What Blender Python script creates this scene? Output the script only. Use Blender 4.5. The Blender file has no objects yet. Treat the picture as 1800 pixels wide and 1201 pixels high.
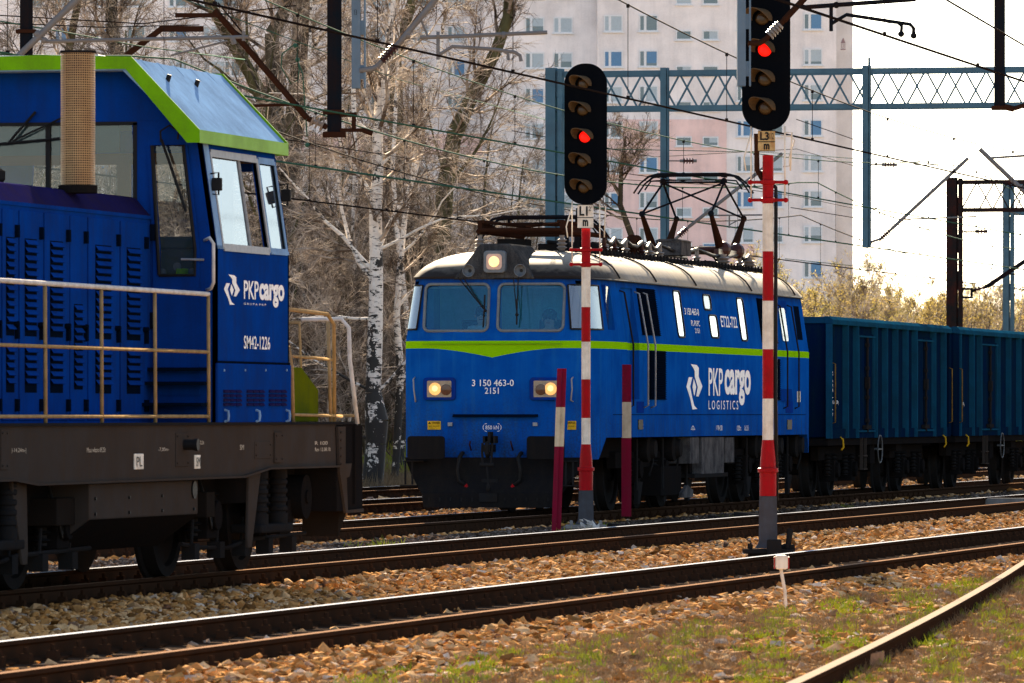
import bpy, bmesh, math, random
import numpy as np
from mathutils import Vector, Matrix, Quaternion

# ---------------------------------------------------------------- camera, sky, sun, exposure
SC = bpy.context.scene
COL = SC.collection
F_PX = 12200.0            # focal length in photo pixels (photo 1800 wide)
HOR = 729.0               # horizon row
ALPHA = math.radians(12.3)
CA, SA = math.cos(ALPHA), math.sin(ALPHA)
EYE = 1.4
cam_d = bpy.data.cameras.new('camera'); cam = bpy.data.objects.new('camera', cam_d); COL.objects.link(cam)
cam_d.sensor_width = 36.0; cam_d.lens = F_PX * 36.0 / 1800.0
cam_d.shift_y = (HOR - 600.5) / 1800.0
cam_d.clip_start = 1.0; cam_d.clip_end = 4000.0
cam.location = (0, 0, EYE)
cam.rotation_euler = (math.pi / 2, 0, ALPHA)       # world: X = across the tracks, Y = along the tracks
cam_d.dof.use_dof = True; cam_d.dof.focus_distance = 96.0; cam_d.dof.aperture_fstop = 16.0
SC.camera = cam

SUN_EL, SUN_AZ = math.radians(22.0), math.radians(-14.0)   # azimuth from +Y, positive towards +X
sun_dir = Vector((math.sin(SUN_AZ) * math.cos(SUN_EL), math.cos(SUN_AZ) * math.cos(SUN_EL), math.sin(SUN_EL)))
world = bpy.data.worlds.new('World'); SC.world = world; world.use_nodes = True
wn = world.node_tree.nodes; wl = world.node_tree.links; wn.clear()
sky = wn.new('ShaderNodeTexSky'); sky.sky_type = 'NISHITA'; sky.sun_disc = False
sky.sun_elevation = SUN_EL; sky.sun_rotation = SUN_AZ
sky.air_density = 1.0; sky.dust_density = 0.4; sky.ozone_density = 2.5
hs = wn.new('ShaderNodeHueSaturation'); hs.inputs['Saturation'].default_value = 0.72; wl.new(sky.outputs[0], hs.inputs['Color'])
bg = wn.new('ShaderNodeBackground'); bg.inputs[1].default_value = 0.05
wo = wn.new('ShaderNodeOutputWorld'); wl.new(hs.outputs[0], bg.inputs[0]); wl.new(bg.outputs[0], wo.inputs[0])
sun_d = bpy.data.lights.new('sun', 'SUN'); sun = bpy.data.objects.new('sun', sun_d); COL.objects.link(sun)
sun_d.energy = 5.0; sun_d.angle = math.radians(0.5); sun_d.color = (1.0, 0.80, 0.56)
sun.rotation_euler = (-sun_dir).to_track_quat('-Z', 'Y').to_euler()
sun.location = (0, 40, 60)
SC.view_settings.view_transform = 'Standard'; SC.view_settings.look = 'None'
SC.view_settings.exposure = 2.5; SC.view_settings.gamma = 1.0
SC.cycles.use_adaptive_sampling = True
SC.cycles.max_bounces = 6; SC.cycles.diffuse_bounces = 2; SC.cycles.glossy_bounces = 3
SC.cycles.transparent_max_bounces = 16; SC.cycles.transmission_bounces = 4
SC.cycles.use_denoising = True
SC.cycles.sample_clamp_indirect = 4.0

def proj(e, u, z):
    X = e * CA + u * SA; Y = -e * SA + u * CA
    return 900 + F_PX * X / Y, HOR - F_PX * (z - EYE) / Y
def at(px, py, Y):
    X = (px - 900) * Y / F_PX
    return Vector((X * CA - Y * SA, X * SA + Y * CA, EYE + (HOR - py) * Y / F_PX))
def u_on(e, px):
    k = (px - 900) / F_PX
    return e * (CA + k * SA) / (k * CA - SA)
def e_on(u, px):
    k = (px - 900) / F_PX
    return u * (k * CA - SA) / (CA + k * SA)
def z_on(e, u, py):
    return EYE + (HOR - py) * (-e * SA + u * CA) / F_PX

# ---------------------------------------------------------------- helpers
def tag(o, label=None, cat=None, group=None, kind=None):
    if label: o['label'] = label
    if cat: o['category'] = cat
    if group: o['group'] = group
    if kind: o['kind'] = kind
    return o
def thing(name, label, cat, loc=(0, 0, 0), rz=0.0, group=None):
    o = bpy.data.objects.new(name, None); COL.objects.link(o)
    o.location = loc; o.rotation_euler = (0, 0, rz); o.empty_display_size = 0.2
    return tag(o, label, cat, group)

class MB:
    def __init__(s): s.v = []; s.f = []; s.m = []; s.cm = 0
    def _add(s, vs, fs):
        b = len(s.v); s.v.extend([tuple(v) for v in vs])
        for f in fs: s.f.append([b + i for i in f]); s.m.append(s.cm)
        return s
    def mat(s, i): s.cm = i; return s
    def box(s, x0, x1, y0, y1, z0, z1, M=None):
        vs = [(x0,y0,z0),(x1,y0,z0),(x1,y1,z0),(x0,y1,z0),(x0,y0,z1),(x1,y0,z1),(x1,y1,z1),(x0,y1,z1)]
        if M is not None: vs = [tuple(M @ Vector(v)) for v in vs]
        return s._add(vs, [(0,3,2,1),(4,5,6,7),(0,1,5,4),(1,2,6,5),(2,3,7,6),(3,0,4,7)])
    def bar(s, p0, p1, w, h):
        p0 = Vector(p0); p1 = Vector(p1); d = p1 - p0; L = d.length
        q = d.to_track_quat('X', 'Z').to_matrix().to_4x4()
        return s.box(0, L, -w/2, w/2, -h/2, h/2, Matrix.Translation(p0) @ q)
    def prism(s, poly, axis, a0, a1):
        # poly: 2D points; axis 'x': (y,z), 'y': (x,z), 'z': (x,y)
        def P(p, a):
            return (a, p[0], p[1]) if axis == 'x' else ((p[0], a, p[1]) if axis == 'y' else (p[0], p[1], a))
        n = len(poly); vs = [P(p, a0) for p in poly] + [P(p, a1) for p in poly]
        return s._add(vs, [tuple(range(n))[::-1], tuple(range(n, 2*n))] + [(i, (i+1) % n, n+(i+1) % n, n+i) for i in range(n)])
    def cyl(s, p0, p1, r0, r1=None, n=10, caps=True):
        r1 = r0 if r1 is None else r1
        p0 = Vector(p0); p1 = Vector(p1); d = (p1 - p0)
        q = d.to_track_quat('Z', 'Y'); vs = []
        for p, r in ((p0, r0), (p1, r1)):
            for i in range(n):
                a = 2 * math.pi * i / n
                vs.append(p + q @ Vector((r * math.cos(a), r * math.sin(a), 0)))
        fs = [(i, (i+1) % n, n+(i+1) % n, n+i) for i in range(n)]
        if caps: fs += [tuple(range(n))[::-1], tuple(range(n, 2*n))]
        return s._add(vs, fs)
    def tube(s, pts, r, n=8):
        pts = [Vector(p) for p in pts]; rs = r if isinstance(r, (list, tuple)) else [r] * len(pts)
        vs = []; up = None
        for i, p in enumerate(pts):
            d = (pts[min(i+1, len(pts)-1)] - pts[max(i-1, 0)]).normalized()
            if up is None:
                up = Vector((0, 0, 1)) if abs(d.z) < 0.9 else Vector((1, 0, 0))
            a = d.cross(up).normalized(); b = a.cross(d).normalized(); up = b
            for k in range(n):
                t = 2 * math.pi * k / n
                vs.append(p + (a * math.cos(t) + b * math.sin(t)) * rs[i])
        fs = []
        for i in range(len(pts) - 1):
            for k in range(n):
                fs.append((i*n+k, i*n+(k+1) % n, (i+1)*n+(k+1) % n, (i+1)*n+k))
        fs += [tuple(range(n))[::-1], tuple(range((len(pts)-1)*n, len(pts)*n))]
        return s._add(vs, fs)
    def lathe(s, prof, c, axis='z', n=16):
        # prof: list of (r, h)
        vs = []; c = Vector(c)
        for r, h in prof:
            for i in range(n):
                a = 2*math.pi*i/n; x, y = r*math.cos(a), r*math.sin(a)
                vs.append(c + (Vector((x, y, h)) if axis == 'z' else (Vector((h, x, y)) if axis == 'x' else Vector((y, h, x)))))
        m = len(prof); fs = []
        for j in range(m-1):
            for i in range(n): fs.append((j*n+i, j*n+(i+1) % n, (j+1)*n+(i+1) % n, (j+1)*n+i))
        fs += [tuple(range(n))[::-1], tuple(range((m-1)*n, m*n))]
        return s._add(vs, fs)
    def sphere(s, c, r, sx=1, sy=1, sz=1, n=10, m=7):
        prof = [(r*math.sin(math.pi*j/m), -r*math.cos(math.pi*j/m)) for j in range(m+1)]
        prof[0] = (r*0.02, -r); prof[-1] = (r*0.02, r)
        b = len(s.v); s.lathe(prof, (0, 0, 0), 'z', n)
        for i in range(b, len(s.v)):
            x, y, z = s.v[i]; s.v[i] = (c[0]+x*sx, c[1]+y*sy, c[2]+z*sz)
        return s
    def wall(s, fn, us, vs_, holes, th):
        # panel with holes; fn(u, v, w) -> xyz ; us/vs_ (lo, hi); holes [(u0,u1,v0,v1)]
        U = sorted(set([us[0], us[1]] + [h[0] for h in holes] + [h[1] for h in holes]))
        V = sorted(set([vs_[0], vs_[1]] + [h[2] for h in holes] + [h[3] for h in holes]))
        def solid(i, j):
            if i < 0 or j < 0 or i >= len(U)-1 or j >= len(V)-1: return False
            cu, cv = (U[i]+U[i+1])/2, (V[j]+V[j+1])/2
            return not any(h[0] < cu < h[1] and h[2] < cv < h[3] for h in holes)
        for i in range(len(U)-1):
            for j in range(len(V)-1):
                if not solid(i, j): continue
                a, b, c, d = U[i], U[i+1], V[j], V[j+1]
                s._add([fn(a,c,0), fn(b,c,0), fn(b,d,0), fn(a,d,0)], [(0,1,2,3)])
                s._add([fn(a,c,th), fn(b,c,th), fn(b,d,th), fn(a,d,th)], [(0,1,2,3)])
                if not solid(i-1, j): s._add([fn(a,c,0), fn(a,d,0), fn(a,d,th), fn(a,c,th)], [(0,1,2,3)])
                if not solid(i+1, j): s._add([fn(b,c,0), fn(b,d,0), fn(b,d,th), fn(b,c,th)], [(0,1,2,3)])
                if not solid(i, j-1): s._add([fn(a,c,0), fn(b,c,0), fn(b,c,th), fn(a,c,th)], [(0,1,2,3)])
                if not solid(i, j+1): s._add([fn(a,d,0), fn(b,d,0), fn(b,d,th), fn(a,d,th)], [(0,1,2,3)])
        return s
    def mesh(s, name, mats, smooth=False, weld=True):
        me = bpy.data.meshes.new(name); me.from_pydata([tuple(v) for v in s.v], [], s.f)
        for m in (mats if isinstance(mats, (list, tuple)) else [mats]): me.materials.append(m)
        if max(s.m or [0]) > 0: me.polygons.foreach_set('material_index', s.m)
        bm = bmesh.new(); bm.from_mesh(me)
        if weld: bmesh.ops.remove_doubles(bm, verts=bm.verts, dist=0.0002)
        bmesh.ops.recalc_face_normals(bm, faces=bm.faces)
        bm.to_mesh(me); bm.free()
        if smooth: me.shade_smooth()
        return me
    def build(s, name, mats, parent=None, smooth=False, bevel=0.0, loc=None, auto=None, weld=True):
        me = s.mesh(name, mats, smooth or auto is not None, weld)
        o = bpy.data.objects.new(name, me); COL.objects.link(o)
        if parent: o.parent = parent
        if loc: o.location = loc
        if auto is not None: me.set_sharp_from_angle(angle=math.radians(auto))
        if bevel:
            b = o.modifiers.new('bevel', 'BEVEL'); b.width = bevel; b.segments = 2; b.limit_method = 'ANGLE'
            b.angle_limit = math.radians(40); b.harden_normals = False
        return o

def copy_tree(o, parent=None):
    c = o.copy(); COL.objects.link(c); c.parent = parent
    for ch in [x for x in o.children]: copy_tree(ch, c)
    return c

def rrect(x0, x1, y0, y1, r, n=4):
    pts = []
    for cx, cy, a0 in ((x1-r, y1-r, 0), (x0+r, y1-r, 90), (x0+r, y0+r, 180), (x1-r, y0+r, 270)):
        for i in range(n+1):
            a = math.radians(a0 + 90*i/n); pts.append((cx + r*math.cos(a), cy + r*math.sin(a)))
    return pts

def text_obj(name, s, mat, parent, c, right, up, w, h, bold=0.0, label=None, depth=0.004):
    cu = bpy.data.curves.new(name, 'FONT'); cu.body = s; cu.size = 1.0; cu.offset = bold; cu.extrude = 0.0
    cu.align_x = 'CENTER'; cu.resolution_u = 3
    t = bpy.data.objects.new(name + '_c', cu); COL.objects.link(t)
    dg = bpy.context.evaluated_depsgraph_get()
    me = bpy.data.meshes.new_from_object(t.evaluated_get(dg))
    bpy.data.objects.remove(t); bpy.data.curves.remove(cu)
    n = len(me.vertices); co = np.empty(n*3); me.vertices.foreach_get('co', co); co = co.reshape(-1, 3)
    lo, hi = co.min(0), co.max(0); sz = np.maximum(hi - lo, 1e-6); mid = (lo + hi)/2
    R = np.array(Vector(right).normalized()); U = np.array(Vector(up).normalized()); N = np.cross(R, U)
    a = (co[:, 0]-mid[0])*(w/sz[0]); b = (co[:, 1]-mid[1])*(h/sz[1])
    P = a[:, None]*R + b[:, None]*U + N*depth
    me.vertices.foreach_set('co', P.ravel()); me.update()
    me.materials.clear(); me.materials.append(mat); me.name = name
    o = bpy.data.objects.new(name, me); COL.objects.link(o); o.parent = parent; o.location = c
    if label: o['label'] = label
    return o

# ---------------------------------------------------------------- materials
def nt(name):
    m = bpy.data.materials.new(name); m.use_nodes = True
    t = m.node_tree; return m, t, t.nodes, t.links, t.nodes['Principled BSDF']
def mixc(N, L, fac, a, b, mode='MIX'):
    n = N.new('ShaderNodeMix'); n.data_type = 'RGBA'; n.blend_type = mode
    for i, v in ((0, fac), (6, a), (7, b)):
        if isinstance(v, (int, float)): n.inputs[i].default_value = v
        elif isinstance(v, tuple): n.inputs[i].default_value = (*v, 1) if len(v) == 3 else v
        else: L.new(v, n.inputs[i])
    return n.outputs[2]
def mth(N, L, op, a, b=None, c=None):
    n = N.new('ShaderNodeMath'); n.operation = op
    for i, v in enumerate((a, b, c)):
        if v is None: continue
        if isinstance(v, (int, float)): n.inputs[i].default_value = v
        else: L.new(v, n.inputs[i])
    return n.outputs[0]
def noise(N, L, scale, stretch=(1, 1, 1), detail=4, rough=0.6, coord='Object'):
    tc = N.new('ShaderNodeTexCoord'); mp = N.new('ShaderNodeMapping'); mp.inputs[3].default_value = stretch
    L.new(tc.outputs[coord], mp.inputs[0]); n = N.new('ShaderNodeTexNoise')
    n.inputs['Scale'].default_value = scale; n.inputs['Detail'].default_value = detail; n.inputs['Roughness'].default_value = rough
    L.new(mp.outputs[0], n.inputs[0]); return n.outputs[0]
def ramp(N, L, src, stops):
    r = N.new('ShaderNodeValToRGB'); e = r.color_ramp.elements
    while len(e) < len(stops): e.new(0.5)
    for i, (p, c) in enumerate(stops):
        e[i].position = p; e[i].color = (*c, 1) if len(c) == 3 else c
    L.new(src, r.inputs[0]); return r.outputs[0]
def rng01(N, L, src, lo, hi):
    n = N.new('ShaderNodeMapRange'); n.inputs[1].default_value = lo; n.inputs[2].default_value = hi
    L.new(src, n.inputs[0]); return n.outputs[0]
def setbump(N, L, b, src, dist=0.01, st=0.5):
    n = N.new('ShaderNodeBump'); n.inputs['Strength'].default_value = st; n.inputs['Distance'].default_value = dist
    L.new(src, n.inputs['Height']); L.new(n.outputs[0], b.inputs['Normal'])

def paint(name, col, rough=0.45, metal=0.0, dirt=(0.06, 0.045, 0.035), damt=0.35, streak=0.4, coat=0.0, scale=1.0, bump=0.0, spec=0.12):
    """paint with blotches, vertical streaks and grime"""
    m, t, N, L, b = nt(name)
    n1 = noise(N, L, 2.2*scale, (1, 1, 1), 5); n2 = noise(N, L, 9*scale, (1.3, 1.3, 0.08), 4); n3 = noise(N, L, 60*scale, (1, 1, 1), 3)
    c = mixc(N, L, rng01(N, L, n1, 0.35, 0.7), col, tuple(x*0.78 for x in col))
    f = mth(N, L, 'MULTIPLY', rng01(N, L, n2, 0.45, 0.75), streak)
    c = mixc(N, L, f, c, dirt)
    f2 = mth(N, L, 'MULTIPLY', rng01(N, L, mth(N, L, 'MULTIPLY', n1, n3), 0.2, 0.42), damt)
    c = mixc(N, L, f2, c, dirt)
    L.new(c, b.inputs['Base Color'])
    r = N.new('ShaderNodeMapRange'); r.inputs[3].default_value = rough*0.8; r.inputs[4].default_value = min(1, rough*1.3)
    L.new(n1, r.inputs[0]); L.new(r.outputs[0], b.inputs['Roughness'])
    b.inputs['Metallic'].default_value = metal; b.inputs['Coat Weight'].default_value = coat; b.inputs['Coat Roughness'].default_value = 0.15
    b.inputs['Specular IOR Level'].default_value = (spec*.5 if spec < .02 else (0.0 if spec < .3 else 0.1)); b.inputs['Specular Tint'].default_value = (*[min(1, .35+x) for x in col], 1)
    if bump: setbump(N, L, b, n1, 0.02, bump)
    return m
def plain(name, col, rough=0.6, metal=0.0, emit=None, es=0.0, coat=0.0):
    m, t, N, L, b = nt(name)
    n1 = noise(N, L, 14, (1, 1, 1), 3)
    L.new(mixc(N, L, rng01(N, L, n1, 0.3, 0.7), tuple(x*0.85 for x in col), tuple(min(1, x*1.12) for x in col)), b.inputs['Base Color'])
    b.inputs['Roughness'].default_value = rough; b.inputs['Metallic'].default_value = metal; b.inputs['Coat Weight'].default_value = coat
    b.inputs['Specular IOR Level'].default_value = 0.12
    if emit: b.inputs['Emission Color'].default_value = (*emit, 1); b.inputs['Emission Strength'].default_value = es
    return m
def glassy(name, tint=(0.7, 0.8, 0.8), refl=0.12, grough=0.03, grazing=1.0, dust=(0.3, 0.33, 0.33), dustamt=0.1, gcol=(0.9, 0.95, 1)):
    m = bpy.data.materials.new(name); m.use_nodes = True; t = m.node_tree; N = t.nodes; L = t.links; N.clear()
    o = N.new('ShaderNodeOutputMaterial'); tr = N.new('ShaderNodeBsdfTransparent'); tr.inputs[0].default_value = (*tint, 1)
    gl = N.new('ShaderNodeBsdfGlossy'); gl.inputs['Roughness'].default_value = grough; gl.inputs[0].default_value = (*gcol, 1)
    fr = N.new('ShaderNodeFresnel'); fr.inputs[0].default_value = 1.5
    f = mth(N, L, 'ADD', mth(N, L, 'MULTIPLY', fr.outputs[0], grazing), refl)
    mx = N.new('ShaderNodeMixShader'); L.new(f, mx.inputs[0]); L.new(tr.outputs[0], mx.inputs[1]); L.new(gl.outputs[0], mx.inputs[2])
    df = N.new('ShaderNodeBsdfDiffuse'); df.inputs[0].default_value = (*dust, 1)
    n = noise(N, L, 3, (1, 1, 1), 3)
    m2 = N.new('ShaderNodeMixShader'); L.new(mth(N, L, 'MULTIPLY', n, dustamt), m2.inputs[0]); L.new(mx.outputs[0], m2.inputs[1]); L.new(df.outputs[0], m2.inputs[2])
    L.new(m2.outputs[0], o.inputs[0]); return m

M = {}
M['loco_blue'] = paint('loco_blue', (0.002, 0.030, 0.24), 0.45, spec=.03, dirt=(0.02, 0.03, 0.08), damt=0.35, streak=0.45, coat=0.0)
M['cab_blue'] = paint('cab_blue', (0.0025, 0.040, 0.24), 0.5, spec=0, dirt=(0.012, 0.02, 0.08), damt=0.35, streak=0.35, coat=0.0)
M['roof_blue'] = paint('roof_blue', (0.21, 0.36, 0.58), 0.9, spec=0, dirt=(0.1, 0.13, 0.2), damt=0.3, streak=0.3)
M['hood_top'] = paint('hood_top', (0.012, 0.011, 0.065), 0.7, spec=0, dirt=(0.03, 0.02, 0.03), damt=0.4, streak=0.3)
M['green'] = paint('green_trim', (0.15, 0.38, 0.004), 0.5, spec=.3, dirt=(0.08, 0.12, 0.02), damt=0.3, streak=0.15)
M['white'] = plain('white_lettering', (0.75, 0.76, 0.78), 0.55)
M['pale_letter'] = plain('worn_lettering', (0.42, 0.36, 0.28), 0.6)
M['frame_grey'] = paint('frame_grey', (0.045, 0.039, 0.036), 0.7, spec=.08, dirt=(0.05, 0.034, 0.024), damt=0.6, streak=0.6)
M['bogie_grey'] = paint('bogie_grey', (0.017, 0.015, 0.014), 0.8, spec=.02, dirt=(0.016, 0.011, 0.008), damt=0.6, streak=0.3)
M['black'] = paint('under_black', (0.009, 0.009, 0.010), 0.6, spec=.2, dirt=(0.02, 0.014, 0.01), damt=0.4, streak=0.2)
M['plough'] = paint('plough_black', (0.010, 0.010, 0.0115), 0.65, spec=.25, dirt=(0.02, 0.017, 0.014), damt=0.5, streak=0.4)
M['dark_metal'] = paint('dark_metal', (0.016, 0.017, 0.019), 0.5, 0.0, spec=.15, dirt=(0.025, 0.017, 0.012), damt=0.5, streak=0.2)
M['steel'] = plain('worn_steel', (0.25, 0.24, 0.23), 0.4, 0.8)
M['rail_yellow'] = paint('railing_paint', (0.36, 0.245, 0.12), 0.45, dirt=(0.1, 0.06, 0.03), damt=0.4, streak=0.2, scale=4)
M['rail_white'] = paint('railing_white', (0.62, 0.59, 0.56), 0.4, dirt=(0.2, 0.15, 0.1), damt=0.3, streak=0.1, scale=4)
M['rubber'] = plain('rubber', (0.01, 0.01, 0.011), 0.6)
M['red'] = paint('signal_red', (0.34, 0.005, 0.010), 0.5, spec=.3, dirt=(0.15, 0.03, 0.02), damt=0.3, streak=0.25, scale=3)
M['cream'] = paint('signal_white', (0.72, 0.67, 0.58), 0.55, spec=.3, dirt=(0.35, 0.2, 0.1), damt=0.3, streak=0.25, scale=3)
M['dull_red'] = paint('dull_red', (0.19, 0.007, 0.027), 0.75, spec=.2, dirt=(0.12, 0.03, 0.04), damt=0.3, streak=0.25, scale=3)
M['dull_cream'] = paint('dull_cream', (0.58, 0.48, 0.34), 0.75, spec=.2, dirt=(0.3, 0.2, 0.1), damt=0.3, streak=0.25, scale=3)
M['plate_old'] = paint('plate_yellowed', (0.52, 0.38, 0.18), 0.6, dirt=(0.3, 0.12, 0.03), damt=0.7, streak=0.5, scale=8)
M['sig_black'] = paint('signal_black', (0.003, 0.004, 0.006), 0.55, spec=.15, dirt=(0.008, 0.008, 0.009), damt=0.3, streak=0.2)
M['concrete'] = paint('concrete', (0.22, 0.21, 0.2), 0.9, dirt=(0.1, 0.09, 0.08), damt=0.5, streak=0.2, scale=3, bump=0.4)
M['base_grey'] = paint('base_grey', (0.06, 0.063, 0.075), 0.65, spec=.2, dirt=(0.05, 0.04, 0.035), damt=0.5, streak=0.3, scale=3)
M['gantry_blue'] = paint('gantry_blue', (0.075, 0.15, 0.205), 0.55, spec=.05, dirt=(0.06, 0.08, 0.1), damt=0.3, streak=0.2)
M['gantry_grey'] = paint('gantry_greyblue', (0.11, 0.17, 0.24), 0.55, spec=.3, dirt=(0.12, 0.15, 0.17), damt=0.3, streak=0.2)
M['gantry_dark'] = paint('gantry_dark', (0.006, 0.010, 0.015), 0.6, spec=.2, dirt=(0.03, 0.012, 0.006), damt=0.5, streak=0.3)
M['rust'] = paint('rust', (0.030, 0.014, 0.009), 0.85, spec=0.02, dirt=(0.045, 0.014, 0.007), damt=0.5, streak=0.2, scale=2)
M['galv'] = paint('galvanised_tube', (0.15, 0.155, 0.165), 0.55, 0.1, dirt=(0.2, 0.16, 0.13), damt=0.4, streak=0.1, scale=2)
M['insul'] = plain('insulator_brown', (0.05, 0.02, 0.018), 0.25)
M['insul_w'] = plain('insulator_pale', (0.22, 0.19, 0.17), 0.4)
M['wire'] = plain('wire', (0.012, 0.009, 0.009), 0.9, 0.0)
M['wire_green'] = plain('wire_patina', (0.03, 0.09, 0.065), 0.9, 0.0)
for _k in ('wire', 'wire_green'): M[_k].node_tree.nodes['Principled BSDF'].inputs['Specular IOR Level'].default_value = 0.02
M['wagon'] = paint('wagon_blue', (0.001, 0.009, 0.036), 0.5, spec=.03, dirt=(0.006, 0.02, 0.03), damt=0.6, streak=0.6)
M['wagon_edge'] = paint('wagon_blue_lit', (0.006, 0.055, 0.11), 0.55, spec=.1, dirt=(0.01, 0.025, 0.035), damt=0.5, streak=0.3)  # brighter copy of the wagon blue, light on ribs and rim painted in
M['glass'] = glassy('window_glass', (0.80, 0.86, 0.84), 0.01, 0.02, 1.0)
M['glass_blue'] = glassy('windscreen_glass', (0.55, 0.85, 0.95), 0.05, 0.03, .8, (0.01, 0.16, 0.30), 0.28, (.25, .6, 1))
M['glass_side'] = glassy('side_glass', (0.35, 0.4, 0.4), 0.2, 0.05, 0.5)
M['interior'] = paint('cab_interior', (0.16, 0.36, 0.42), 0.7, damt=0.2, streak=0.1)
M['panelgrey'] = paint('desk_grey', (0.05, 0.08, 0.085), 0.6, damt=0.2, streak=0.1)
M['frame_alu'] = plain('window_rubber_frame', (0.13, 0.155, 0.18), 0.5)
M['alu'] = plain('aluminium', (0.24, 0.25, 0.27), 0.55, 0.2)
M['vent'] = paint('vent_dark', (0.002, 0.006, 0.018), 0.6, spec=.1, dirt=(0.006, 0.01, 0.012), damt=0.3, streak=0.3)
M['yellow'] = paint('warning_yellow', (0.6, 0.36, 0.02), 0.5, damt=0.2, streak=0.1, scale=5)
M['box_green'] = paint('box_olive', (0.09, 0.11, 0.004), 0.6, spec=.2, dirt=(0.05, 0.06, 0.02), damt=0.5, streak=0.2)
M['lamp_on'] = plain('lamp_lit', (1, 0.7, 0.3), 0.3, emit=(1.0, 0.30, 0.025), es=.13)
M['lamp_core'] = plain('lamp_core', (1, 0.9, 0.6), 0.3, emit=(1.0, 0.50, 0.12), es=.2)
M['lamp_dim'] = plain('lamp_pale', (.35, 0.26, 0.22), 0.3, emit=(1.0, 0.62, 0.50), es=.035)
M['lamp_off'] = plain('lamp_dark_red', (0.06, 0.015, 0.012), 0.15, coat=0.5)
M['red_on'] = plain('red_lamp_lit', (0.8, 0.02, 0.01), 0.3, emit=(1.0, 0.006, 0.003), es=.2)
M['lens'] = plain('lens_amber', (0.05, 0.028, 0.010), 0.3, coat=0.2)
M['skin'] = plain('skin', (0.55, 0.33, 0.25), 0.6)
M['shirt'] = plain('shirt', (0.45, 0.46, 0.48), 0.8)
M['dark_shirt'] = plain('dark_shirt', (0.05, 0.06, 0.08), 0.8)
M['hair'] = plain('hair', (0.03, 0.02, 0.015), 0.8)

# ---------------------------------------------------------------- rail lines
M['rail_side'] = paint('rail_rust', (0.030, 0.018, 0.012), 0.8, spec=.1, dirt=(0.05, 0.024, 0.013), damt=0.6, streak=0.2, scale=3)
M['rail_top'] = plain('rail_sky_sheen', (0.46, 0.48, 0.52), 1.0, 0.0)  # sky reflection on the rail head painted as a pale matte colour
M['rail_top'].node_tree.nodes['Principled BSDF'].inputs['Specular IOR Level'].default_value = 0
M['rail_top_rusty'] = plain('rail_dull', (0.25, 0.155, 0.10), 1.0, 0.0)
M['rail_worn'] = plain('rail_worn', (0.34, 0.27, 0.21), 1.0, 0.0)
M['sleeper'] = paint('sleeper', (0.05, 0.038, 0.03), 0.9, spec=.1, dirt=(0.02, 0.015, 0.012), damt=0.6, streak=0.3, scale=3, bump=0.5)
def rail_profile():
    h = [(-.036, -.004), (-.036, -.03), (-.012, -.045), (-.009, -.12), (-.07, -.138), (-.07, -.15)]
    return [(x, z) for x, z in h] + [(-x, z) for x, z in h[::-1]]
def sweep_rail(mb, path):
    pr = rail_profile(); n = len(pr); vs = []
    for i, p in enumerate(path):
        a = Vector(path[max(i-1, 0)]); b = Vector(path[min(i+1, len(path)-1)]); d = (b - a).normalized()
        r = Vector((d.y, -d.x, 0))
        for x, z in pr: vs.append(Vector(p) + r*x + Vector((0, 0, z)))
    fs = [tuple(range(n)), tuple(range((len(path)-1)*n, len(path)*n))]
    mb.mat(0)._add(vs, fs)
    b0 = len(mb.v) - len(vs)
    for i in range(len(path)-1):
        for k in range(n):
            f = [b0+i*n+k, b0+i*n+(k+1) % n, b0+(i+1)*n+(k+1) % n, b0+(i+1)*n+k]
            mb.f.append(f); mb.m.append(1 if k == n-1 else 0)
def sleeper_mesh(extra=0.0, clip=True):
    mb = MB(); mb.mat(0).prism([(-.12, -.34), (.12, -.34), (.12, -.175), (.10, -.15), (-.10, -.15), (-.12, -.175)], 'x', -1.27, 1.27)
    mb.mat(1)
    for s in (-1, 1):
        x = s*.7525
        mb.box(x-.16, x+.16, -.09, .09, -.149, -.141)
        for t in (-1, 1):
            cx = x + t*.115
            mb.prism([(-.045, -.141), (.045, -.141), (.03, -.085), (-.03, -.085)], 'x', cx-.035, cx+.035)
            mb.cyl((cx, 0, -.085), (cx, 0, -.045), .018, n=6)
    return mb.mesh('sleeper', [M['sleeper'], M['rail_side']])
for _k in ('rail_top_rusty', 'rail_worn'): M[_k].node_tree.nodes['Principled BSDF'].inputs['Specular IOR Level'].default_value = 0.0
SLEEPER = sleeper_mesh()
def straight_track(label, e, u0, u1, shiny=True, group='parallel railway tracks', individual=True, gauge=1.505):
    t = thing('railway_track', label, 'railway track', (e, u0, 0), 0, group)
    for s in (-1, 1):
        mb = MB(); sweep_rail(mb, [(s*gauge/2, 0, 0), (s*gauge/2, (u1-u0)*.5, 0), (s*gauge/2, u1-u0, 0)])
        mb.build('rail', [M['rail_side'], M['rail_top'] if shiny and s < 0 else M['rail_top_rusty']], t)
    n = int((u1-u0)/0.6)
    for i in range(min(n, 98)):
        o = bpy.data.objects.new('sleeper', SLEEPER); COL.objects.link(o); o.parent = t; o.location = (0, 0.3 + i*0.6, 0)
    if n > 98:
        mb = MB()
        for i in range(98, n): mb.box(-1.27, 1.27, .3+i*.6-.12, .3+i*.6+.12, -.34, -.15)
        mb.build('sleepers_beyond', M['sleeper'], t)['kind'] = 'stuff'
    return t
E_FG, E_SM, E_ET, E_4, E_5 = -11.5, -16.5, -21.0, -26.0, -30.6
straight_track('foreground straight track with shiny rail tops, nearest of the parallel tracks', E_FG, 34, 170)
straight_track('track under the cab and louvred hood of the nearest blue locomotive', E_SM, 44, 190)
straight_track('track carrying the blue electric locomotive and its wagons', E_ET, 70, 240)
straight_track('empty track just behind the electric locomotive', E_4, 90, 260)
straight_track('farthest track by the dry grass at the foot of the birches', E_5, 105, 270)
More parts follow.
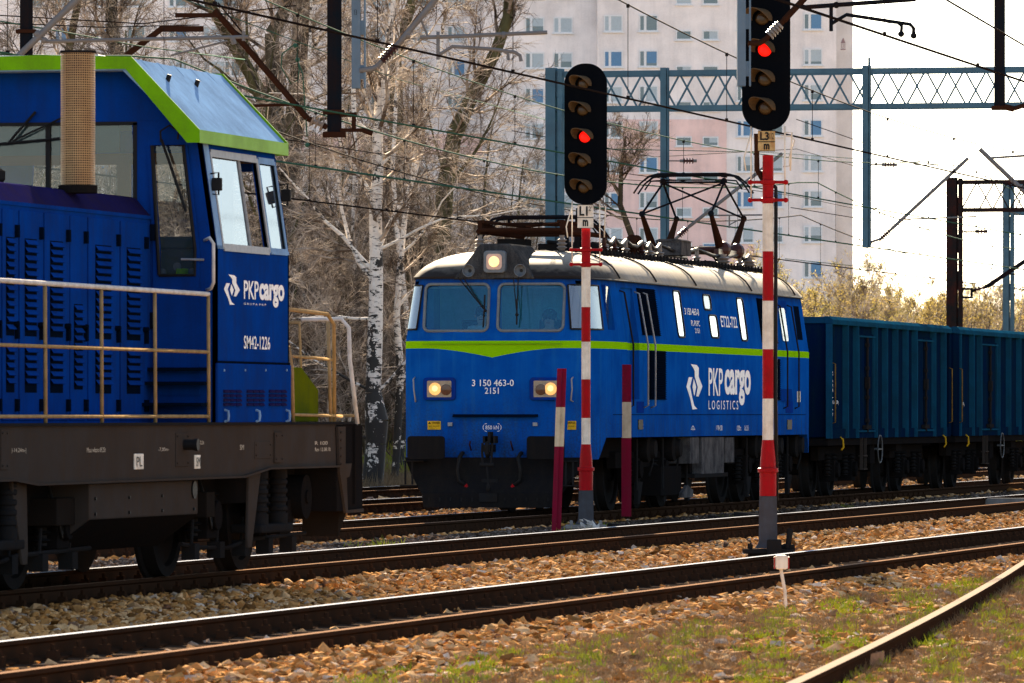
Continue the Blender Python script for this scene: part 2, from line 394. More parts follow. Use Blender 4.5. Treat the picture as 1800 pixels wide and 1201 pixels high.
# turnout rail curving in from the right foreground
tr = thing('railway_track', 'curved siding track swinging in from the right foreground, its worn rail end jointed', 'railway track', (0, 0, 0))
pp = [(1386, 1201), (1491, 1158), (1585, 1106), (1691, 1053), (1800, 987)]
pts = []
for px, py in pp:
    Y = EYE*F_PX/(py-HOR); p = at(px, py, Y); pts.append((p.x, p.y))
# fit a smooth quadratic e(u)
us = np.array([p[1] for p in pts]); es = np.array([p[0] for p in pts]); co = np.polyfit(us, es, 2)
ev = lambda u: float(np.polyval(co, u))
def ecurve(u):
    return ev(u) if u < 62 else ev(62) + (2*co[0]*62+co[1])*(u-62)
Lp = [(ecurve(u), u, 0) for u in np.arange(33, 72, 1.0)]
mb = MB(); sweep_rail(mb, Lp); mb.build('rail', [M['rail_side'], M['rail_worn']], tr)
Rp = []
for i, p in enumerate(Lp):
    a = Vector(Lp[max(i-1, 0)]); b = Vector(Lp[min(i+1, len(Lp)-1)]); d = (b-a).normalized(); Rp.append((p[0]+d.y*1.5, p[1]-d.x*1.5, 0))
mb = MB(); sweep_rail(mb, Rp); mb.build('rail', [M['rail_side'], M['rail_top']], tr)
for i in range(60):
    u = 33.6 + i*0.6; e = ecurve(u); sl = (ecurve(u+.5)-ecurve(u-.5))
    o = bpy.data.objects.new('sleeper', SLEEPER); COL.objects.link(o); o.parent = tr; o.location = (e+.75, u-.3*sl, -0.09); o.rotation_euler = (0, 0, -math.atan(sl))
u = 41.6; e = ecurve(u)
mb = MB(); mb.box(e+.012, e+.03, u-.32, u+.32, -.115, -.045); mb.box(e-.03, e-.012, u-.32, u+.32, -.115, -.045)
mb.build('fishplate', M['rail_top_rusty'], tr)
# fishplates on the foreground track
# ---------------------------------------------------------------- electric locomotive
ET0 = Vector((E_ET, 95.0, 0)); HW = 1.45
et = thing('electric_locomotive', 'blue electric locomotive with cream roof, green belt stripe and lit headlights, heading the wagons', 'locomotive', ET0)
sideE = E_ET + HW
LEN = u_on(sideE, 1441) - 95.0
def plan(z):
    """half outline (x>=0) front half: list of (x, y)"""
    k = 1.0; yo = 0.0
    if z > 2.42: k = 1 - 0.085*(z-2.42)/0.9; yo = 0.17*(z-2.42)/0.9
    if z < 1.6: yo = 0.04*(1.6-z)
    P = [(0, 0), (.55, .005), (1.04, .05), (1.18, .12), (1.28, .24), (1.34, .42), (1.39, .75), (1.42, 1.0), (HW, 1.35), (HW, 3.0)]
    return [(x*k, y + yo*(1 - min(1, y/2.5))) for x, y in P]
def loop(z, inset=0.0, fin=0.0):
    h = plan(min(z, 3.32))
    h = [(x*(1 - inset/HW), y + fin*(1 - min(1, y/3.0)*0.0)) for x, y in h]
    right = h[1:]; rear = [(x, LEN - y) for x, y in h[::-1]][:-1]
    fr = right + rear + [(h[0][0], LEN - h[0][1])]
    left = [(-x, y) for x, y in fr[:-1][::-1]]
    return [(h[0][0], h[0][1])] + fr + left
levels = [(0.77, 0, 0, 0), (1.07, 0, 0, 0), (1.42, 0, 0, 0), (2.0, 0, 0, 0), (2.42, 0, 0, 0), (2.9, 0, 0, 0), (3.28, 0, 0, 0), (3.31, 0, 0, 0),
          (3.312, -.03, -.03, 1), (3.34, -.03, -.03, 1), (3.42, .02, .10, 1), (3.50, .085, .26, 1), (3.58, .19, .50, 1), (3.65, .33, .82, 1), (3.70, .50, 1.15, 1), (3.735, .72, 1.5, 1), (3.75, 1.0, 1.9, 1)]
mb = MB(); prev = None; n = None
for (z, ins, fin, mi) in levels:
    lp = loop(z, ins, fin); n = len(lp); b0 = len(mb.v); mb.v.extend([(x, y, z) for x, y in lp])
    if prev is not None:
        for i in range(n): mb.f.append([prev+i, prev+(i+1) % n, b0+(i+1) % n, b0+i]); mb.m.append(mi)
    else:
        mb.f.append(list(range(b0, b0+n))[::-1]); mb.m.append(0)
    prev = b0
mb.f.append(list(range(prev, prev+n))); mb.m.append(1)
# body paint with belt stripe
m, t, N, L, b = nt('loco_body_paint')
tc = N.new('ShaderNodeTexCoord'); sp = N.new('ShaderNodeSeparateXYZ'); L.new(tc.outputs['Object'], sp.inputs[0])
X_, Y_, Z_ = sp.outputs
n1 = noise(N, L, 1.6, (1, 1, 1), 5); n2 = noise(N, L, 7, (1.4, 1.4, 0.07), 4); n3 = noise(N, L, 40, (1, 1, 1), 3)
blue = mixc(N, L, rng01(N, L, n1, 0.35, 0.7), (0.003, 0.078, 0.36), (0.002, 0.048, 0.26))
blue = mixc(N, L, mth(N, L, 'MULTIPLY', rng01(N, L, n2, 0.5, 0.78), 0.4), blue, (0.014, 0.13, 0.36))
vdip = mth(N, L, 'MULTIPLY', mth(N, L, 'POWER', mth(N, L, 'MAXIMUM', mth(N, L, 'SUBTRACT', 1.0, mth(N, L, 'DIVIDE', mth(N, L, 'ABSOLUTE', X_), 0.95)), 0.0), 1.6), 0.13)
vdip = mth(N, L, 'MULTIPLY', vdip, mth(N, L, 'LESS_THAN', Y_, 0.6))
lo = mth(N, L, 'SUBTRACT', 2.33, vdip)
st = mth(N, L, 'MULTIPLY', mth(N, L, 'GREATER_THAN', Z_, lo), mth(N, L, 'LESS_THAN', Z_, 2.435))
cc = mixc(N, L, st, blue, (0.20, 0.46, 0.002))
dz = mth(N, L, 'MULTIPLY', rng01(N, L, mth(N, L, 'MULTIPLY', n2, n3), 0.15, 0.4), mth(N, L, 'MULTIPLY', rng01(N, L, Z_, 1.9, 0.8), 0.75))
cc = mixc(N, L, dz, cc, (0.02, 0.018, 0.018))
soot = mth(N, L, 'MULTIPLY', rng01(N, L, mth(N, L, 'ADD', Z_, mth(N, L, 'MULTIPLY', n2, 0.25)), 3.28, 3.46), 0.75)
cc = mixc(N, L, soot, cc, (0.01, 0.015, 0.05))
L.new(cc, b.inputs['Base Color']); b.inputs['Roughness'].default_value = 0.42; b.inputs['Specular IOR Level'].default_value = 0.0; b.inputs['Specular Tint'].default_value = (.4, .6, 1, 1)
setbump(N, L, b, n1, 0.03, 0.12)
M['et_body'] = m
m, t, N, L, b = nt('loco_roof')
tc = N.new('ShaderNodeTexCoord'); sp = N.new('ShaderNodeSeparateXYZ'); L.new(tc.outputs['Object'], sp.inputs[0]); X_, Y_, Z_ = sp.outputs
n1 = noise(N, L, 1.3, (1, 1, 1), 5); n2 = noise(N, L, 8, (1, 1, .25), 4)
c = mixc(N, L, rng01(N, L, n1, 0.3, 0.7), (0.33, 0.28, 0.20), (0.26, 0.24, 0.21))
c = mixc(N, L, mth(N, L, 'MULTIPLY', rng01(N, L, n2, 0.45, 0.75), 0.45), c, (0.12, 0.1, 0.085))
# soot band along the gutter of the front corner and the ends
so = mth(N, L, 'MULTIPLY', rng01(N, L, mth(N, L, 'ADD', Z_, mth(N, L, 'MULTIPLY', n2, 0.22)), 3.74, 3.50), rng01(N, L, Y_, 3.2, 1.6))
c = mixc(N, L, so, c, (0.02, 0.016, 0.014))
c = mixc(N, L, rng01(N, L, Z_, 3.68, 3.72), c, (0.05, 0.045, 0.04))
L.new(c, b.inputs['Base Color']); b.inputs['Roughness'].default_value = 0.7; b.inputs['Specular IOR Level'].default_value = 0.04
M['et_roof'] = m
def cut(body, cutters):
    """boolean difference with a list of MB; applied"""
    tmp = []
    for i, c in enumerate(cutters):
        me = c.mesh('cutter', []); o = bpy.data.objects.new('cutter', me); COL.objects.link(o); o.parent = body.parent; tmp.append(o)
        md = body.modifiers.new('cut', 'BOOLEAN'); md.operation = 'DIFFERENCE'; md.solver = 'EXACT'; md.object = o
    bpy.context.view_layer.update()
    dg = bpy.context.evaluated_depsgraph_get(); me = bpy.data.meshes.new_from_object(body.evaluated_get(dg))
    body.modifiers.clear(); body.data = me
    for o in tmp: bpy.data.objects.remove(o)
ET = lambda px, py, e=sideE: (u_on(e, px) - 95.0, z_on(e, u_on(e, px), py))
mb.m = [x for x in mb.m]
body = mb.build('body', [M['et_body'], M['et_roof']], et)
C = []
# skirt notch between the noses
ya = ET(1066, 780)[0]; yb = LEN - 0.95
C.append(MB().prism([(ya-.28, .70), (ya+.12, 1.075), (yb-.12, 1.075), (yb+.28, .70)], 'x', -2, 2))
# cab room hollow
C.append(MB().box(-1.22, 1.22, .32, 2.05, 1.75, 3.28))
# windscreens : two openings
WS = [(-1.0, -0.07, 2.575, 3.235), (0.07, 1.0, 2.575, 3.235)]
for x0, x1, z0, z1 in WS:
    C.append(MB().prism([(p[0], p[1]) for p in rrect(x0, x1, z0, z1, .07)], 'y', -.2, .5))
# cab side windows (both sides in one cutter): window strip behind the quarter window
wy0, wy1 = 1.22, 1.66
C.append(MB().prism(rrect(wy0, wy1, 2.60, 3.22, .04), 'x', -2, 2))
# door recess
dy0, dy1 = ET(1103, 600)[0], ET(1124, 600)[0]
C.append(MB().box(1.32, 2, dy0, dy1, 1.62, 3.22))
cut(body, C)
body.data.set_sharp_from_angle(angle=math.radians(28)); 
for p in body.data.polygons: p.use_smooth = True
# windscreen frames and panes, following the raked front
def yfront(x, z):
    pl = plan(z)
    for (xa, y_a), (xb, y_b) in zip(pl, pl[1:]):
        if xa <= abs(x) <= xb and xb > xa: return y_a + (y_b-y_a)*(abs(x)-xa)/(xb-xa)
    return pl[-1][1]
def ring_frame(pts3, r, name, mat, parent):
    MB().tube(pts3 + [pts3[0], ], r, 6).build(name, mat, parent, smooth=True)
for x0, x1, z0, z1 in WS:
    rr = rrect(x0, x1, z0, z1, .08, 4)
    wsf = MB().tube([(x, yfront(x, z)-.004, z) for x, z in rr] + [(rr[0][0], yfront(*rr[0])-.004, rr[0][1])], .022, 6).build('windscreen_frame', M['frame_alu'], et, smooth=True)
    g = MB(); nx = 6
    for i in range(nx):
        for j in range(3):
            xa, xb = x0+(x1-x0)*i/nx, x0+(x1-x0)*(i+1)/nx; za, zb = z0+(z1-z0)*j/3, z0+(z1-z0)*(j+1)/3
            g._add([(xa, yfront(xa, za)+.015, za), (xb, yfront(xb, za)+.015, za), (xb, yfront(xb, zb)+.015, zb), (xa, yfront(xa, zb)+.015, zb)], [(0, 1, 2, 3)])
    g.build('pane', M['glass_blue'], wsf, smooth=True)
    # inner sun blind rail
    MB().box(x0+.04, x1-.04, .30, .315, z1-.055, z1-.045).build('blind_rail', M['alu'], wsf)
# quarter windows wrap the corners: pane lies proud of the skin
for s in (-1, 1):
    g = MB(); fr = []
    zz = [2.60, 2.80, 3.0, 3.22]
    prs = [(1.12, .07), (1.20, .135), (1.285, .24), (1.345, .42), (1.385, .72), (1.405, .95)]
    rows = []
    for z in zz:
        pl = plan(z); k = pl[2][0]/1.04; yo = pl[2][1]-.05
        rows.append([(s*(x*k+.008), y+yo*(1-min(1, y/2.5))-.008*(1 if y < .4 else 0), z) for x, y in prs])
    for a, b_ in zip(rows, rows[1:]):
        for i in range(len(prs)-1): g._add([a[i], a[i+1], b_[i+1], b_[i]], [(0, 1, 2, 3)])
    qw = g.build('quarter_window', M['glass_side'], et, smooth=True)
    path = rows[0] + [r[-1] for r in rows[1:-1]] + rows[-1][::-1] + [r[0] for r in rows[1:-1][::-1]] + [rows[0][0]]
    MB().tube(path, .014, 6).build('window_seal', M['rubber'], qw, smooth=True)
    kx = HW*(1-.085*.55)
    MB().box(s*(kx-.06), s*(kx-.05), wy0-.01, wy1+.01, 2.59, 3.23).build('cab_side_pane', M['glass'], et)
    MB().box(s*(kx-.05)-.012, s*(kx-.02)+.012, wy0-.03, wy0+.03, 2.58, 3.24).build('deflector', M['cab_blue'], et)
# dormer with headlight, horns
dm = MB(); 
df = [(-.60, 3.30), (.60, 3.30), (.47, 3.45), (.22, 3.80), (-.22, 3.80), (-.47, 3.45)]
nF = len(df); yb_ = 1.5
vs = [(x, .13 + .2*max(0, (z-3.3))*.6, z) for x, z in df] + [(x*1.12, yb_, z) for x, z in df]
dm._add(vs, [tuple(range(nF))[::-1], tuple(range(nF, 2*nF))] + [(i, (i+1) % nF, nF+(i+1) % nF, nF+i) for i in range(nF)])
M['dormer'] = paint('dormer_weathered', (0.025, 0.027, 0.03), 0.65, spec=.2, dirt=(0.09, 0.09, 0.09), damt=0.7, streak=0.6, scale=1.5)
do = dm.build('headlight_dormer', [M['dormer']], et, bevel=.03)
hx = 0.02
MB().prism(rrect(hx-.155, hx+.155, 3.39, 3.70, .05), 'y', .05, .2).build('lamp_housing', M['frame_alu'], do, bevel=.01)
MB().prism(rrect(hx-.11, hx+.11, 3.435, 3.655, .05), 'y', .035, .06).build('lamp_glass', M['lamp_dim'], do)
MB().lathe([(.001, 0), (.075, .0), (.078, .01), (.001, .012)], (hx, .022, 3.545), 'y', 16).build('lamp_bulb', M['lamp_core'], do)
for sx in (-.37, .37):
    MB().lathe([(.03, .12), (.04, .03), (.085, -.03), (.09, -.03), (.045, .0), (.02, .08)], (sx+hx, .08, 3.42), 'y', 14).build('horn', M['frame_alu'], et, smooth=True)
M['lamp_plate'] = plain('lamp_plate_dull', (0.30, 0.25, 0.19), .7)
# headlight pods
for cx in (-.755, .775):
    s = -1 if cx < 0 else 1
    pod_ = MB().prism(rrect(cx-.235, cx+.235, 1.60, 1.92, .05), 'y', -.035+yfront(cx, 1.7)-.01, .1).build('headlight', M['loco_blue'], et, bevel=.012)
    yf = yfront(cx, 1.7)-.045
    MB().prism(rrect(cx-.175, cx+.175, 1.645, 1.875, .015), 'y', yf-.004, yf+.02).build('lamp_plate', M['lamp_plate'], pod_)
    o1 = cx + (-.06 if s < 0 else .07); o2 = cx + (.10 if s < 0 else -.07)
    MB().lathe([(.001, -.012), (.086, -.01), (.09, .005)], (o1, yf-.006, 1.76), 'y', 18).build('headlamp', M['lamp_on'], pod_)
    MB().lathe([(.001, -.012), (.04, -.01), (.045, .002)], (o1, yf-.016, 1.765), 'y', 14).build('bulb', M['lamp_core'], pod_)
    MB().lathe([(.001, -.012), (.078, -.01), (.08, .005)], (o2, yf-.006, 1.75), 'y', 18).build('tail_lamp', M['lamp_off'], pod_)
# numbers
yn = -0.012
text_obj('running_number', '3 150 463-0', M['white'], et, (.015, yn, 1.845), (1, 0, 0), (0, 0, 1), .60, .092, .008)
text_obj('fleet_number', '2151', M['white'], et, (-.0, yn, 1.735), (1, 0, 0), (0, 0, 1), .20, .088, .008)
mb = MB(); rr = rrect(-.13, .13, 1.165, 1.275, .054, 5)
for i in range(0, len(rr)):
    if i % 3 == 2: continue
    a = rr[i]; b_ = rr[(i+1) % len(rr)]; mb.bar((a[0], yn+.018, a[1]), (b_[0], yn+.018, b_[1]), .004, .007)
fr_ = mb.build('force_mark', M['white'], et)
text_obj('force_text', '850 kN', M['white'], et, (0, yn+.022, 1.22), (1, 0, 0), (0, 0, 1), .19, .055)
# warning plates
for cx in (-.84, 1.09):
    yw = yfront(cx, 1.25)-.012
    wp = MB().box(cx-.095, cx+.095, yw, yw+.02, 1.19, 1.31).build('warning_plate', M['yellow'], et)
    text_obj('warning_text', 'UWAGA', M['black'], wp, (cx+.03, yw-.003, 1.285), (1, 0, 0), (0, 0, 1), .11, .03, .01)
    text_obj('small_print', 'nie dotyk', M['black'], wp, (cx, yw-.003, 1.238), (1, 0, 0), (0, 0, 1), .15, .02)
    MB().prism([(cx-.085, 1.27), (cx-.045, 1.27), (cx-.065, 1.30)], 'y', yw-.003, yw+.001).build('warning_triangle', M['rubber'], wp)
for cx in (-.60, .62):
    MB().box(cx-.03, cx+.03, -.03, .03, 1.24, 1.29).build('socket', M['alu'], et)
MB().prism([(-.06, 1.365), (.0, 1.405), (.0, 1.365)], 'x', -.56, .66).build('front_step_ledge', M['vent'], et)
MB().box(-1.0, 1.0, -.025, -.003, 2.385, 2.397).build('front_rail_strip', M['green'], et)
for cx in (-1.13, 1.14):
    yw = yfront(cx, 1.7)
    MB().tube([(cx, yw+.02, 1.58), (cx-.02*(1 if cx > 0 else -1), yw-.06, 1.60), (cx, yw-.07, 1.75), (cx-.01, yw-.06, 1.90), (cx, yw+.02, 1.93)], .011, 6).build('handrail', M['alu'], et, smooth=True)
# wipers
for (a, b_, c_) in ((( -.47, .12, 3.33), (-.10, .04, 2.86), (-.12, .0, 2.62)), ((.33, .1, 3.33), (.37, .0, 2.80), (.36, .0, 2.66))):
    w = MB(); 
    for dx in (-.035, .035): w.cyl((a[0]+dx, a[1]-.05, a[2]), (b_[0], b_[1]-.06, b_[2]), .008, n=6)
    w.cyl((b_[0], b_[1]-.05, b_[2]+.22), (c_[0], c_[1]-.03, c_[2]), .012, n=6)
    w.sphere((b_[0], b_[1]-.055, b_[2]), .025)
    w.build('wiper', M['rubber'], et)
# buffers, coupler, hoses, plough
for s in (-1, 1):
    bf = MB(); bf.prism(rrect(s*.855-.27, s*.855+.27, .775, 1.10, .05), 'y', -.42, -.39)
    bo = bf.build('buffer', M['plough'], et, bevel=.01)
    MB().cyl((s*.855, -.39, .95), (s*.855, .1, .95), .13, n=14).build('buffer_shaft', M['dark_metal'], bo, smooth=False)
hk = MB(); hk.box(-.05, .05, -.35, .05, .88, .98)
hk.tube([(0, -.30, 1.0), (-.0, -.36, .95), (0, -.34, .86), (0, -.28, .82), (0, -.22, .86)], .035, 8)
for dx in (-.07, .07): hk.tube([(dx, -.30, 1.0), (dx, -.33, .9), (dx*.9, -.33, .75), (dx*.6, -.33, .68)], .018, 6)
hk.cyl((-.1, -.33, .70), (.1, -.33, .70), .028, n=8); hk.cyl((0, -.33, .7), (.02, -.33, .40), .015, n=6); hk.sphere((.02, -.33, .38), .035, sz=1.6)
hk.box(-.02, .02, -.2, -.02, 1.0, 1.16).box(-.09, -.06, -.2, -.02, 1.0, 1.1).box(.06, .09, -.2, -.02, 1.0, 1.1)
hk.build('coupling_hook', M['dark_metal'], et, smooth=False)
for hx_, s in ((-.42, 1), (.42, -1)):
    MB().tube([(hx_, .0, .86), (hx_+.02, -.12, .86), (hx_, -.2, .80), (hx_-.03*s, -.2, .62), (hx_-.02*s, -.17, .48), (hx_+.08*s, -.15, .40)], [.03, .03, .03, .026, .026, .03], 8).build('air_hose', M['rubber'], et, smooth=True)
    MB().tube([(hx_+.12*s, .0, .9), (hx_+.12*s, -.1, .98), (hx_+.13*s, -.1, 1.03)], .012, 6).build('cock_handle', M['rust'], et)
    MB().cyl((hx_+.07*s, -.15, .41), (hx_+.10*s, -.15, .38), .033, n=8).build('hose_cap', M['red'], et)
pl = MB()
pl._add([(-1.24, .02, .80), (1.24, .02, .80), (1.15, -.12, .45), (-1.12, -.12, .45)], [(0, 1, 2, 3)])
pl._add([(-1.12, -.12, .45), (1.15, -.12, .45), (.95, -.30, .30), (-.90, -.30, .30)], [(0, 1, 2, 3)])
pl = MB(); 
secs = [(.80, -1.26, 1.26, .0), (.55, -1.14, 1.18, -.08), (.32, -.98, 1.02, -.22), (.30, -.96, 1.0, -.24), (.10, -.93, .97, -.24)]
vs = []
for z, xa, xb, y in secs: vs += [(xa, y+.25, z), (xa, y, z), (xb, y, z), (xb, y+.25, z)]
fs = []
for i in range(len(secs)-1):
    for k in range(4): fs.append((i*4+k, i*4+(k+1) % 4, (i+1)*4+(k+1) % 4, (i+1)*4+k))
fs += [(0, 1, 2, 3), (16, 17, 18, 19)]
pl._add(vs, fs)
plo = pl.build('plough', M['plough'], et)
random.seed(4)
mb = MB()
for i in range(12): 
    x = -.85+i*.155; mb.box(x-.012, x+.012, -.25, -.238, .18+random.random()*.03, .24)
mb.box(-.13, .13, -.262, -.238, .18, .30).box(-.12, .12, -.14, -.10, .34, .5)
mb.build('plough_bolts', M['dark_metal'], plo)
for s in (-1, 1):
    st = MB().box(s*1.08-.15, s*1.08+.15, -.22, -.02, .74, .755)
    st.cyl((s*1.20, -.2, .75), (s*1.20, -.2, .42), .015, n=6).cyl((s*1.10, -.2, .75), (s*1.10, -.2, .42), .015, n=6).box(s*1.15-.12, s*1.15+.12, -.25, -.12, .40, .415)
    st.build('shunter_step', M['dark_metal'], et)
MB().box(-1.0, 1.0, .3, LEN-.3, .78, 1.06).build('underframe', M['black'], et)
# ---- side details
xs = HW + .004
def sidebox(name, px0, px1, py0, py1, mat, parent=et, proud=.012, sl=0.0):
    (y0, z1), (y1, z0) = ET(px0, py0), ET(px1, py1)
    o = MB()
    def fx(z): return (HW*(1-.085*max(0, z-2.42)/.9)) + proud
    vs = [(fx(z0)-.04, y0, z0), (fx(z0)-.04, y1, z0), (fx(z1)-.04, y1, z1), (fx(z1)-.04, y0, z1), (fx(z0), y0, z0), (fx(z0), y1, z0), (fx(z1), y1, z1), (fx(z1), y0, z1)]
    o._add(vs, [(0, 1, 2, 3), (4, 5, 6, 7), (0, 1, 5, 4), (1, 2, 6, 5), (2, 3, 7, 6), (3, 0, 4, 7)])
    return o.build(name, mat, parent)
def louvre(name, px0, px1, py0, py1, n):
    (y0, z1), (y1, z0) = ET(px0, py0), ET(px1, py1)
    f = lambda z: HW*(1-.085*max(0, z-2.42)/.9)
    mb = MB()
    mb._add([(f(z0)+.003, y0, z0), (f(z0)+.003, y1, z0), (f(z1)+.003, y1, z1), (f(z1)+.003, y0, z1)], [(0, 1, 2, 3)])
    for i in range(n):
        z = z0 + (z1-z0)*(i+.5)/n; h = (z1-z0)/n*.35
        mb._add([(f(z)+.003, y0+.02, z+h), (f(z)+.03, y0+.02, z-h), (f(z)+.03, y1-.02, z-h), (f(z)+.003, y1-.02, z+h)], [(0, 1, 2, 3)])
    o = mb.build(name, M['vent'], et, weld=False); return o
louvre('ventilation_grille', 1131, 1163, 506, 591, 22); louvre('ventilation_grille', 1141, 1170, 616, 703, 22)
louvre('ventilation_grille', 1341, 1369, 524, 604, 22); louvre('ventilation_grille', 1344, 1371, 630, 704, 22)
def side_window(px0, px1, py0, py1, px0b=None):
    (y0, z1), (y1, z0) = ET(px0, py0), ET(px1, py1)
    f = lambda z: HW*(1-.085*max(0, z-2.42)/.9)
    rr = rrect(y0, y1, z0, z1, min(.09, (y1-y0)*.3), 4)
    g = MB(); g._add([(f(z)+.006, y, z) for y, z in rr], [tuple(range(len(rr)))])
    w = g.build('side_window', M['glass_side'], et)
    MB().tube([(f(z)+.006, y, z) for y, z in rr] + [(f(rr[0][1])+.006, rr[0][0], rr[0][1])], .016, 6).build('window_seal', M['rubber'], w, smooth=True)
side_window(1194, 1206, 511, 593); side_window(1246, 1259, 518, 545); side_window(1252, 1266, 554, 594); side_window(1305, 1316, 524, 599)
# doors: black sheet as the shade of the opening, sliding door leaf, handrails
db = MB().box(1.30, 1.315, dy0, dy1, 1.62, 3.22).build('doorway_shade', M['rubber'], et)
for px in (1101, 1127, 1140):
    y, _ = ET(px, 600); y2, _ = ET(px+4, 600)
    MB().tube([(HW, y2, 1.50), (HW+.07, y2, 1.53), (HW+.07, y2, 2.4), (HW-.03, y, 3.15), (HW-.12, y, 3.18)], .014, 6).build('door_handrail', M['alu'] if px > 1102 else M['dark_metal'], et, smooth=True)
d2 = sidebox('rear_door', 1372, 1392, 528, 706, M['cab_blue'], proud=.014)
for px in (1374, 1394):
    y, _ = ET(px, 600); y2, _ = ET(px+3, 600)
    MB().tube([(HW, y2, 1.50), (HW+.07, y2, 1.53), (HW+.07, y2, 2.4), (HW-.03, y, 3.15), (HW-.12, y, 3.18)], .014, 6).build('door_handrail', M['dark_metal'], et, smooth=True)
(y0, z1), (y1, z0) = ET(1377, 541), ET(1387, 600)
g = MB(); f_ = lambda z: HW*(1-.085*max(0, z-2.42)/.9)+.02
rr = rrect(y0, y1, z0, z1, .06, 3); g._add([(f_(z), y, z) for y, z in rr], [tuple(range(len(rr)))]); g.build('door_window', M['glass_side'], d2)
sidebox('rear_cab_window', 1405, 1414, 538, 598, M['vent'], proud=.004)
for px in (1125, 1387): sidebox('step_box', px-4, px+4, 738, 755, M['rubber'], proud=.012); sidebox('step_grille', px-6, px+6, 706, 726, M['loco_blue'], proud=.008)
MB().box(HW-.01, HW+.006, 1.4, LEN-1.4, 1.396, 1.404).build('panel_seam', M['vent'], et)
# gutter and roof ribs
for px in (1091, 1155, 1225, 1322, 1398):
    y, _ = ET(px+8, 500); pr = []
    for (z, ins, fin, mi) in levels[9:15]: pr.append((f_(min(z, 3.31))-.02-ins*1.0*.92+.018, y, z+.008))
    MB().tube(pr, .014, 6).build('roof_rib', M['rubber'], et, smooth=True)
gl = [(x*1.02, y-.02, 3.315) for x, y in loop(3.3)][:20]
MB().tube(gl, .013, 6).build('gutter', M['rubber'], et, smooth=True)
# roof deck edge with brackets
mb = MB(); x_d = .80
mb.box(x_d-.02, x_d+.02, 1.9, LEN-1.6, 3.74, 3.77)
i = 0; y = 2.0
while y < LEN-1.6:
    mb.box(x_d-.03, x_d+.04, y, y+.06, 3.72, 3.785).cyl((x_d+.02, y+.03, 3.77), (x_d+.02, y+.03, 3.80+.02*random.random()), .014, n=6); y += .24+.08*random.random()
mb.build('roof_walkway_edge', M['dark_metal'], et)
# logo and text on the side
def side_text(name, s, px0, px1, py0, py1, bold=0.0, parent=et, mat='white', proud=.006):
    (y0, z1), (y1, z0) = ET(px0, py0), ET(px1, py1)
    zc = (z0+z1)/2; lean = .085/.9*HW if zc > 2.42 else 0
    text_obj(name, s, M[mat], parent, (HW*(1-.085*max(0, zc-2.42)/.9)+proud, (y0+y1)/2, zc), (0, 1, 0), (-lean, 0, 1), y1-y0, z1-z0, bold, depth=0.0)
side_text('logo_text', 'PKP', 1245, 1270, 647, 696, .01)
side_text('logo_text', 'cargo', 1273, 1319, 649, 713, .035)
side_text('logo_subtitle', 'L O G I S T I C S', 1245, 1297, 704, 720, .0)
side_text('side_number', '3 150 463-0', 1211, 1236, 541, 555, .01)
side_text('side_owner', 'PL-PKPC', 1220, 1235, 563, 574, .0); side_text('side_fleet', '2151', 1225, 1233, 577, 586)
side_text('class_number', 'ET22-722', 1273, 1301, 555, 577, .01)
for px, t_ in ((1214, '-<>-'), (1258, '|-19,24 m-|'), (1262, 'R 150'), (1295, '120 t'), (1308, 'Oo 2151')):
    side_text('side_marking', t_, px, px+7, 748, 757)
sidebox('notice_plate', 1401, 1406, 688, 707, M['cream'], proud=.01)
def logo(parent, fn, depth):
    S1 = [(693, -5), (738, 0), (752, 20), (752, 85), (779, 155), (750, 229), (733, 227), (745, 160), (722, 85), (722, 45), (713, 25)]
    S2 = [(678, 90), (705, 90), (688, 155), (703, 235), (718, 295), (741, 319), (705, 323), (690, 250), (661, 158)]
    S3 = [(715, 98), (733, 158), (719, 226), (705, 160)]
    mb = MB()
    for S in (S1, S2, S3):
        P = [((x-661)/118.0, (323-y)/328.0) for x, y in S]
        mb._add([fn(u, v, depth) for u, v in P], [tuple(range(len(P)))])
    return mb.build('logo_emblem', M['white'], parent)
(y0, z1), (y1, z0) = ET(1206, 640), ET(1234, 720)
logo(et, lambda u, v, d: (HW+d, y0+(y1-y0)*u, z0+(z1-z0)*v), .006)
# bogies
def bogie(parent, x_side, axles, R, seed, nm='bogie'):
    """axles: local y of the axles"""
    random.seed(seed); y0, y1 = min(axles)-1.0, max(axles)+1.0
    fr = MB()
    for s in (-1, 1):
        fr.box(s*1.02-.07, s*1.02+.07, y0, y1, .62, .86)
        for y in axles:
            fr.box(s*1.08-.12, s*1.08+.14, y-.17, y+.17, R-.20, R+.16)
            fr.cyl((s*1.08, y, R), (s*1.28, y, R), .13, n=14)
            fr.prism([(y-.32, .62), (y-.20, .30), (y+.20, .30), (y+.32, .62)], 'x', s*.96, s*1.04)
    b_ = fr.build(nm, M['black'], parent, bevel=.01)
    for y in axles:
        w = MB()
        for s in (-1, 1): w.lathe([(.05, -.10), (.16, -.09), (.18, -.03), (R-.10, -.02), (R-.09, -.065), (R, -.065), (R+.0, .05), (R+.028, .07), (R+.03, .1), (.05, .1)], (s*.7525, y, R), 'x', 30) if s < 0 else w.lathe([(.05, .10), (.16, .09), (.18, .03), (R-.10, .02), (R-.09, .065), (R, .065), (R, -.05), (R+.028, -.07), (R+.03, -.1), (.05, -.1)], (s*.7525, y, R), 'x', 30)
        w.cyl((-.75, y, R), (.75, y, R), .09, n=12)
        w.build('wheelset', M['dark_metal'], b_, auto=40)
        for s in (-1, 1):
            for dy in (-.30, .30):
                sp_ = MB(); sp_.cyl((s*1.12, y+dy, .36), (s*1.12, y+dy, .72), .05, n=10)
                for k in range(6): sp_.lathe([(.05, -.018), (.088, 0), (.05, .018)], (s*1.12, y+dy, .40+k*.062), 'z', 12)
                sp_.build('spring', M['dark_metal'], b_, auto=40)
    return b_
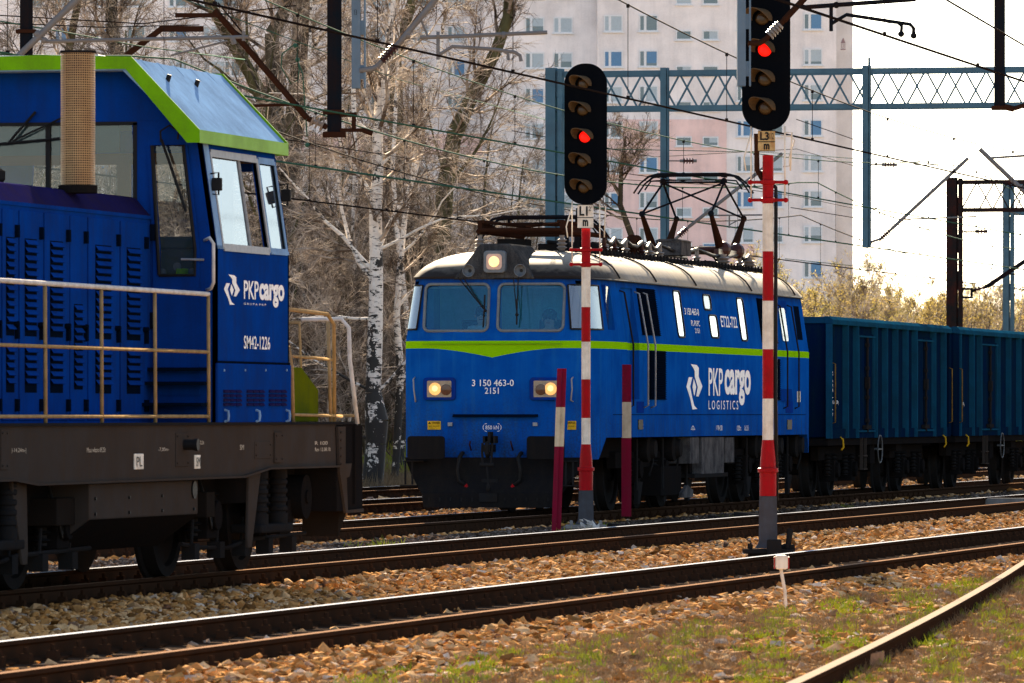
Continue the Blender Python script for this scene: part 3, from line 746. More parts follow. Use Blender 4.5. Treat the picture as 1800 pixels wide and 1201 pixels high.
ax1 = [u_on(E_ET+.75, p)-95 for p in (1066, 1112, 1155)]; ax2 = [u_on(E_ET+.75, p)-95 for p in (1262, 1297, 1335)]
for k, ax in enumerate((ax1, ax2)):
    bg_ = bogie(et, 1.2, ax, .60, 3+k)
    for y in ax[:3]:
        MB().lathe([(.05, .0), (.17, .0), (.20, .04), (.20, .16), (.15, .19), (.13, .26), (.05, .27)], (1.12, y+.55, .90), 'x', 18).build('motor_blower_cover', M['dark_metal'], bg_, auto=40)
        MB().tube([(1.25, y+.45, 1.05), (1.33, y+.5, .9), (1.32, y+.62, .7), (1.28, y+.5, .5)], .018, 6).build('brake_pipe', M['dark_metal'], bg_, smooth=True)
        MB().prism([(y-.18, .1), (y-.05, .1), (y+.16, .42), (y-.2, .42)], 'x', 1.2, 1.26).build('sand_box', M['dark_metal'], bg_)
        MB().cyl((1.3, y-.5, 1.05), (1.3, y-.5, .3), .02, n=6).build('brake_rod', M['dark_metal'], bg_)
M['batt'] = paint('battery_box', (0.10, 0.095, 0.095), 0.65, spec=.2, dirt=(0.01, 0.012, 0.018), damt=0.9, streak=0.6, scale=2)
def ub(name, px0, px1, py0, py1, mat, x0=1.0, x1=HW-.02):
    (y0, z1), (y1, z0) = ET(px0, py0), ET(px1, py1)
    return MB().box(x0, x1, y0, y1, z0, min(z1, 1.065)).build(name, mat, et, bevel=.01)
ub('battery_box', 1236, 1275, 769, 832, M['batt']); ub('air_duct', 1216, 1231, 769, 815, M['batt']); ub('air_duct', 1278, 1293, 769, 813, M['batt'])
ub('tank', 1180, 1215, 820, 870, M['black'], .7, 1.3); ub('battery_tray', 1224, 1282, 833, 838, M['dark_metal'])
(y0, z1), (y1, z0) = ET(1211, 858), ET(1230, 874)
MB().prism([(y0, z0), (y1, z0), (y1, (z0+z1)/2+.03), ((y0+y1)/2, z1+.04), (y0, (z0+z1)/2)], 'x', 1.3, 1.35).build('hose_shield', M['batt'], et)
# ---- roof equipment : pantographs
def pole(mb, a, b_, r=.022): mb.cyl(a, b_, r, n=6)
def insulator(mb, c, h=.2, r=.08):
    x, y, z = c
    mb.lathe([(r*.5, 0), (r*.6, .02), (r, h*.2), (r*.5, h*.3), (r, h*.45), (r*.5, h*.55), (r*.95, h*.7), (r*.4, h*.8), (r*.5, h)], (x, y, z), 'z', 12)
def panto_loc(px, py, x): # local from pixel at lateral local x
    e = E_ET + x; u = u_on(e, px); return Vector((x, u-95, z_on(e, u, py)))
# lowered pantograph
lp_ = thing('pantograph', None, None); lp_.parent = et
y_a, y_b = 1.9, 4.9
mb = MB()
for s in (-1, 1):
    pole(mb, (s*.62, y_a, 4.02), (s*.62, y_b, 4.02), .04); pole(mb, (s*.55, y_a, 4.16), (s*.55, y_b, 4.16), .025)
    pole(mb, (s*.62, y_a, 4.02), (s*.55, y_a+.4, 4.16), .03); pole(mb, (s*.62, y_b, 4.02), (s*.55, y_b-.4, 4.16), .03)
    mb.prism([(y_a, 4.05), (y_a+1.2, 4.0), (y_a+1.2, 4.08), (y_a, 4.18)], 'x', s*.60-.03, s*.60+.03)
for y in (y_a, y_a+.5, 3.2, 3.6, y_b): pole(mb, (-.62, y, 4.04), (.62, y, 4.04), .05 if y == y_a+.5 else .028)
pole(mb, (-.6, y_a, 4.14), (.6, y_b, 4.16), .02); pole(mb, (.6, y_a, 4.14), (-.6, y_b, 4.16), .02)
mb.build('folded_frame', M['rust'], lp_)
def head(mb, yc, z):
    for dy in (-.18, .18):
        mb.tube([(-.95, yc+dy, z-.30), (-.84, yc+dy, z-.14), (-.7, yc+dy, z-.03), (-.55, yc+dy, z), (.55, yc+dy, z), (.7, yc+dy, z-.03), (.84, yc+dy, z-.14), (.95, yc+dy, z-.30)], [.015, .015, .02, .03, .03, .02, .015, .015], 6)
    mb.tube([(-.8, yc, z-.24), (-.7, yc, z-.1), (-.5, yc, z-.085), (.5, yc, z-.085), (.7, yc, z-.1), (.8, yc, z-.24)], .014, 6)
mb = MB(); head(mb, 3.4, 4.26); 
for s in (-1, 1): mb.cyl((s*.5, 3.4, 4.16), (s*.5, 3.4, 4.24), .02, n=6); mb.bar((s*.5, 3.2, 4.24), (s*.5, 3.6, 4.24), .03, .03)
mb.build('collector_head', M['gantry_dark'], lp_)
for s in (-.75, .75):
    for y in (y_a, y_b): mb = MB(); insulator(mb, (s*.8, y, 3.74), .22, .08); mb.build('insulator', M['insul_w'], lp_, auto=35)
# raised pantograph
rp = thing('pantograph', None, None); rp.parent = et
uc = u_on(E_ET, 1219)-95; zh = 5.27
K = {}
ykn1, ykn2 = uc-1.45, uc+1.45; zk = 4.60; hx2 = .50; kx2 = .56
arms = MB(); low = MB()
HL, HR = Vector((-hx2, uc, zh-.13)), Vector((hx2, uc, zh-.13))
for yk in (ykn1, ykn2):
    KL, KR = Vector((-kx2, yk, zk)), Vector((kx2, yk, zk))
    pole(arms, KL, HL, .019); pole(arms, KR, HR, .019)
    pole(arms, KL, HR, .016) if yk == ykn1 else pole(arms, KR, HL, .016)
    for Kp in (KL, KR):
        arms.sphere(Kp, .05)
        yb2 = uc + (-.6 if yk == ykn1 else .6)
        low.cyl((Kp.x*.98, yb2, 4.08), Kp, .075, .035, n=8)
arms.cyl((-hx2-.05, uc, zh-.12), (hx2+.05, uc, zh-.12), .02, n=6)
arms.build('upper_arms', M['gantry_dark'], rp); low.build('lower_arms', M['rust'], rp)
mb = MB(); head(mb, uc, zh); 
for s in (-1, 1): mb.bar((s*hx2, uc-.2, zh-.03), (s*hx2, uc+.2, zh-.03), .03, .03); mb.sphere((s*hx2, uc, zh-.1), .05)
mb.build('collector_head', M['gantry_dark'], rp)
mb = MB()
for yy in (uc-.6, uc+.6): mb.cyl((-.62, yy, 4.05), (.62, yy, 4.05), .055, n=8)
for s in (-1, 1): mb.bar((s*.6, uc-1.2, 4.0), (s*.6, uc+1.2, 4.0), .08, .09); mb.sphere((s*.6, uc-.6, 4.05), .13); mb.sphere((s*.6, uc+.6, 4.05), .13)
for yy in np.arange(uc-.5, uc+.5, .12): mb.lathe([(.05, 0), (.07, .03), (.05, .06)], (.2, yy, 4.05), 'y', 8)
mb.build('base_frame', M['insul'], rp)
for s in (-.7, .7):
    for yy in (uc-1.15, uc+1.15): mb = MB(); insulator(mb, (s, yy, 3.74), .22, .13); mb.build('insulator', M['insul_w'], rp, auto=35)
# other roof gear
g = MB(); y, _ = ET(1195, 450); 
bx_ = u_on(E_ET+.55, 1186)-95
g.box(.35, .75, bx_-.5, bx_+.3, 3.86, 4.08); g.prism([(.33, 4.08), (.77, 4.08), (.70, 4.11), (.40, 4.11)], 'y', bx_-.52, bx_+.32)
g.build('roof_box', M['batt'], et)
mb = MB(); random.seed(9)
for px in (1062, 1080, 1100, 1128, 1142, 1160, 1225, 1300, 1316):
    mb = MB(); y = u_on(E_ET+.62, px)-95; insulator(mb, (.62, y, 3.74), .18, .075); mb.cyl((.62, y, 3.92), (.62, y, 4.02), .03, n=6)
    mb.build('roof_insulator', M['insul'] if px % 3 == 0 else M['insul_w'], et, auto=35)
mb = MB()
ys_ = [u_on(E_ET+.62, px)-95 for px in (1062, 1080, 1100, 1128, 1142, 1160, 1225, 1300, 1316)]
for a, b_ in zip(ys_, ys_[1:]):
    mb.tube([(.62, a, 4.0), (.62, (a*2+b_)/3, 3.93), (.62, (a+2*b_)/3, 3.92), (.62, b_, 4.0)], .03, 6)
mb.tube([(-.3, 5.2, 3.95), (-.3, 9, 3.97), (-.3, 16, 3.95)], .03, 6)
mb.build('busbar', M['rubber'], et, smooth=True)
mb = MB(); 
for px, h in ((1112, .28), (1120, .2), (1262, .18), (1268, .24)):
    y = u_on(E_ET+.5, px)-95
    for k in range(4): mb.sphere((.5, y-.15+.1*k, 3.98+.05*math.sin(k*2)), .09)
    mb.cyl((.5, y, 3.75), (.5, y, 3.95), .05, n=8)
mb.build('surge_arrester', M['rust'], et)
for y in (2.6, 5.4, 6.2, 7.0, uc+2.0, uc+2.6): MB().box(-.5, -.1, y, y+.5, 3.75, 3.93).build('resistor_box', M['dark_metal'], et, bevel=.01)
mb = MB()
mb.cyl((.2, 5.35, 3.75), (.2, 5.35, 4.5), .05, n=8).cyl((-.1, 5.6, 3.8), (-.1, 5.6, 4.35), .03, n=8)
mb.prism([(5.1, 3.8), (5.5, 3.8), (5.3, 4.45)], 'x', .1, .16)
MB().cyl((0.2, 6.0, 3.9), (.2, 9.0, 3.92), .07, n=8).build('air_pipe', M['dark_metal'], et)
mb.build('roof_equipment', M['dark_metal'], et)
# cab interior and crew
mb = MB(); mb.box(-1.15, 1.15, .40, .85, 1.76, 2.48); mb.box(-1.0, -.2, .45, .8, 2.48, 2.58).box(.3, 1.0, .5, .8, 2.48, 2.56)
mb.build('driving_desk', M['panelgrey'], et, bevel=.02)
mb = MB(); mb.box(-1.2, 1.2, 1.98, 2.03, 1.76, 3.27).box(-.3, .3, 1.94, 1.97, 1.8, 3.1); mb.build('cab_rear_wall', M['interior'], et)
mb = MB(); mb.box(-.78, -.28, 1.5, 1.6, 2.0, 2.75).box(.35, .85, 1.5, 1.6, 2.0, 2.75).box(-.78, -.28, 1.15, 1.5, 2.05, 2.15).box(.35, .85, 1.15, 1.5, 2.05, 2.15).box(-.57, -.49, 1.3, 1.38, 1.76, 2.06).box(.56, .64, 1.3, 1.38, 1.76, 2.06)
mb.build('crew_seats', M['rubber'], et, bevel=.03)
def person(label, loc, shirt, shades=True, turn=0.0):
    p = thing('person', label, 'person', loc, turn)
    me = bpy.data.meshes.new('person_body')
    V = [(0, 0, 0), (0, 0, .22), (0, 0, .42), (0, -.01, .50), (0, -.02, .57), (0, -.03, .66), (.17, 0, .43), (.24, -.10, .20), (.16, -.34, .16), (-.17, 0, .43), (-.24, -.10, .20), (-.16, -.34, .16), (.10, -.08, -.02), (.13, -.42, .0), (.13, -.46, -.38), (-.10, -.08, -.02), (-.13, -.42, .0), (-.13, -.46, -.38)]
    R = [.15, .15, .14, .055, .085, .085, .075, .05, .035, .075, .05, .035, .09, .065, .045, .09, .065, .045]
    E = [(0, 1), (1, 2), (2, 3), (3, 4), (4, 5), (2, 6), (6, 7), (7, 8), (2, 9), (9, 10), (10, 11), (0, 12), (12, 13), (13, 14), (0, 15), (15, 16), (16, 17)]
    for s, w in ((1, 8), (-1, 11)):            # five fingers on each hand
        bx = V[w]
        for k in range(5):
            dx = (-.032+.016*k)*1.0; ln = (.05, .075, .085, .08, .06)[k]
            i = len(V)
            if k == 0: V.append((bx[0]-s*.045, bx[1]-.02, bx[2]+.0)); V.append((bx[0]-s*.06, bx[1]-.06, bx[2]-.01))
            else: V.append((bx[0]+s*dx, bx[1]-.07, bx[2])); V.append((bx[0]+s*dx, bx[1]-.07-ln*.6, bx[2]-.035))
            R += [.012, .009]; E += [(w, i), (i, i+1)]
    me.from_pydata(V, E, []); me.materials.append(M['skin']); me.materials.append(M[shirt])
    o = bpy.data.objects.new('body', me); COL.objects.link(o)
    md = o.modifiers.new('skin', 'SKIN'); sv = me.skin_vertices[0].data
    for i, r in enumerate(R): sv[i].radius = (r*(1.25 if i in (0, 1, 2) else 1), r*(.8 if i in (0, 1, 2) else 1)); sv[i].use_root = (i == 0)
    o.modifiers.new('sub', 'SUBSURF').levels = 2; o.modifiers['sub'].render_levels = 2
    bpy.context.view_layer.update(); dg = bpy.context.evaluated_depsgraph_get()
    m2 = bpy.data.meshes.new_from_object(o.evaluated_get(dg)); o.modifiers.clear(); o.data = m2
    m2.materials.clear(); m2.materials.append(M['skin']); m2.materials.append(M[shirt])
    for f in m2.polygons:
        c = f.center; f.material_index = 1 if (c.z < .49 and c.y > -.30) or c.z < .08 else 0; f.use_smooth = True
    o.parent = p
    MB().sphere((0, -.01, .665), .108, 1, 1.05, .95, 14, 10).build('hair', M['hair'], o, smooth=True).data.transform(Matrix.Translation((0, .02, .02)))
    MB().sphere((0, -.125, .62), .016, 1, 1.3, 1.4, 8, 6).build('nose', M['skin'], o, smooth=True)
    MB().box(-.025, .025, -.118, -.10, .575, .583).build('mouth', M['dull_red'], o)
    for s in (-1, 1): MB().sphere((s*.098, -.02, .63), .022, .5, 1, 1.3, 8, 6).build('ear', M['skin'], o, smooth=True)
    if shades:
        sg = MB()
        for s in (-1, 1): sg.sphere((s*.038, -.105, .65), .03, 1, .5, .8, 10, 6)
        sg.bar((-.1, -.06, .655), (-.07, -.10, .655), .006, .012).bar((.07, -.10, .655), (.1, -.06, .655), .006, .012)
        sg.build('sunglasses', M['rubber'], o)
    else:
        for s in (-1, 1): MB().sphere((s*.035, -.105, .65), .012, 1, 1, .8, 8, 6).build('eye', M['rubber'], o)
    return p
person('driver in sunglasses and grey shirt behind the left windscreen of the electric locomotive', ET0 + Vector((-.42, 1.28, 2.17)), 'shirt')
person('second crew member in dark shirt behind the right windscreen of the electric locomotive', ET0 + Vector((.55, 1.3, 2.12)), 'dark_shirt', False)

# ---------------------------------------------------------------- diesel shunter in the near left
SMU = 55.0
SM = thing('diesel_shunter', 'blue diesel shunting locomotive with lime green cab roof edge, louvred hood and walkway railings', 'locomotive', (E_SM, SMU, 0))
SW = 1.49                                   # half width of frame and cab
SE = E_SM + SW
def SS(px, py, x=SW):
    e = E_SM + x; u = u_on(e, px); return (u - SMU, z_on(e, u, py))
yc0 = SS(381, 700)[0]; yc1 = SS(508, 700)[0]; yf1 = SS(603, 800)[0]; yn = -6.6
FT = 1.315
# frame side sill with dropped belly between bogies
def fz(px, py): return SS(px, py)
prof = [(yn, FT), (yf1, FT), (yf1, .93), (SS(470, 829)[0], .93), (SS(425, 845)[0], .865), (SS(60, 846)[0], .86), (SS(20, 838)[0], .90), (yn, .90)]
mb = MB(); mb.prism(prof, 'x', SW-.03, SW); mb.prism(prof, 'x', -SW, -SW+.03)
fr = mb.build('frame', M['frame_grey'], SM)
MB().box(-SW+.03, SW-.03, yn+.02, yf1-.02, 1.10, FT-.002).build('deck', M['frame_grey'], SM)
MB().box(SW-.02, SW+.025, yn, yf1+.3, FT-.004, FT+.02).build('walkway_edge', M['dark_metal'], SM)
e_ = MB(); 
lowp = [(y, z) for y, z in prof[2:]]
for a, b_ in zip(lowp, lowp[1:]): e_.bar((SW+.01, a[0], a[1]), (SW+.01, b_[0], b_[1]), .05, .018)
e_.build('sill_flange', M['frame_grey'], fr)
def plate(name, px0, px1, py0, py1, proud, mat, parent=fr, bolts=True, bevel=.004):
    (y0, z1), (y1, z0) = SS(px0, py0), SS(px1, py1)
    mb = MB().box(SW-.01, SW+proud, y0, y1, z0, z1)
    if bolts:
        for y in (y0+.03, y1-.03):
            for z in (z0+.03, z1-.03): mb.cyl((SW+proud, y, z), (SW+proud+.01, y, z), .01, n=6)
    return mb.build(name, mat, parent, bevel=bevel)
plate('frame_cover', 447, 475, 776, 806, .006, M['frame_grey']); plate('frame_cover', 480, 493, 760, 813, .02, M['frame_grey'])
plate('frame_cover', 308, 330, 761, 820, .008, M['frame_grey']); plate('frame_cover', 0, 12, 755, 826, .01, M['frame_grey'])
plate('inspection_tag', 235, 251, 798, 825, .008, M['cream'], bolts=False); plate('inspection_tag', 341, 351, 800, 824, .008, M['cream'], bolts=False)
y, z = SS(322, 782); MB().cyl((SW, y, z), (SW+.10, y, z), .045, n=14).cyl((SW+.1, y, z+.0), (SW+.13, y, z), .052, n=14).build('filler_cap', M['rubber'], fr)
def s_text(name, s, px0, px1, py0, py1, mat='pale_letter', x=SW, bold=0, parent=SM, proud=.004):
    (y0, z1), (y1, z0) = SS(px0, py0, x), SS(px1, py1, x)
    return text_obj(name, s, M[mat], parent, (x+proud, (y0+y1)/2, (z0+z1)/2), (0, 1, 0), (0, 0, 1), y1-y0, z1-z0, bold, depth=0)
s_text('length_mark', '|-14,24m-|', 20, 45, 788, 797); s_text('weight_mark', 'Masa własna 69,25t', 152, 185, 787, 796); s_text('distance_mark', '-7,00m-', 278, 296, 787, 794)
s_text('frame_mark', 'SM', 421, 428, 782, 791); s_text('frame_mark', 'R 100', 553, 575, 776, 782); s_text('frame_mark', 'Rev 12.08.10', 553, 580, 787, 793); s_text('axle_mark', 'Jd', 0, 7, 789, 797); s_text('frame_mark', '2,3t', 351, 358, 775, 782)
s_text('tag_text', 'PL', 238, 248, 803, 820, 'rubber', proud=.012); s_text('tag_text', 'SM', 343, 350, 804, 820, 'rubber', proud=.012)
# end beam and step plates at the far end
y_e = yf1
mb = MB(); mb.box(-SW, SW, y_e, y_e+.03, .80, FT); mb.box(-SW-.02, SW+.03, y_e+.35, y_e+.38, .58, FT)
mb.build('buffer_beam', M['black'], SM)
(yb0, _), (yb1, _) = SS(590, 800), SS(636, 800)
MB().box(SW-.55, SW+.005, yb0+.02, yb1, .52, FT-.01).build('step_well', M['black'], SM)
mb = MB(); (y1_, z1_), (y2_, z2_) = SS(591, 750), SS(612, 750)
pl = [(SS(589, 750)), (SS(602, 750)), (SS(602, 815)), (SS(613, 815)), (SS(609, 838)), (SS(604, 840)), (SS(606, 897)), (SS(634, 894)), (SS(634, 900)), (SS(603, 902)), (SS(592, 830))]
mb.prism(pl, 'x', SW+.006, SW+.03)
for k in range(5):
    y, z = SS(591, 760+k*14); mb.cyl((SW+.03, y+.03, z), (SW+.045, y+.03, z), .012, n=6)
mb.build('step_bracket', M['frame_grey'], SM)
for s in (-1, 1):
    b_ = MB().cyl((s*.875, y_e+.3, 1.05), (s*.875, y_e+.75, 1.05), .11, n=14); b_.cyl((s*.875, y_e+.75, 1.05), (s*.875, y_e+.79, 1.05), .23, n=20)
    b_.build('buffer', M['black'], SM)
    b_ = MB().cyl((s*.875, yn, 1.05), (s*.875, yn-.45, 1.05), .11, n=14); b_.cyl((s*.875, yn-.45, 1.05), (s*.875, yn-.49, 1.05), .23, n=20)
    b_.build('buffer', M['black'], SM)
MB().box(-SW, SW, yn-.03, yn, .80, FT).build('buffer_beam', M['black'], SM)
# hood
HX = SW - .58; HT = 3.26; HCH = .13; y_h = -5.4
hood = MB(); hp = [(-HX, FT), (HX, FT), (HX, HT-.17), (HX-HCH, HT-.02), (HX-HCH-.1, HT), (-HX+HCH+.1, HT), (-HX+HCH, HT-.02), (-HX, HT-.17)]
hood.prism(hp, 'y', y_h, yc0-.004)
hd = hood.build('hood', [M['cab_blue'], M['hood_top']], SM, auto=30)
for p in hd.data.polygons:
    if p.normal.z > .3: p.material_index = 1
MB().box(HX-.02, HX+.012, y_h, yc0, HT-.20, HT-.17).build('hood_seam', M['cab_blue'], hd)
XX = HX
doors = [(-62, -34), (-30, -2), (2, 29), (32, 72), (76, 119), (121, 150), (153, 207), (210, 256)]
for i, (a, b_) in enumerate(doors):
    (y0, _), (y1, _) = SS(a, 400, HX), SS(b_, 400, HX)
    zt = HT-.235; zb = FT+.04
    d = MB().box(HX-.01, HX+.014, y0, y1, zb, zt).build('hood_door', M['cab_blue'], hd, bevel=.004)
    lv = MB()
    w = y1-y0; la, lb = y0+w*.22, y0+w*.72
    spans = [(zt-.22, zt-1.0), (zt-1.08, zb+.22)] if i != 5 else [(2.05, 1.65)]
    if i == 5: spans = [(zb+.95, zb+.25)]
    for t, bb in spans:
        lv = MB(); k = int((t-bb)/.062)
        for j in range(k):
            z = t - (j+.5)*.062
            lv._add([(HX+.015, la, z+.022), (HX+.042, la, z-.016), (HX+.042, lb, z-.016), (HX+.015, lb, z+.022)], [(0, 1, 2, 3)])
            lv._add([(HX+.042, la, z-.016), (HX+.016, la, z-.020), (HX+.016, lb, z-.020), (HX+.042, lb, z-.016)], [(0, 1, 2, 3)])
        lv.build('louvre', M['cab_blue'], d, weld=False)
    for t, bb in spans:
        vd = MB(); vd._add([(HX+.0155, la-.01, bb), (HX+.0155, lb+.01, bb), (HX+.0155, lb+.01, t), (HX+.0155, la-.01, t)], [(0, 1, 2, 3)])
        vd.build('louvre_opening', M['vent'], d)
    for z in (zt-.17, 2.05, zb+.12): MB().box(HX+.012, HX+.045, y1-.10, y1-.05, z-.05, z+.05).build('hinge', M['vent'], d)
    MB().cyl((HX+.014, y1-.12, 2.12), (HX+.06, y1-.12, 2.12), .022, n=8).build('door_latch', M['vent'], d)
# exhaust stack with perforated guard
ex, ey = .86, 0
px_c = 137; uex = u_on(E_SM+ex, px_c); ey = uex-SMU
m, t, N, L, b = nt('perforated_guard')
tc = N.new('ShaderNodeTexCoord'); sp = N.new('ShaderNodeSeparateXYZ'); L.new(tc.outputs['Object'], sp.inputs[0])
ang = mth(N, L, 'ARCTAN2', sp.outputs[1], sp.outputs[0])
ua = mth(N, L, 'SUBTRACT', mth(N, L, 'FRACT', mth(N, L, 'MULTIPLY', ang, 48/(2*math.pi))), .5)
za = mth(N, L, 'SUBTRACT', mth(N, L, 'FRACT', mth(N, L, 'MULTIPLY', sp.outputs[2], 1/.0195)), .5)
dd = mth(N, L, 'SQRT', mth(N, L, 'ADD', mth(N, L, 'MULTIPLY', ua, ua), mth(N, L, 'MULTIPLY', za, za)))
hole = mth(N, L, 'LESS_THAN', dd, .33)
L.new(mixc(N, L, rng01(N, L, noise(N, L, 5), .3, .7), (0.38, 0.23, 0.10), (0.26, 0.14, 0.06)), b.inputs['Base Color']); b.inputs['Metallic'].default_value = .35; b.inputs['Roughness'].default_value = .45
tr_ = N.new('ShaderNodeBsdfTransparent'); mx = N.new('ShaderNodeMixShader'); L.new(hole, mx.inputs[0]); L.new(b.outputs[0], mx.inputs[1]); L.new(tr_.outputs[0], mx.inputs[2])
L.new(mx.outputs[0], N['Material Output'].inputs[0]); M['perf'] = m
exh = MB().lathe([(.142, .0), (.142, 1.10)], (0, 0, 0), 'z', 40)
exh.f = exh.f[:-2]; exh.m = exh.m[:-2]
exo = exh.build('exhaust_stack', M['perf'], SM, smooth=True, loc=(ex, ey, 3.28))
mb = MB(); mb.cyl((0, 0, .0), (0, 0, 1.09), .105, n=20).cyl((0, 0, -.06), (0, 0, .005), .16, n=24); mb.build('exhaust_pipe', M['black'], exo, auto=40)
MB().lathe([(.140, 1.09), (.148, 1.09), (.148, 1.11), (.140, 1.11)], (0, 0, 0), 'z', 40).build('rim', M['dark_metal'], exo)
y, z = SS(10, 300, .6); mb = MB(); mb.lathe([(.14, 0), (.17, .03), (.17, .1), (.1, .14)], (.45, y-.1, HT), 'z', 18).cyl((.3, y-.3, HT+.15), (.3, y+.2, HT+.15), .02, n=6).cyl((.3, y+.2, HT+.15), (.3, y+.3, HT), .02, n=6)
mb.build('hood_vent', M['dark_metal'], hd, auto=35)
# ---- cab
SILL = 2.81; EAVE = 3.74; LEAN = .135
def cx(z): return SW if z <= SILL else SW - LEAN*(z-SILL)/(EAVE-SILL)
CB = M['cab_blue']
cab = MB()
# side walls (both), openings for the sliding window and the fixed one
def ysd(px, py=440): return SS(px, py, cx(z_on(SE, u_on(SE, px), py))) [0]
wa0, wa1, wb0, wb1 = yc0+.23, yc0+1.78, yc0+1.86, yc1-.10
zt0, zt1 = 2.86, 3.60
T = .04
for s in (1, -1):
    fn = lambda u, v, w, s=s: (s*(cx(v)-w), u, v)
    cab.wall(fn, (yc0, yc1), (FT, SILL), [], T)
    cab.wall(fn, (yc0, yc1), (SILL, EAVE), [(wa0, wa1, zt0, zt1), (wb0, wb1, zt0, zt1)], T)
# end walls: near (y=yc0) and far (y=yc1)
RZ = 4.38; RX = SW - .70
def endfn(y, s):
    def fn(u, v, w):
        k = cx(v)/SW
        x = u if abs(u) < .5 else (math.copysign(.5 + (abs(u)-.5)*(cx(v)-.5)/(SW-.5), u))
        return (x, y + s*w, v)
    return fn
# near: windows: wide one from x -.92..(px245) ; door window px 280..345
def nx(px, z=3.0): # local x of a pixel column on the near end wall plane
    return e_on(SMU+yc0, px) - E_SM
xd0, xd1 = nx(281), nx(344); xw1 = nx(241)
def nz(py, px=300):
    Y = -(E_SM+nx(px))*SA + (SMU+yc0)*CA; return EYE + (HOR-py)*Y/F_PX
dz0, dz1 = nz(484), nz(256); wz1 = nz(217, 120); wz0 = HT-.10
print('cab', xd0, xd1, xw1, dz0, dz1, wz0, wz1, yc0, yc1, yf1)
nh = [(-xw1, xw1, wz0, wz1), (xd0, xd1, dz0, dz1), (-xd1, -xd0, dz0, dz1)]
cab.wall(endfn(yc0, 1), (-SW, SW), (FT, SILL), [h for h in [(xd0, xd1, dz0, SILL), (-xd1, -xd0, dz0, SILL)]], T)
UB, ZB = 1.32, 3.90
def gx(u, z): return .5+(u-.5)*(cx(z)-.5)/(SW-.5)
cab.wall(endfn(yc0, 1), (-UB, UB), (SILL, ZB), [(-xw1, xw1, wz0, wz1), (xd0, min(xd1, UB-.02), SILL, dz1), (-min(xd1, UB-.02), -xd0, SILL, dz1)], T)
for s in (1, -1):
    cab.prism([(s*(gx(UB, SILL)+.001), SILL), (s*SW, SILL), (s*cx(EAVE), EAVE), (s*(gx(UB, ZB)+.001), ZB)], 'y', yc0, yc0+T)
fh = [(-.9, -.06, 2.86, 3.58), (.06, .9, 2.86, 3.58), (1.0, 1.32, 2.3, 3.55)]
cab.wall(endfn(yc1, -1), (-SW, SW), (FT, SILL), [(1.0, 1.32, 2.3, SILL)], T)
cab.wall(endfn(yc1, -1), (-SW, SW), (SILL, EAVE), [(-.9, -.06, 2.86, 3.70), (.06, .9, 2.86, 3.70), (1.0, 1.32, SILL, 3.55)], T)
# gables above the eaves
gp = [(-cx(EAVE), EAVE+.001), (cx(EAVE), EAVE+.001), (RX, RZ), (-RX, RZ)]
cab.prism([(-gx(UB, ZB), ZB+.001), (gx(UB, ZB), ZB+.001), (RX, RZ), (-RX, RZ)], 'y', yc0, yc0+T); cab.prism(gp, 'y', yc1-T, yc1)
cabo = cab.build('cab', CB, SM)
# sunlight on the leaning upper side is painted in as a lighter worn frame
# roof
RO = .30; ye0, ye1 = yc0-.30, yc1+.26; xe = cx(EAVE)+.045; ze = 3.70
roof = MB(); th = .10
outer = [(-xe, ze), (xe, ze), (xe, ze+th), (RX+.02, 4.42), (-RX-.02, 4.42), (-xe, ze+th)]
inner = [(-xe+.03, ze), (xe-.03, ze), (xe-.03, ze+.01), (RX-.02, 4.42-th), (-RX+.02, 4.42-th), (-xe+.03, ze+.01)]
# shell panels: chamfers + flat
for s in (1, -1):
    roof.prism([(s*xe, ze+th), (s*(RX+.02), 4.42), (s*(RX-.05), 4.42-th), (s*(xe-.13), ze+th-.0)], 'y', ye0+.012, ye1-.012)
roof.prism([(-RX-.02, 4.42), (0, 4.445), (RX+.02, 4.42), (RX-.05, 4.42-th), (-RX+.05, 4.42-th)], 'y', ye0+.012, ye1-.012)
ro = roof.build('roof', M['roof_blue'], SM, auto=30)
mb = MB()
for k in range(5):
    y = ye0+.35+k*.55
    mb.prism([(xe-.02, ze+th+.005), (RX+.02, 4.424), (RX+.0, 4.43), (xe-.03, ze+th+.02)], 'y', y, y+.045)
mb.build('roof_rib', M['roof_blue'], ro, bevel=.008)
mb = MB()
for y in (ye0+.65, ye0+1.6): mb.cyl((RX+.17, y, 4.25), (RX+.19, y, 4.31), .022, n=8)
mb.build('lifting_eye', M['rubber'], ro)
MB().box(-.5, .45, ye0+.3, ye1-.3, 4.435, 4.47).box(-1.0, -.75, ye0+.3, ye0+.7, 4.42, 4.55).build('roof_hatch', M['cream'], ro, bevel=.01)
fa = MB()
for s in (1, -1):
    fa.box(min(s*xe, s*(xe+.02)), max(s*xe, s*(xe+.02)), ye0, ye1, ze, ze+th+.01)
    for ya, yb in ((ye0-.006, ye0+.014), (ye1-.014, ye1+.006)):
        fa.prism([(s*(xe+.018), ze-.0), (s*(xe+.018), ze+th+.012), (s*(RX+.03), 4.435), (s*(RX-.02), 4.435-.105), (s*(xe-.09), ze-.0)], 'y', ya, yb)
for ya, yb in ((ye0-.004, ye0+.012), (ye1-.012, ye1+.004)):
    fa.prism([(-RX-.03, 4.434), (0, 4.455), (RX+.03, 4.434), (RX-.02, 4.33), (-RX+.02, 4.33)], 'y', ya, yb)
fa.build('roof_trim', M['green'], ro)
mb = MB()
for s in (1, -1): mb._add([(s*xe, ye0, ze+.01), (s*xe, ye1, ze+.01), (s*cx(EAVE), ye1, EAVE), (s*cx(EAVE), ye0, EAVE)], [(0, 1, 2, 3)])
mb.box(-1.15, 1.15, yc0+.05, yc1-.05, 3.92, 3.94).build('ceiling', M['panelgrey'], ro)
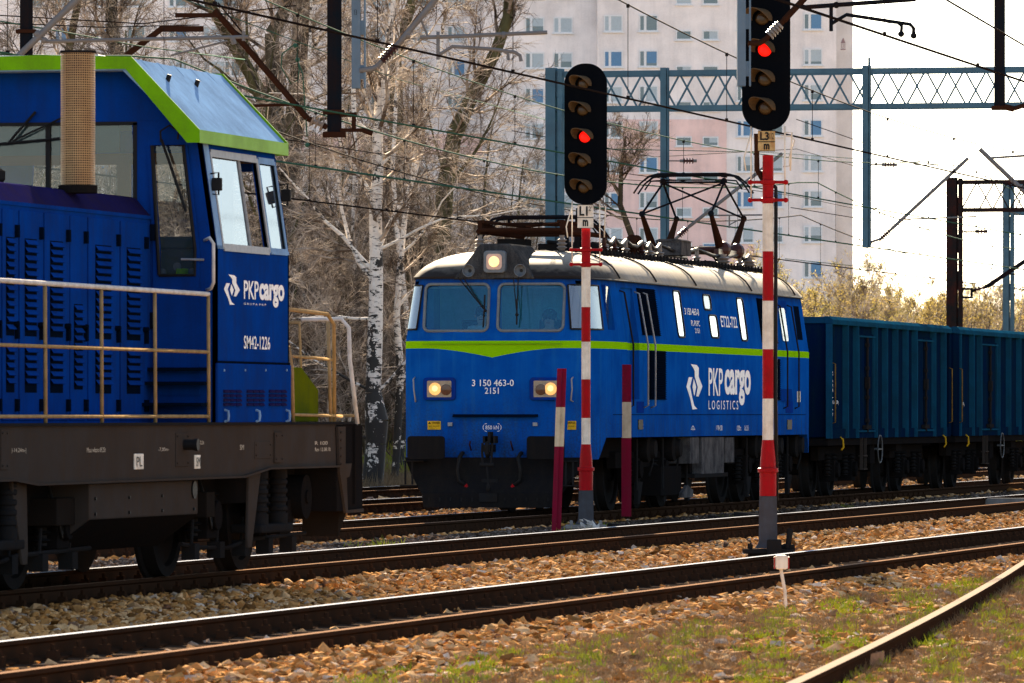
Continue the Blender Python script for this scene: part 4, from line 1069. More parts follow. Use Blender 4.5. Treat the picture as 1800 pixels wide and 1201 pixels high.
# glazing
def pane(name, x0, x1, z0, z1, y, mat, parent):
    return MB()._add([(x0, y, z0), (x1, y, z0), (x1, y, z1), (x0, y, z1)], [(0, 1, 2, 3)]).build(name, mat, parent)
wn_ = pane('end_window', -xw1, xw1, wz0, wz1, yc0+.02, M['glass'], SM)
MB().box(-.02, .02, yc0-.005, yc0+.03, wz0, wz1).box(xw1-.035, xw1, yc0-.006, yc0+.03, wz0, wz1).box(-xw1, xw1, yc0-.006, yc0+.03, wz1-.02, wz1+.01).build('window_frame', M['rubber'], wn_)
MB().box(-.6, .2, yc0+.05, yc0+.08, wz1-.27, wz1).box(.32, .62, yc0+.05, yc0+.08, wz1-.25, wz1-.02).build('sun_visor', M['panelgrey'], wn_)
mb = MB(); mb.cyl((-.1, yc0-.03, wz1+.1), (-.35, yc0-.05, wz1-.18), .012, n=6).cyl((-.75, yc0-.05, wz1-.2), (.12, yc0-.05, wz1-.13), .012, n=6).cyl((.3, yc0-.03, wz1+.12), (-.3, yc0-.05, wz1-.15), .009, n=6)
mb.build('wiper', M['rubber'], wn_)
# end door
dr = MB()
fn = endfn(yc0-.02, 1)
dx0, dx1 = nx(270), nx(352)
dr.wall(fn, (dx0, dx1), (FT+.25, SILL), [(xd0, xd1, dz0, SILL)], .018); dr.wall(fn, (dx0, dx1), (SILL, 3.66), [(xd0, xd1, SILL, dz1)], .018)
dro = dr.build('end_door', CB, SM)
fnp = endfn(yc0+.01, 1)
mb = MB(); n_ = 3
mb._add([fnp(xd0, dz0, 0), fnp(xd1, dz0, 0), fnp(xd1, SILL, 0), fnp(xd1, dz1, 0), fnp(xd0, dz1, 0)], [(0, 1, 2, 3, 4)])
mb.build('door_window', M['glass'], dro)
mb = MB(); fs_ = [fnp(xd0, dz0, 0), fnp(xd1, dz0, 0), fnp(xd1, SILL, 0), fnp(xd1, dz1, 0), fnp(xd0, dz1, 0), fnp(xd0, dz0, 0)]
mb.tube([(x, y-.035, z) for x, y, z in fs_], .016, 6).build('door_window_seal', M['rubber'], dro)
mb = MB(); xm = (xd0+xd1)/2
mb.tube([(xd0+.02, yc0-.04, dz1+.03), (xd0+.02, yc0-.06, dz1+.12), (xd0+.1, yc0-.06, dz1+.17), (xd0+.18, yc0-.06, dz1+.12), (xd0+.17, yc0-.05, dz1+.05)], .009, 6)
mb.cyl((xd0+.03, yc0-.06, dz1+.05), (xd0+.17, yc0-.05, dz1-.35), .012, n=6).cyl((xd0+.11, yc0-.05, dz1-.18), (xd0+.24, yc0-.04, dz1-.56), .014, n=6)
mb.build('wiper', M['rubber'], dro)
for z in (2.95, 2.2): MB().box(dx0-.02, dx0+.02, yc0-.045, yc0-.015, z-.07, z+.07).build('hinge', M['vent'], dro)
# steps up to the door
for k, z in enumerate((1.50, 1.68, 1.80)):
    MB().box(nx(262), nx(372), yc0-.34+.09*k, yc0-.02, z-.03, z).build('door_step', M['vent'], SM)
# side windows: sliding pane, gap open, fixed pane, frames
def spane(name, a, b_, mat, parent, off=.015, z0=zt0, z1=zt1):
    return MB()._add([(cx(z0)-off, a, z0), (cx(z0)-off, b_, z0), (cx(z1)-off, b_, z1), (cx(z1)-off, a, z1)], [(0, 1, 2, 3)]).build(name, mat, parent)
sl_ = spane('sliding_window', wa0, wa0+.98, M['glass_side'], SM, .012)
fx_ = spane('fixed_window', wb0, wb1, M['glass_side'], SM, .012)
def sframe(a, b_, w, parent, mat, z0=zt0, z1=zt1, o=.012):
    mb = MB()
    def q(y0, y1, za, zb): mb._add([(cx(za)+o, y0, za), (cx(za)+o, y1, za), (cx(zb)+o, y1, zb), (cx(zb)+o, y0, zb), (cx(za)-.03, y0, za), (cx(za)-.03, y1, za), (cx(zb)-.03, y1, zb), (cx(zb)-.03, y0, zb)], [(0, 1, 2, 3), (4, 5, 6, 7), (0, 1, 5, 4), (1, 2, 6, 5), (2, 3, 7, 6), (3, 0, 4, 7)])
    q(a-w, a, z0-w, z1+w); q(b_, b_+w, z0-w, z1+w); q(a, b_, z1, z1+w*1.6); q(a, b_, z0-w*1.6, z0)
    return mb.build('window_frame', mat, parent)
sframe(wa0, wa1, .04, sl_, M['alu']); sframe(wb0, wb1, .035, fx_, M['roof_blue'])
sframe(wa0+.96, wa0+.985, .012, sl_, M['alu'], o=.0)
# pale worn trim panel around the side windows, sunlight put into its colour
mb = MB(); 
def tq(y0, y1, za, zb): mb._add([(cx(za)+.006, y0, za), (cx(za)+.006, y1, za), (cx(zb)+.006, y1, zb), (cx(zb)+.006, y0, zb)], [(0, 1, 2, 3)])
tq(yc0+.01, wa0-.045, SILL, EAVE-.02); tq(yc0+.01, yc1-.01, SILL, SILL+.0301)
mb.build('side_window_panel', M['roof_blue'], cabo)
for (yy, zz, s_) in ((yc0+.10, 3.36, 1), (yc1-.02, 3.34, 1)):
    mr = MB().box(cx(zz)+.01, cx(zz)+.10, yy-.02, yy+.02, zz-.055, zz+.055).build('rear_view_mirror', M['rubber'], SM, bevel=.01)
    MB().tube([(cx(zz), yy+.0, zz-.08), (cx(zz)+.07, yy, zz-.09), (cx(zz)+.07, yy, zz+.10), (cx(zz), yy, zz+.09)], .009, 6).build('mirror_arm', M['rubber'], mr)
# cab interior
MB().box(-SW+.06, SW-.06, yc0+.06, yc1-.06, 1.9, 1.95).build('cab_floor', M['panelgrey'], SM)
mb = MB(); mb.box(.35, 1.28, yc0+.5, yc0+1.5, 1.95, 2.82).box(.45, 1.2, yc0+.55, yc0+.8, 2.82, 2.93).box(-.9, .2, yc0+.1, yc0+.5, 1.95, 2.70); mb.build('control_desk', M['panelgrey'], SM, bevel=.02)
mb = MB()
for k in range(5): mb.cyl((.62+k*.13, yc0+.485, 2.62+(.05 if k % 2 else 0)), (.62+k*.13, yc0+.50, 2.62+(.05 if k % 2 else 0)), .035, n=14)
mb.build('gauge', M['frame_alu'], SM)
MB().box(.95, 1.0, yc0+.9, yc0+.95, 2.0, 2.5).build('desk_leg', M['panelgrey'], SM)
bt = MB().cyl((xd0+.09, yc0+.4, 2.32), (xd0+.09, yc0+.4, 2.57), .05, n=14).build('flask', M['interior'], SM, auto=40)
MB().cyl((xd0+.09, yc0+.4, 2.57), (xd0+.09, yc0+.4, 2.65), .055, n=14).build('flask_lid', M['green'], bt)
MB().cyl((xd0, yc0+.1, 2.18), (xd1, yc0+.1, 2.18), .014, n=8).build('grab_bar', M['rail_white'], SM)
M['tan'] = paint('tan_lining', (0.16, 0.09, 0.045), .7, damt=.2, streak=.1)
mb = MB(); mb.wall(endfn(yc1-.06, -1), (-SW+.08, SW-.08), (3.62, EAVE-.02), [], .01); mb.wall(endfn(yc1-.06, -1), (-SW+.08, SW-.08), (1.95, 2.84), [], .01); mb.box(.9, 1.0, yc1-.09, yc1-.06, 2.84, 3.66).box(-.06, .06, yc1-.09, yc1-.06, 2.84, 3.66)
mb.build('cab_lining', M['tan'], SM)
# hand rails on the cab corner
y0h = yc0-.03
MB().tube([(SW-.10, y0h, 2.88), (SW-.04, y0h-.06, 2.90), (SW+.0, y0h-.08, 2.85), (SW+.0, y0h-.08, 2.52), (SW-.03, y0h-.05, 2.47), (SW-.08, y0h, 2.46)], .015, 8).build('cab_handrail', M['rail_white'], SM, smooth=True)
MB().cyl((SW-.30, y0h-.02, 2.72), (SW-.1, y0h-.02, 2.715), .01, n=8).build('door_handle', M['alu'], SM)
# lower side panel with small louvres
(yl0, _), (yl1, _) = SS(383, 700), SS(508, 700)
lp = MB().box(SW-.01, SW+.018, yc0-.015, yc1+.01, FT+.0, SS(440, 640)[1]).build('lower_side_panel', M['cab_blue'], SM, bevel=.008)
MB().box(SW-.01, SW+.012, yc0, yc1, SS(440, 640)[1], SS(440, 636)[1]).build('panel_seam', M['vent'], lp)
for (a, b_) in ((388, 420), (429, 460), (468, 499)):
    mb = MB()
    (ya, zt), (yb, zb) = SS(a, 684), SS(b_, 715)
    for i in range(3):
        for j in range(4):
            y0 = ya+(yb-ya)*i/3+.015; y1 = ya+(yb-ya)*(i+1)/3-.015; zz = zb+(zt-zb)*(j+.5)/4
            mb.prism([(SW+.017, zz-.012), (SW+.035, zz-.012), (SW+.03, zz+.004), (SW+.017, zz+.014)], 'y', y0, y1)
    mb.build('panel_louvre', M['hood_top'], lp)
for px in (391, 446, 499):
    y, z = SS(px, 731); MB().tube([(SW+.018, y, z+.05), (SW+.05, y, z+.04), (SW+.055, y, z), (SW+.05, y, z-.04), (SW+.018, y, z-.05)], .012, 6).build('panel_handle', M['roof_blue'], lp)
mb = MB()
for px in (390, 427, 463, 500):
    y, z = SS(px, 651); mb.cyl((SW+.018, y, z), (SW+.026, y, z), .012, n=6)
mb.build('panel_bolts', M['roof_blue'], lp)
# logo, numbers on the cab side
(y0, z1), (y1, z0) = SS(393, 482), SS(421, 537)
logo(SM, lambda u, v, d: (SW+d, y0+(y1-y0)*u, z0+(z1-z0)*v), .004)
s_text('logo_text', 'PKP', 428, 454, 493, 527, 'white', bold=.015); s_text('logo_text', 'cargo', 455, 499, 498, 542, 'white', bold=.04)
s_text('logo_subtitle', 'G R U P A  P K P', 428, 467, 532, 538, 'white'); s_text('cab_number', 'SM42-1226', 428, 474, 590, 615, 'white', bold=.01)
# railings
def rail_run(name, pts_posts, mat_post, mat_top, x=SW-.03, z_top=2.42, zs=(1.93, 1.385), parent=SM):
    t_ = MB(); t_.tube([(x, y, z_top) for y in pts_posts] , .02, 8)
    top = t_.build(name, mat_top, parent, smooth=True)
    mb = MB()
    for z in zs: mb.tube([(x, pts_posts[0], z), (x, pts_posts[-1], z)], .015, 8)
    for y in pts_posts: mb.cyl((x, y+.02, FT), (x, y, z_top), .016, n=8)
    mb.build('posts_and_bars', mat_post, top, smooth=True)
    return top
xr = SW-.03
posts = [SS(px, 620, xr)[0] for px in (-20, 79, 178, 272, 366)]
gap = posts[1]-posts[0]; posts = [posts[0]-2*gap, posts[0]-gap] + posts
rail_run('walkway_railing', posts, M['rail_yellow'], M['rail_white'])
# far platform railings
fy = lambda px, x=xr: SS(px, 620, x)[0]
mb = MB(); A, B = fy(512), fy(587)
mb.tube([(xr-.1, yc1+.02, 2.34), (xr, yc1+.25, 2.33), (xr, B-.25, 2.31), (xr, B, 2.22), (xr, B+.02, FT)], .018, 8)
mb.build('platform_railing', M['rail_yellow'], SM, smooth=True)
mb = MB(); mb.tube([(xr, yc1+.1, 2.0), (xr, yc1+.22, 1.8), (xr, yc1+.26, FT)], .02, 8); mb.tube([(xr, yc1+.26, 1.92), (xr, B-.1, 1.90)], .014, 8); mb.tube([(xr, yc1+.26, 1.40), (xr, B+.3, 1.385)], .014, 8)
mb.tube([(xr, B-.22, 2.24), (xr, B-.12, FT)], .016, 8); mb.tube([(-.2, B+.1, 2.24), (xr-.35, B+.1, 2.24), (xr-.3, B+.05, FT)], .016, 8)
mb.build('platform_rail_posts', M['rail_yellow'], SM, smooth=True)
C_ = SS(629, 620)[0]
MB().tube([(xr-.5, C_, 2.28), (xr-.12, C_-.02, 2.28), (xr-.05, C_-.02, 2.20), (xr-.04, C_-.02, 1.9), (xr+.02, C_+.03, FT)], .02, 8).build('corner_railing', M['rail_white'], SM, smooth=True)
MB().tube([(xr-.5, C_, 1.39), (xr, C_+.02, 1.39)], .014, 8).build('corner_bar', M['rail_yellow'], SM, smooth=True)
# olive box on the far platform
bx0, bx1 = yc1+.02, SS(560, 700, SW-.14)[0]
zt = SS(520, 650, SW-.14)[1]
MB().prism([(bx0, FT+.02), (bx1, FT+.02), (bx1, zt-.18), (bx1-.62, zt+.02), (bx0, zt+.02)], 'x', SW-.75, SW-.14).build('platform_box', M['box_green'], SM, bevel=.01)
# under frame: tank box, bogies
(y0, z1), (y1, z0) = SS(168, 851), SS(358, 903); _, z2 = SS(260, 966)
tk = MB().prism([(SW-.05, z1), (SW-.05, z0), (SW-.42, z2), (-SW+.42, z2), (-SW+.05, z0), (-SW+.05, z1)], 'y', y0, y1).build('fuel_tank', M['frame_grey'], SM, bevel=.01)
MB().prism([(SW-.052, z0-.004), (SW-.41, z2), (SW-.40, z2-.004), (SW-.042, z0-.004)], 'y', y0+.01, y1-.01).build('tank_underside', M['black'], tk)
mb = MB()
for i in range(4):
    for z in (z1-.12, z0+.04): mb.cyl((SW-.06, y0+.15+i*(y1-y0-.3)/3, z), (SW-.035, y0+.15+i*(y1-y0-.3)/3, z), .014, n=6)
mb.build('tank_bolts', M['rubber'], tk)
y, z = SS(350, 861); MB().cyl((SW-.06, y, z), (SW-.035, y, z), .075, n=16).build('tank_gauge', M['rubber'], tk)
bogs = []
wy = u_on(E_SM+.7525, 412)-SMU
axA = [wy-2.55, wy]; axB = [wy-2.55-6.6+1.2, wy-6.6+1.2-.0]
axB = [axA[0]-4.4, axA[0]-4.4+2.55][::1]; axB = [axA[0]-7.2, axA[0]-4.65]
for k, ax in enumerate((axA, axB)):
    b_ = bogie(SM, 1.2, ax, .53, 11+k)
    bp = lambda px, x: SS(px, 700, x)[0]
    if k == 0: sx_, dx_, hx_, sg = (455, 489), 535, 436, 1
    else: sx_, dx_, hx_, sg = (-22, 11), -60, 45, -1
    for px in sx_:
        sp_ = MB(); yy = bp(px, 1.36); xx = 1.36
        sp_.cyl((xx, yy, .50), (xx, yy, .90), .07, n=12)
        for j in range(4): sp_.lathe([(.06, -.036), (.083, -.014), (.083, .014), (.06, .036)], (xx, yy, .57+j*.078), 'z', 18)
        sp_.cyl((xx, yy, .84), (xx, yy, .92), .082, n=18); sp_.cyl((xx, yy, .40), (xx, yy, .53), .085, n=18)
        sp_.build('coil_spring', M['dark_metal'], b_, auto=40)
    MB().box(1.15, 1.44, bp(sx_[0], 1.36)-.2, bp(sx_[1], 1.36)+.25, .36, .44).build('axlebox_carrier', M['dark_metal'], b_, bevel=.02)
    MB().cyl((1.1, bp(dx_, 1.36), .66), (1.38, bp(dx_, 1.36), .66), .20, n=26).cyl((1.38, bp(dx_, 1.36), .66), (1.40, bp(dx_, 1.36), .66), .06, n=16).build('brake_drum', M['black'], b_, auto=40)
    yh_ = bp(hx_, 1.42)
    MB().prism([(yh_-sg*.0, .90), (yh_+sg*.42, .90), (yh_+sg*.16, .36), (yh_+sg*.10, .24), (yh_-sg*.02, .24), (yh_-sg*.04, .34)], 'x', 1.40, 1.43).build('spring_hanger', M['frame_grey'], b_, bevel=.01)
    for y in ax:
        MB().cyl((1.0, y, .53), (1.22, y, .53), .13, n=16).build('axle_cap', M['black'], b_, auto=40)
        MB().tube([(1.22, y-.45, .85), (1.28, y-.35, .55), (1.26, y-.2, .42), (1.22, y-.05, .6)], .014, 6).build('brake_hose', M['rubber'], b_, smooth=True)
    MB().box(1.0, 1.32, bp(360, 1.3) if k == 0 else bp(96, 1.3), bp(374, 1.3) if k == 0 else bp(128, 1.3), .52, .74).build('sand_box', M['bogie_grey'], b_, bevel=.01)
    y0_ = min(ax)
    rg = MB()
    rg.tube([(1.18, y0_-.9, .30), (1.18, y0_-.3, .26), (1.2, y0_+.6, .24), (1.2, y0_+1.3, .3), (1.18, max(ax)+.9, .32)], .02, 6)
    for q_ in range(5): rg.cyl((1.19, y0_-.6+q_*.85, .26), (1.19, y0_-.55+q_*.85, .5), .016, n=6).box(1.12, 1.24, y0_-.66+q_*.85, y0_-.5+q_*.85, .16, .3)
    rg.build('brake_rigging', M['dark_metal'], b_)
MB().box(-1.1, 1.1, yn+.3, yf1-.1, .62, 1.10).build('underframe', M['black'], SM)
yq = axA[1]+1.65
MB().prism([(yq-.28, .80), (yq+.15, .80), (yq+.15, .60), (yq-.30, .28)], 'x', SW-.45, SW-.1).build('sand_box', M['bogie_grey'], SM, bevel=.01)

# ---------------------------------------------------------------- goods wagons
M['handle_old'] = paint('faded_yellow', (0.20, 0.12, 0.03), 0.6, dirt=(0.05, 0.03, 0.02), damt=.7, streak=.3, scale=3)
M['wheel_dim'] = plain('hand_wheel_grey', (0.09, 0.095, 0.10), 0.7)
def make_wagon(label, px_near, px_far, ribs, doors_, seed):
    uw = u_on(sideE, px_near); Lw = u_on(sideE, px_far)-uw; W = HW
    t = thing('goods_wagon', label, 'wagon', (E_ET, uw, 0), 0, 'open goods wagons behind the electric locomotive')
    yy = lambda px: u_on(sideE, px)-uw
    z0, z1 = 1.0, 2.93
    mb = MB(); 
    mb.box(W-.07, W-.05, 0, Lw, z0+.15, z1).box(-W+.05, -W+.07, 0, Lw, z0+.15, z1).box(-W+.07, W-.07, .0, .02, z0, z1).box(-W+.07, W-.07, Lw-.02, Lw, z0, z1)
    bd = mb.build('body', M['wagon'], t)
    MB().box(-W+.05, W-.05, .0, Lw, z0-.12, z0+.02).build('floor', M['black'], t)
    c = MB(); 
    pr = [(W-.10, z1), (W+.05, z1-.02), (W+.05, z1+.06), (W-.02, z1+.12), (W-.10, z1+.12)]
    c.prism(pr, 'y', -.05, Lw+.05); c.prism([(-x, z) for x, z in pr], 'y', -.05, Lw+.05)
    c.box(-W+.1, W-.1, -.05, .05, z1, z1+.11).box(-W+.1, W-.1, Lw-.05, Lw+.05, z1, z1+.11)
    c.build('top_rim', M['wagon_edge'], t, bevel=.01)
    MB().box(W-.06, W+.0, 0, Lw, z0, z0+.16).box(-W, -W+.06, 0, Lw, z0, z0+.16).build('side_sill', M['wagon'], t)
    for px in ribs:
        y = yy(px)
        for s in (1, -1): MB().prism([(s*(W-.05), y-.06), (s*(W+.05), y-.035), (s*(W+.05), y+.015), (s*(W-.05), y+.04)], 'z', z0+.0, z1-.01).build('rib', M['wagon_edge'], t)
    e_r = MB()
    for y in (0, Lw): e_r.box(W-.09, W+.02, y-.05 if y else -.02, y+.05, z0, z1-.01).box(-W-.02, -W+.09, y-.05 if y else -.02, y+.05, z0, z1-.01)
    for x in (-.9, -.3, .3, .9): e_r.box(x-.06, x+.06, -.07, 0, z0, z1)
    e_r.build('corner_post', M['wagon'], t)
    for a, b_ in doors_:
        ya, yb = yy(a)+.1, yy(b_)-.1; ym = (ya+yb)/2
        d = MB(); 
        for p, q in ((ya, ym-.04), (ym+.04, yb)): d.box(W-.05, W-.01, p, q, z0+.12, z1-.14)
        do_ = d.build('side_door', M['wagon'], t, bevel=.006)
        b2 = MB(); b2.box(W-.01, W+.02, ya-.05, yb+.05, z1-.2, z1-.17).box(W-.01, W+.03, ya, yb, z0+.10, z0+.13)
        for p in (ya+.12, yb-.12): b2.box(W-.01, W+.02, p-.03, p+.03, z0+.15, z1-.2)
        b2.build('door_frame', M['wagon_edge'], do_)
        b3 = MB(); b3.cyl((W+.03, ym, z0+.1), (W+.03, ym, z1-.2), .025, n=8).box(W, W+.07, ym-.08, ym+.08, z0+.85, z0+1.05).box(W, W+.07, ym-.3, ym+.2, z0+.15, z0+.22)
        for dz_ in (.3, .7, 1.2, 1.6): b3.box(W, W+.06, ym-.06, ym+.06, z0+dz_-.03, z0+dz_+.03)
        b3.build('lock_bar', M['dark_metal'], do_)
    for y in (.06, Lw-.02-.04):
        MB().tube([(W+.01, y, 1.25), (W+.07, y, 1.27), (W+.07, y, 2.25), (W+.01, y, 2.27)], .012, 6).build('grab_handle', M['handle_old'], t, smooth=True)
    for y in (.95, Lw-.75):
        MB().tube([(W, y-.0, 1.02), (W+.05, y, .98), (W+.05, y+.06, .85), (W+.02, y+.02, .80)], .016, 6).build('rope_hook', M['yellow'], t, smooth=True)
    hw = MB(); yh = yy(doors_[0][1])+.25
    hw.tube([(W+.05, yh+.24*math.cos(a*math.pi/8), .80+.24*math.sin(a*math.pi/8)) for a in range(17)], .012, 5).cyl((W-.05, yh, .8), (W+.05, yh, .8), .02, n=6).bar((W+.05, yh-.24, .8), (W+.05, yh+.24, .8), .01, .015)
    hw.build('hand_wheel', M['wheel_dim'], t)
    st = MB(); ys = yy(doors_[0][0])+.7
    st.box(W-.05, W, ys-.02, ys+.0, .45, 1).box(W-.05, W, ys+.38, ys+.4, .45, 1).box(W-.08, W+.02, ys, ys+.38, .45, .47).box(W-.08, W+.02, ys, ys+.38, .68, .70)
    st.build('step', M['frame_grey'], t)
    text_obj('wagon_number', '31 51 537 0', M['white'], t, (W-.03, .38, 1.75), (0, 0, 1), (0, -1, 0), .75, .07, depth=0) 
    text_obj('wagon_marks', 'Eaos  57,5 t  22.400 kg', M['white'], t, (W-.043, .8, 1.6), (0, 1, 0), (0, 0, 1), .5, .08, depth=0)
    for ax in ((1.9, 3.7), (Lw-3.7, Lw-1.9)): bogie(t, 1.1, ax, .46, seed)
    for s in (-1, 1):
        for y, dd in ((0, -1), (Lw, 1)):
            MB().cyl((s*.875, y, 1.03), (s*.875, y+dd*.42, 1.03), .09, n=12).cyl((s*.875, y+dd*.42, 1.03), (s*.875, y+dd*.45, 1.03), .22, n=18).build('buffer', M['black'], t)
    ub_ = MB(); ub_.box(-.2, .2, 0, Lw, .75, .98).cyl((.5, Lw*.5-.6, .65), (.5, Lw*.5+.6, .65), .2, n=16).box(.9, 1.3, Lw*.38, Lw*.38+.5, .55, .98).box(.9, 1.3, Lw*.6, Lw*.6+.6, .75, .98)
    ub_.build('brake_gear', M['black'], t)
    return t
make_wagon('dark blue open goods wagon coupled right behind the electric locomotive', 1460, 1668, (1458, 1487, 1505, 1538, 1556, 1574, 1592, 1608, 1641, 1659), ((1505, 1538), (1608, 1641)), 21)
make_wagon('second dark blue open goods wagon, partly beyond the frame edge', 1684, 1855, (1686, 1709, 1722, 1754, 1773, 1791, 1806, 1818, 1845), ((1722, 1754), (1818, 1845)), 22)

# ---------------------------------------------------------------- colour light signals
def signal(label, base_px, Y, y_pole_bot, bands, head_px, head_y, lamps, red_i, sign, sign_box, cond_side=1):
    gz = -.22
    b = at(base_px, 700, Y); t = thing('railway_signal', label, 'signal', (b.x, b.y, 0), ALPHA, 'railway signals with red lamps lit')
    # local frame: x = right in the picture, y = away, z = up
    zz = lambda py: EYE + (HOR-py)*Y/F_PX
    xx = lambda px: (px-base_px)*Y/F_PX
    r = .062
    zb = zz(y_pole_bot); zh0 = zz(head_y[1]); zh1 = zz(head_y[0])
    mb = MB(); mb.lathe([(.095, zb), (.095, zb+.26), (.115, zb+.27), (.115, zb+.31), (.09, zb+.32), (.085, zb+.42), (r+.004, zb+.62), (r+.004, zb+.63)], (0, 0, 0), 'z', 20)
    pole_mats = []
    mb2 = MB()
    seq = [(zz(a), zz(c), k) for a, c, k in bands]
    top_z = zh0+.25
    for z1, z0, k in seq:
        z0c = max(z0, zb+.6)
        mb2.mat(k).cyl((0, 0, z0c), (0, 0, z1), r, n=20)
    mb.cm = 0
    p = mb2.build('pole', [M['red'], M['cream']], t, auto=40, weld=False)
    foot_mat = M['red']; f = mb.build('pole_foot', foot_mat, t, auto=40)
    cl = MB()
    for z in (zz(bands[-3][0])+.0, zb+.29): cl.lathe([(r+.004, -.02), (r+.014, -.015), (r+.014, .015), (r+.004, .02)], (0, 0, z), 'z', 20) if z > zb+.5 else None
    MB().lathe([(.15, gz+.12), (.12, gz+.16), (.105, gz+.2), (.1, zb-.005), (.085, zb)], (0, 0, 0), 'z', 24).build('socket_pipe', M['base_grey'], t, auto=40)
    fb = MB(); fb.box(-.28, .28, -.28, .28, gz+.06, gz+.11); fb.box(-.22, .22, -.22, .22, gz-.1, gz+.06)
    for sx in (-1, 1):
        for sy in (-1, 1): fb.cyl((sx*.2, sy*.2, gz+.11), (sx*.2, sy*.2, gz+.17), .025, n=6)
    fb.build('foundation', M['concrete'] if cond_side > 0 else M['dark_metal'], t, bevel=.01)
    # mast behind the head
    MB().cyl((0, .10, zh0-.15), (0, .10, zh1-.2), .05, n=12).build('head_mast', M['sig_black'], t)
    w = abs(xx(head_px[1])-xx(head_px[0])); hc = (xx(head_px[0])+xx(head_px[1]))/2
    rr = rrect(hc-w/2, hc+w/2, zh0, zh1, w*.47, 10)
    hd_ = MB().prism(rr, 'y', -.05, -.03).build('backboard', M['sig_black'], t, bevel=.004)
    MB().prism(rrect(hc-w*.30, hc+w*.30, zh0+.1, zh1-.1, w*.28, 8), 'y', -.03, .14).build('lamp_case', M['sig_black'], hd_)
    for i, (lx, ly) in enumerate(lamps):
        x, z = xx(lx), zz(ly); R = .092
        MB().lathe([(.001, -.055), (R*.6, -.06), (R*.85, -.05)], (x, -.02, z), 'y', 20).build('lens', M['red_on'] if i == red_i else M['lens'], hd_, smooth=True)
        # visor: open half tube, extends toward the viewer and left
        v = MB(); n_ = 12
        for k in range(n_):
            a0, a1 = math.radians(-15+210*k/n_), math.radians(-15+210*(k+1)/n_)
            ln0 = .30*(.25+.75*math.sin(math.radians(180*(k)/n_))); ln1 = .30*(.25+.75*math.sin(math.radians(180*(k+1)/n_)))
            for RR, flip in ((R+.012, 0), (R+.02, 1)):
                P = lambda a, l, RR=RR: (x+RR*math.cos(a)*1.05-(l*.45), -.05-l, z+RR*math.sin(a)+l*.0)
                v._add([P(a0, 0), P(a1, 0), P(a1, ln1), P(a0, ln0)], [(0, 1, 2, 3)])
            Pi = lambda a, l, RR: (x+RR*math.cos(a)*1.05-(l*.45), -.05-l, z+RR*math.sin(a))
            v._add([Pi(a0, ln0, R+.012), Pi(a1, ln1, R+.012), Pi(a1, ln1, R+.02), Pi(a0, ln0, R+.02)], [(0, 1, 2, 3)])
        v.build('visor', M['visor'], hd_, weld=False)
    # sign plate
    x0, x1, y0, y1, ysp = sign_box
    X0, X1, Z1, Z0, Zs = xx(x0), xx(x1), zz(y0), zz(y1), zz(ysp)
    sp_ = MB().box(X0, X1, -.09, -.08, Z0, Z1).build('name_plate', M['cream'] if cond_side > 0 else M['plate_old'], t)
    fr_ = MB(); 
    for q in ((X0, X1, Z1-.008, Z1), (X0, X1, Z0, Z0+.008), (X0, X1, Zs-.005, Zs+.005)): fr_.box(q[0], q[1], -.094, -.088, q[2], q[3])
    fr_.build('plate_border', M['rubber'], sp_)
    W_, H_ = X1-X0, Z1-Zs
    text_obj('plate_letters', sign[0], M['rubber'], sp_, (X0+W_*.38, -.092, (Z1+Zs)/2), (1, 0, 0), (0, 0, 1), W_*.52, H_*.72, .03)
    text_obj('plate_fraction', sign[1], M['rubber'], sp_, (X0+W_*.8, -.092, (Z1+Zs)/2+H_*sign[2]), (1, 0, 0), (0, 0, 1), W_*.24, H_*sign[3], .0)
    text_obj('plate_letter', 'm', M['rubber'], sp_, (X0+W_*.5, -.092, (Z0+Zs)/2), (1, 0, 0), (0, 0, 1), W_*.34, (Zs-Z0)*.6, .04)
    # brackets and climbing stirrups
    for k, yb_ in enumerate((zz(bands[0][1])+.04, zz(bands[0][1])+.24)):
        mb = MB(); mb.cyl((-.19, 0, yb_), (.19, 0, yb_), .018, n=8).lathe([(r, -.03), (r+.02, -.02), (r+.02, .02), (r, .03)], (0, 0, yb_), 'z', 20)
        mb.sphere((-.2, 0, yb_), .03).sphere((.2, 0, yb_), .03); mb.build('bracket', M['red'], t, auto=40)
    rod = MB()
    for s in (-1, 1): rod.tube([(s*.19, 0, zz(bands[0][1])+.04), (s*.19, 0, zh0+.05)], .010, 6); rod.tube([(s*.19, -.02, zh0-.02), (s*.27, -.02, zh0-.30 if s < 0 else zh0-.02), (s*.25, -.02, zh0-.45)], .010, 6)
    rod.build('stirrup_rod', M['cream'], t, smooth=True)
    return t
M['visor'] = paint('visor_tan', (0.09, 0.062, 0.037), 0.6, dirt=(0.03, 0.025, 0.02), damt=.3, streak=.1)
signal('tall five-lamp signal marked L1 in front of the electric locomotive, red lamp lit', 1030, 95.0, 862,
       [(402, 470, 0), (470, 540, 1), (540, 601, 0), (601, 667, 1), (667, 735, 0), (735, 797, 1), (797, 862, 0)], (992, 1067), (112, 360),
       [(1025, 148), (1024, 194), (1028, 241), (1024, 284), (1026, 330)], 2, ('L1', "2'", .18, .35), (1015, 1043, 360, 402, 383))
t2 = signal('taller nearer signal marked L3 with a striped pole at the track side, red lamp lit', 1350, 78.0, 872,
       [(273, 358, 0), (358, 442, 1), (442, 529, 0), (529, 614, 1), (614, 701, 0), (701, 785, 1), (785, 872, 0)], (1304, 1389), (-72, 230),
       [(1341, -18), (1339, 33), (1344, 88), (1344, 140), (1345, 190)], 2, ('L3', '1/2', .0, .55), (1332, 1362, 230, 267, 250), -1)
zc = lambda py: EYE+(HOR-py)*78/F_PX
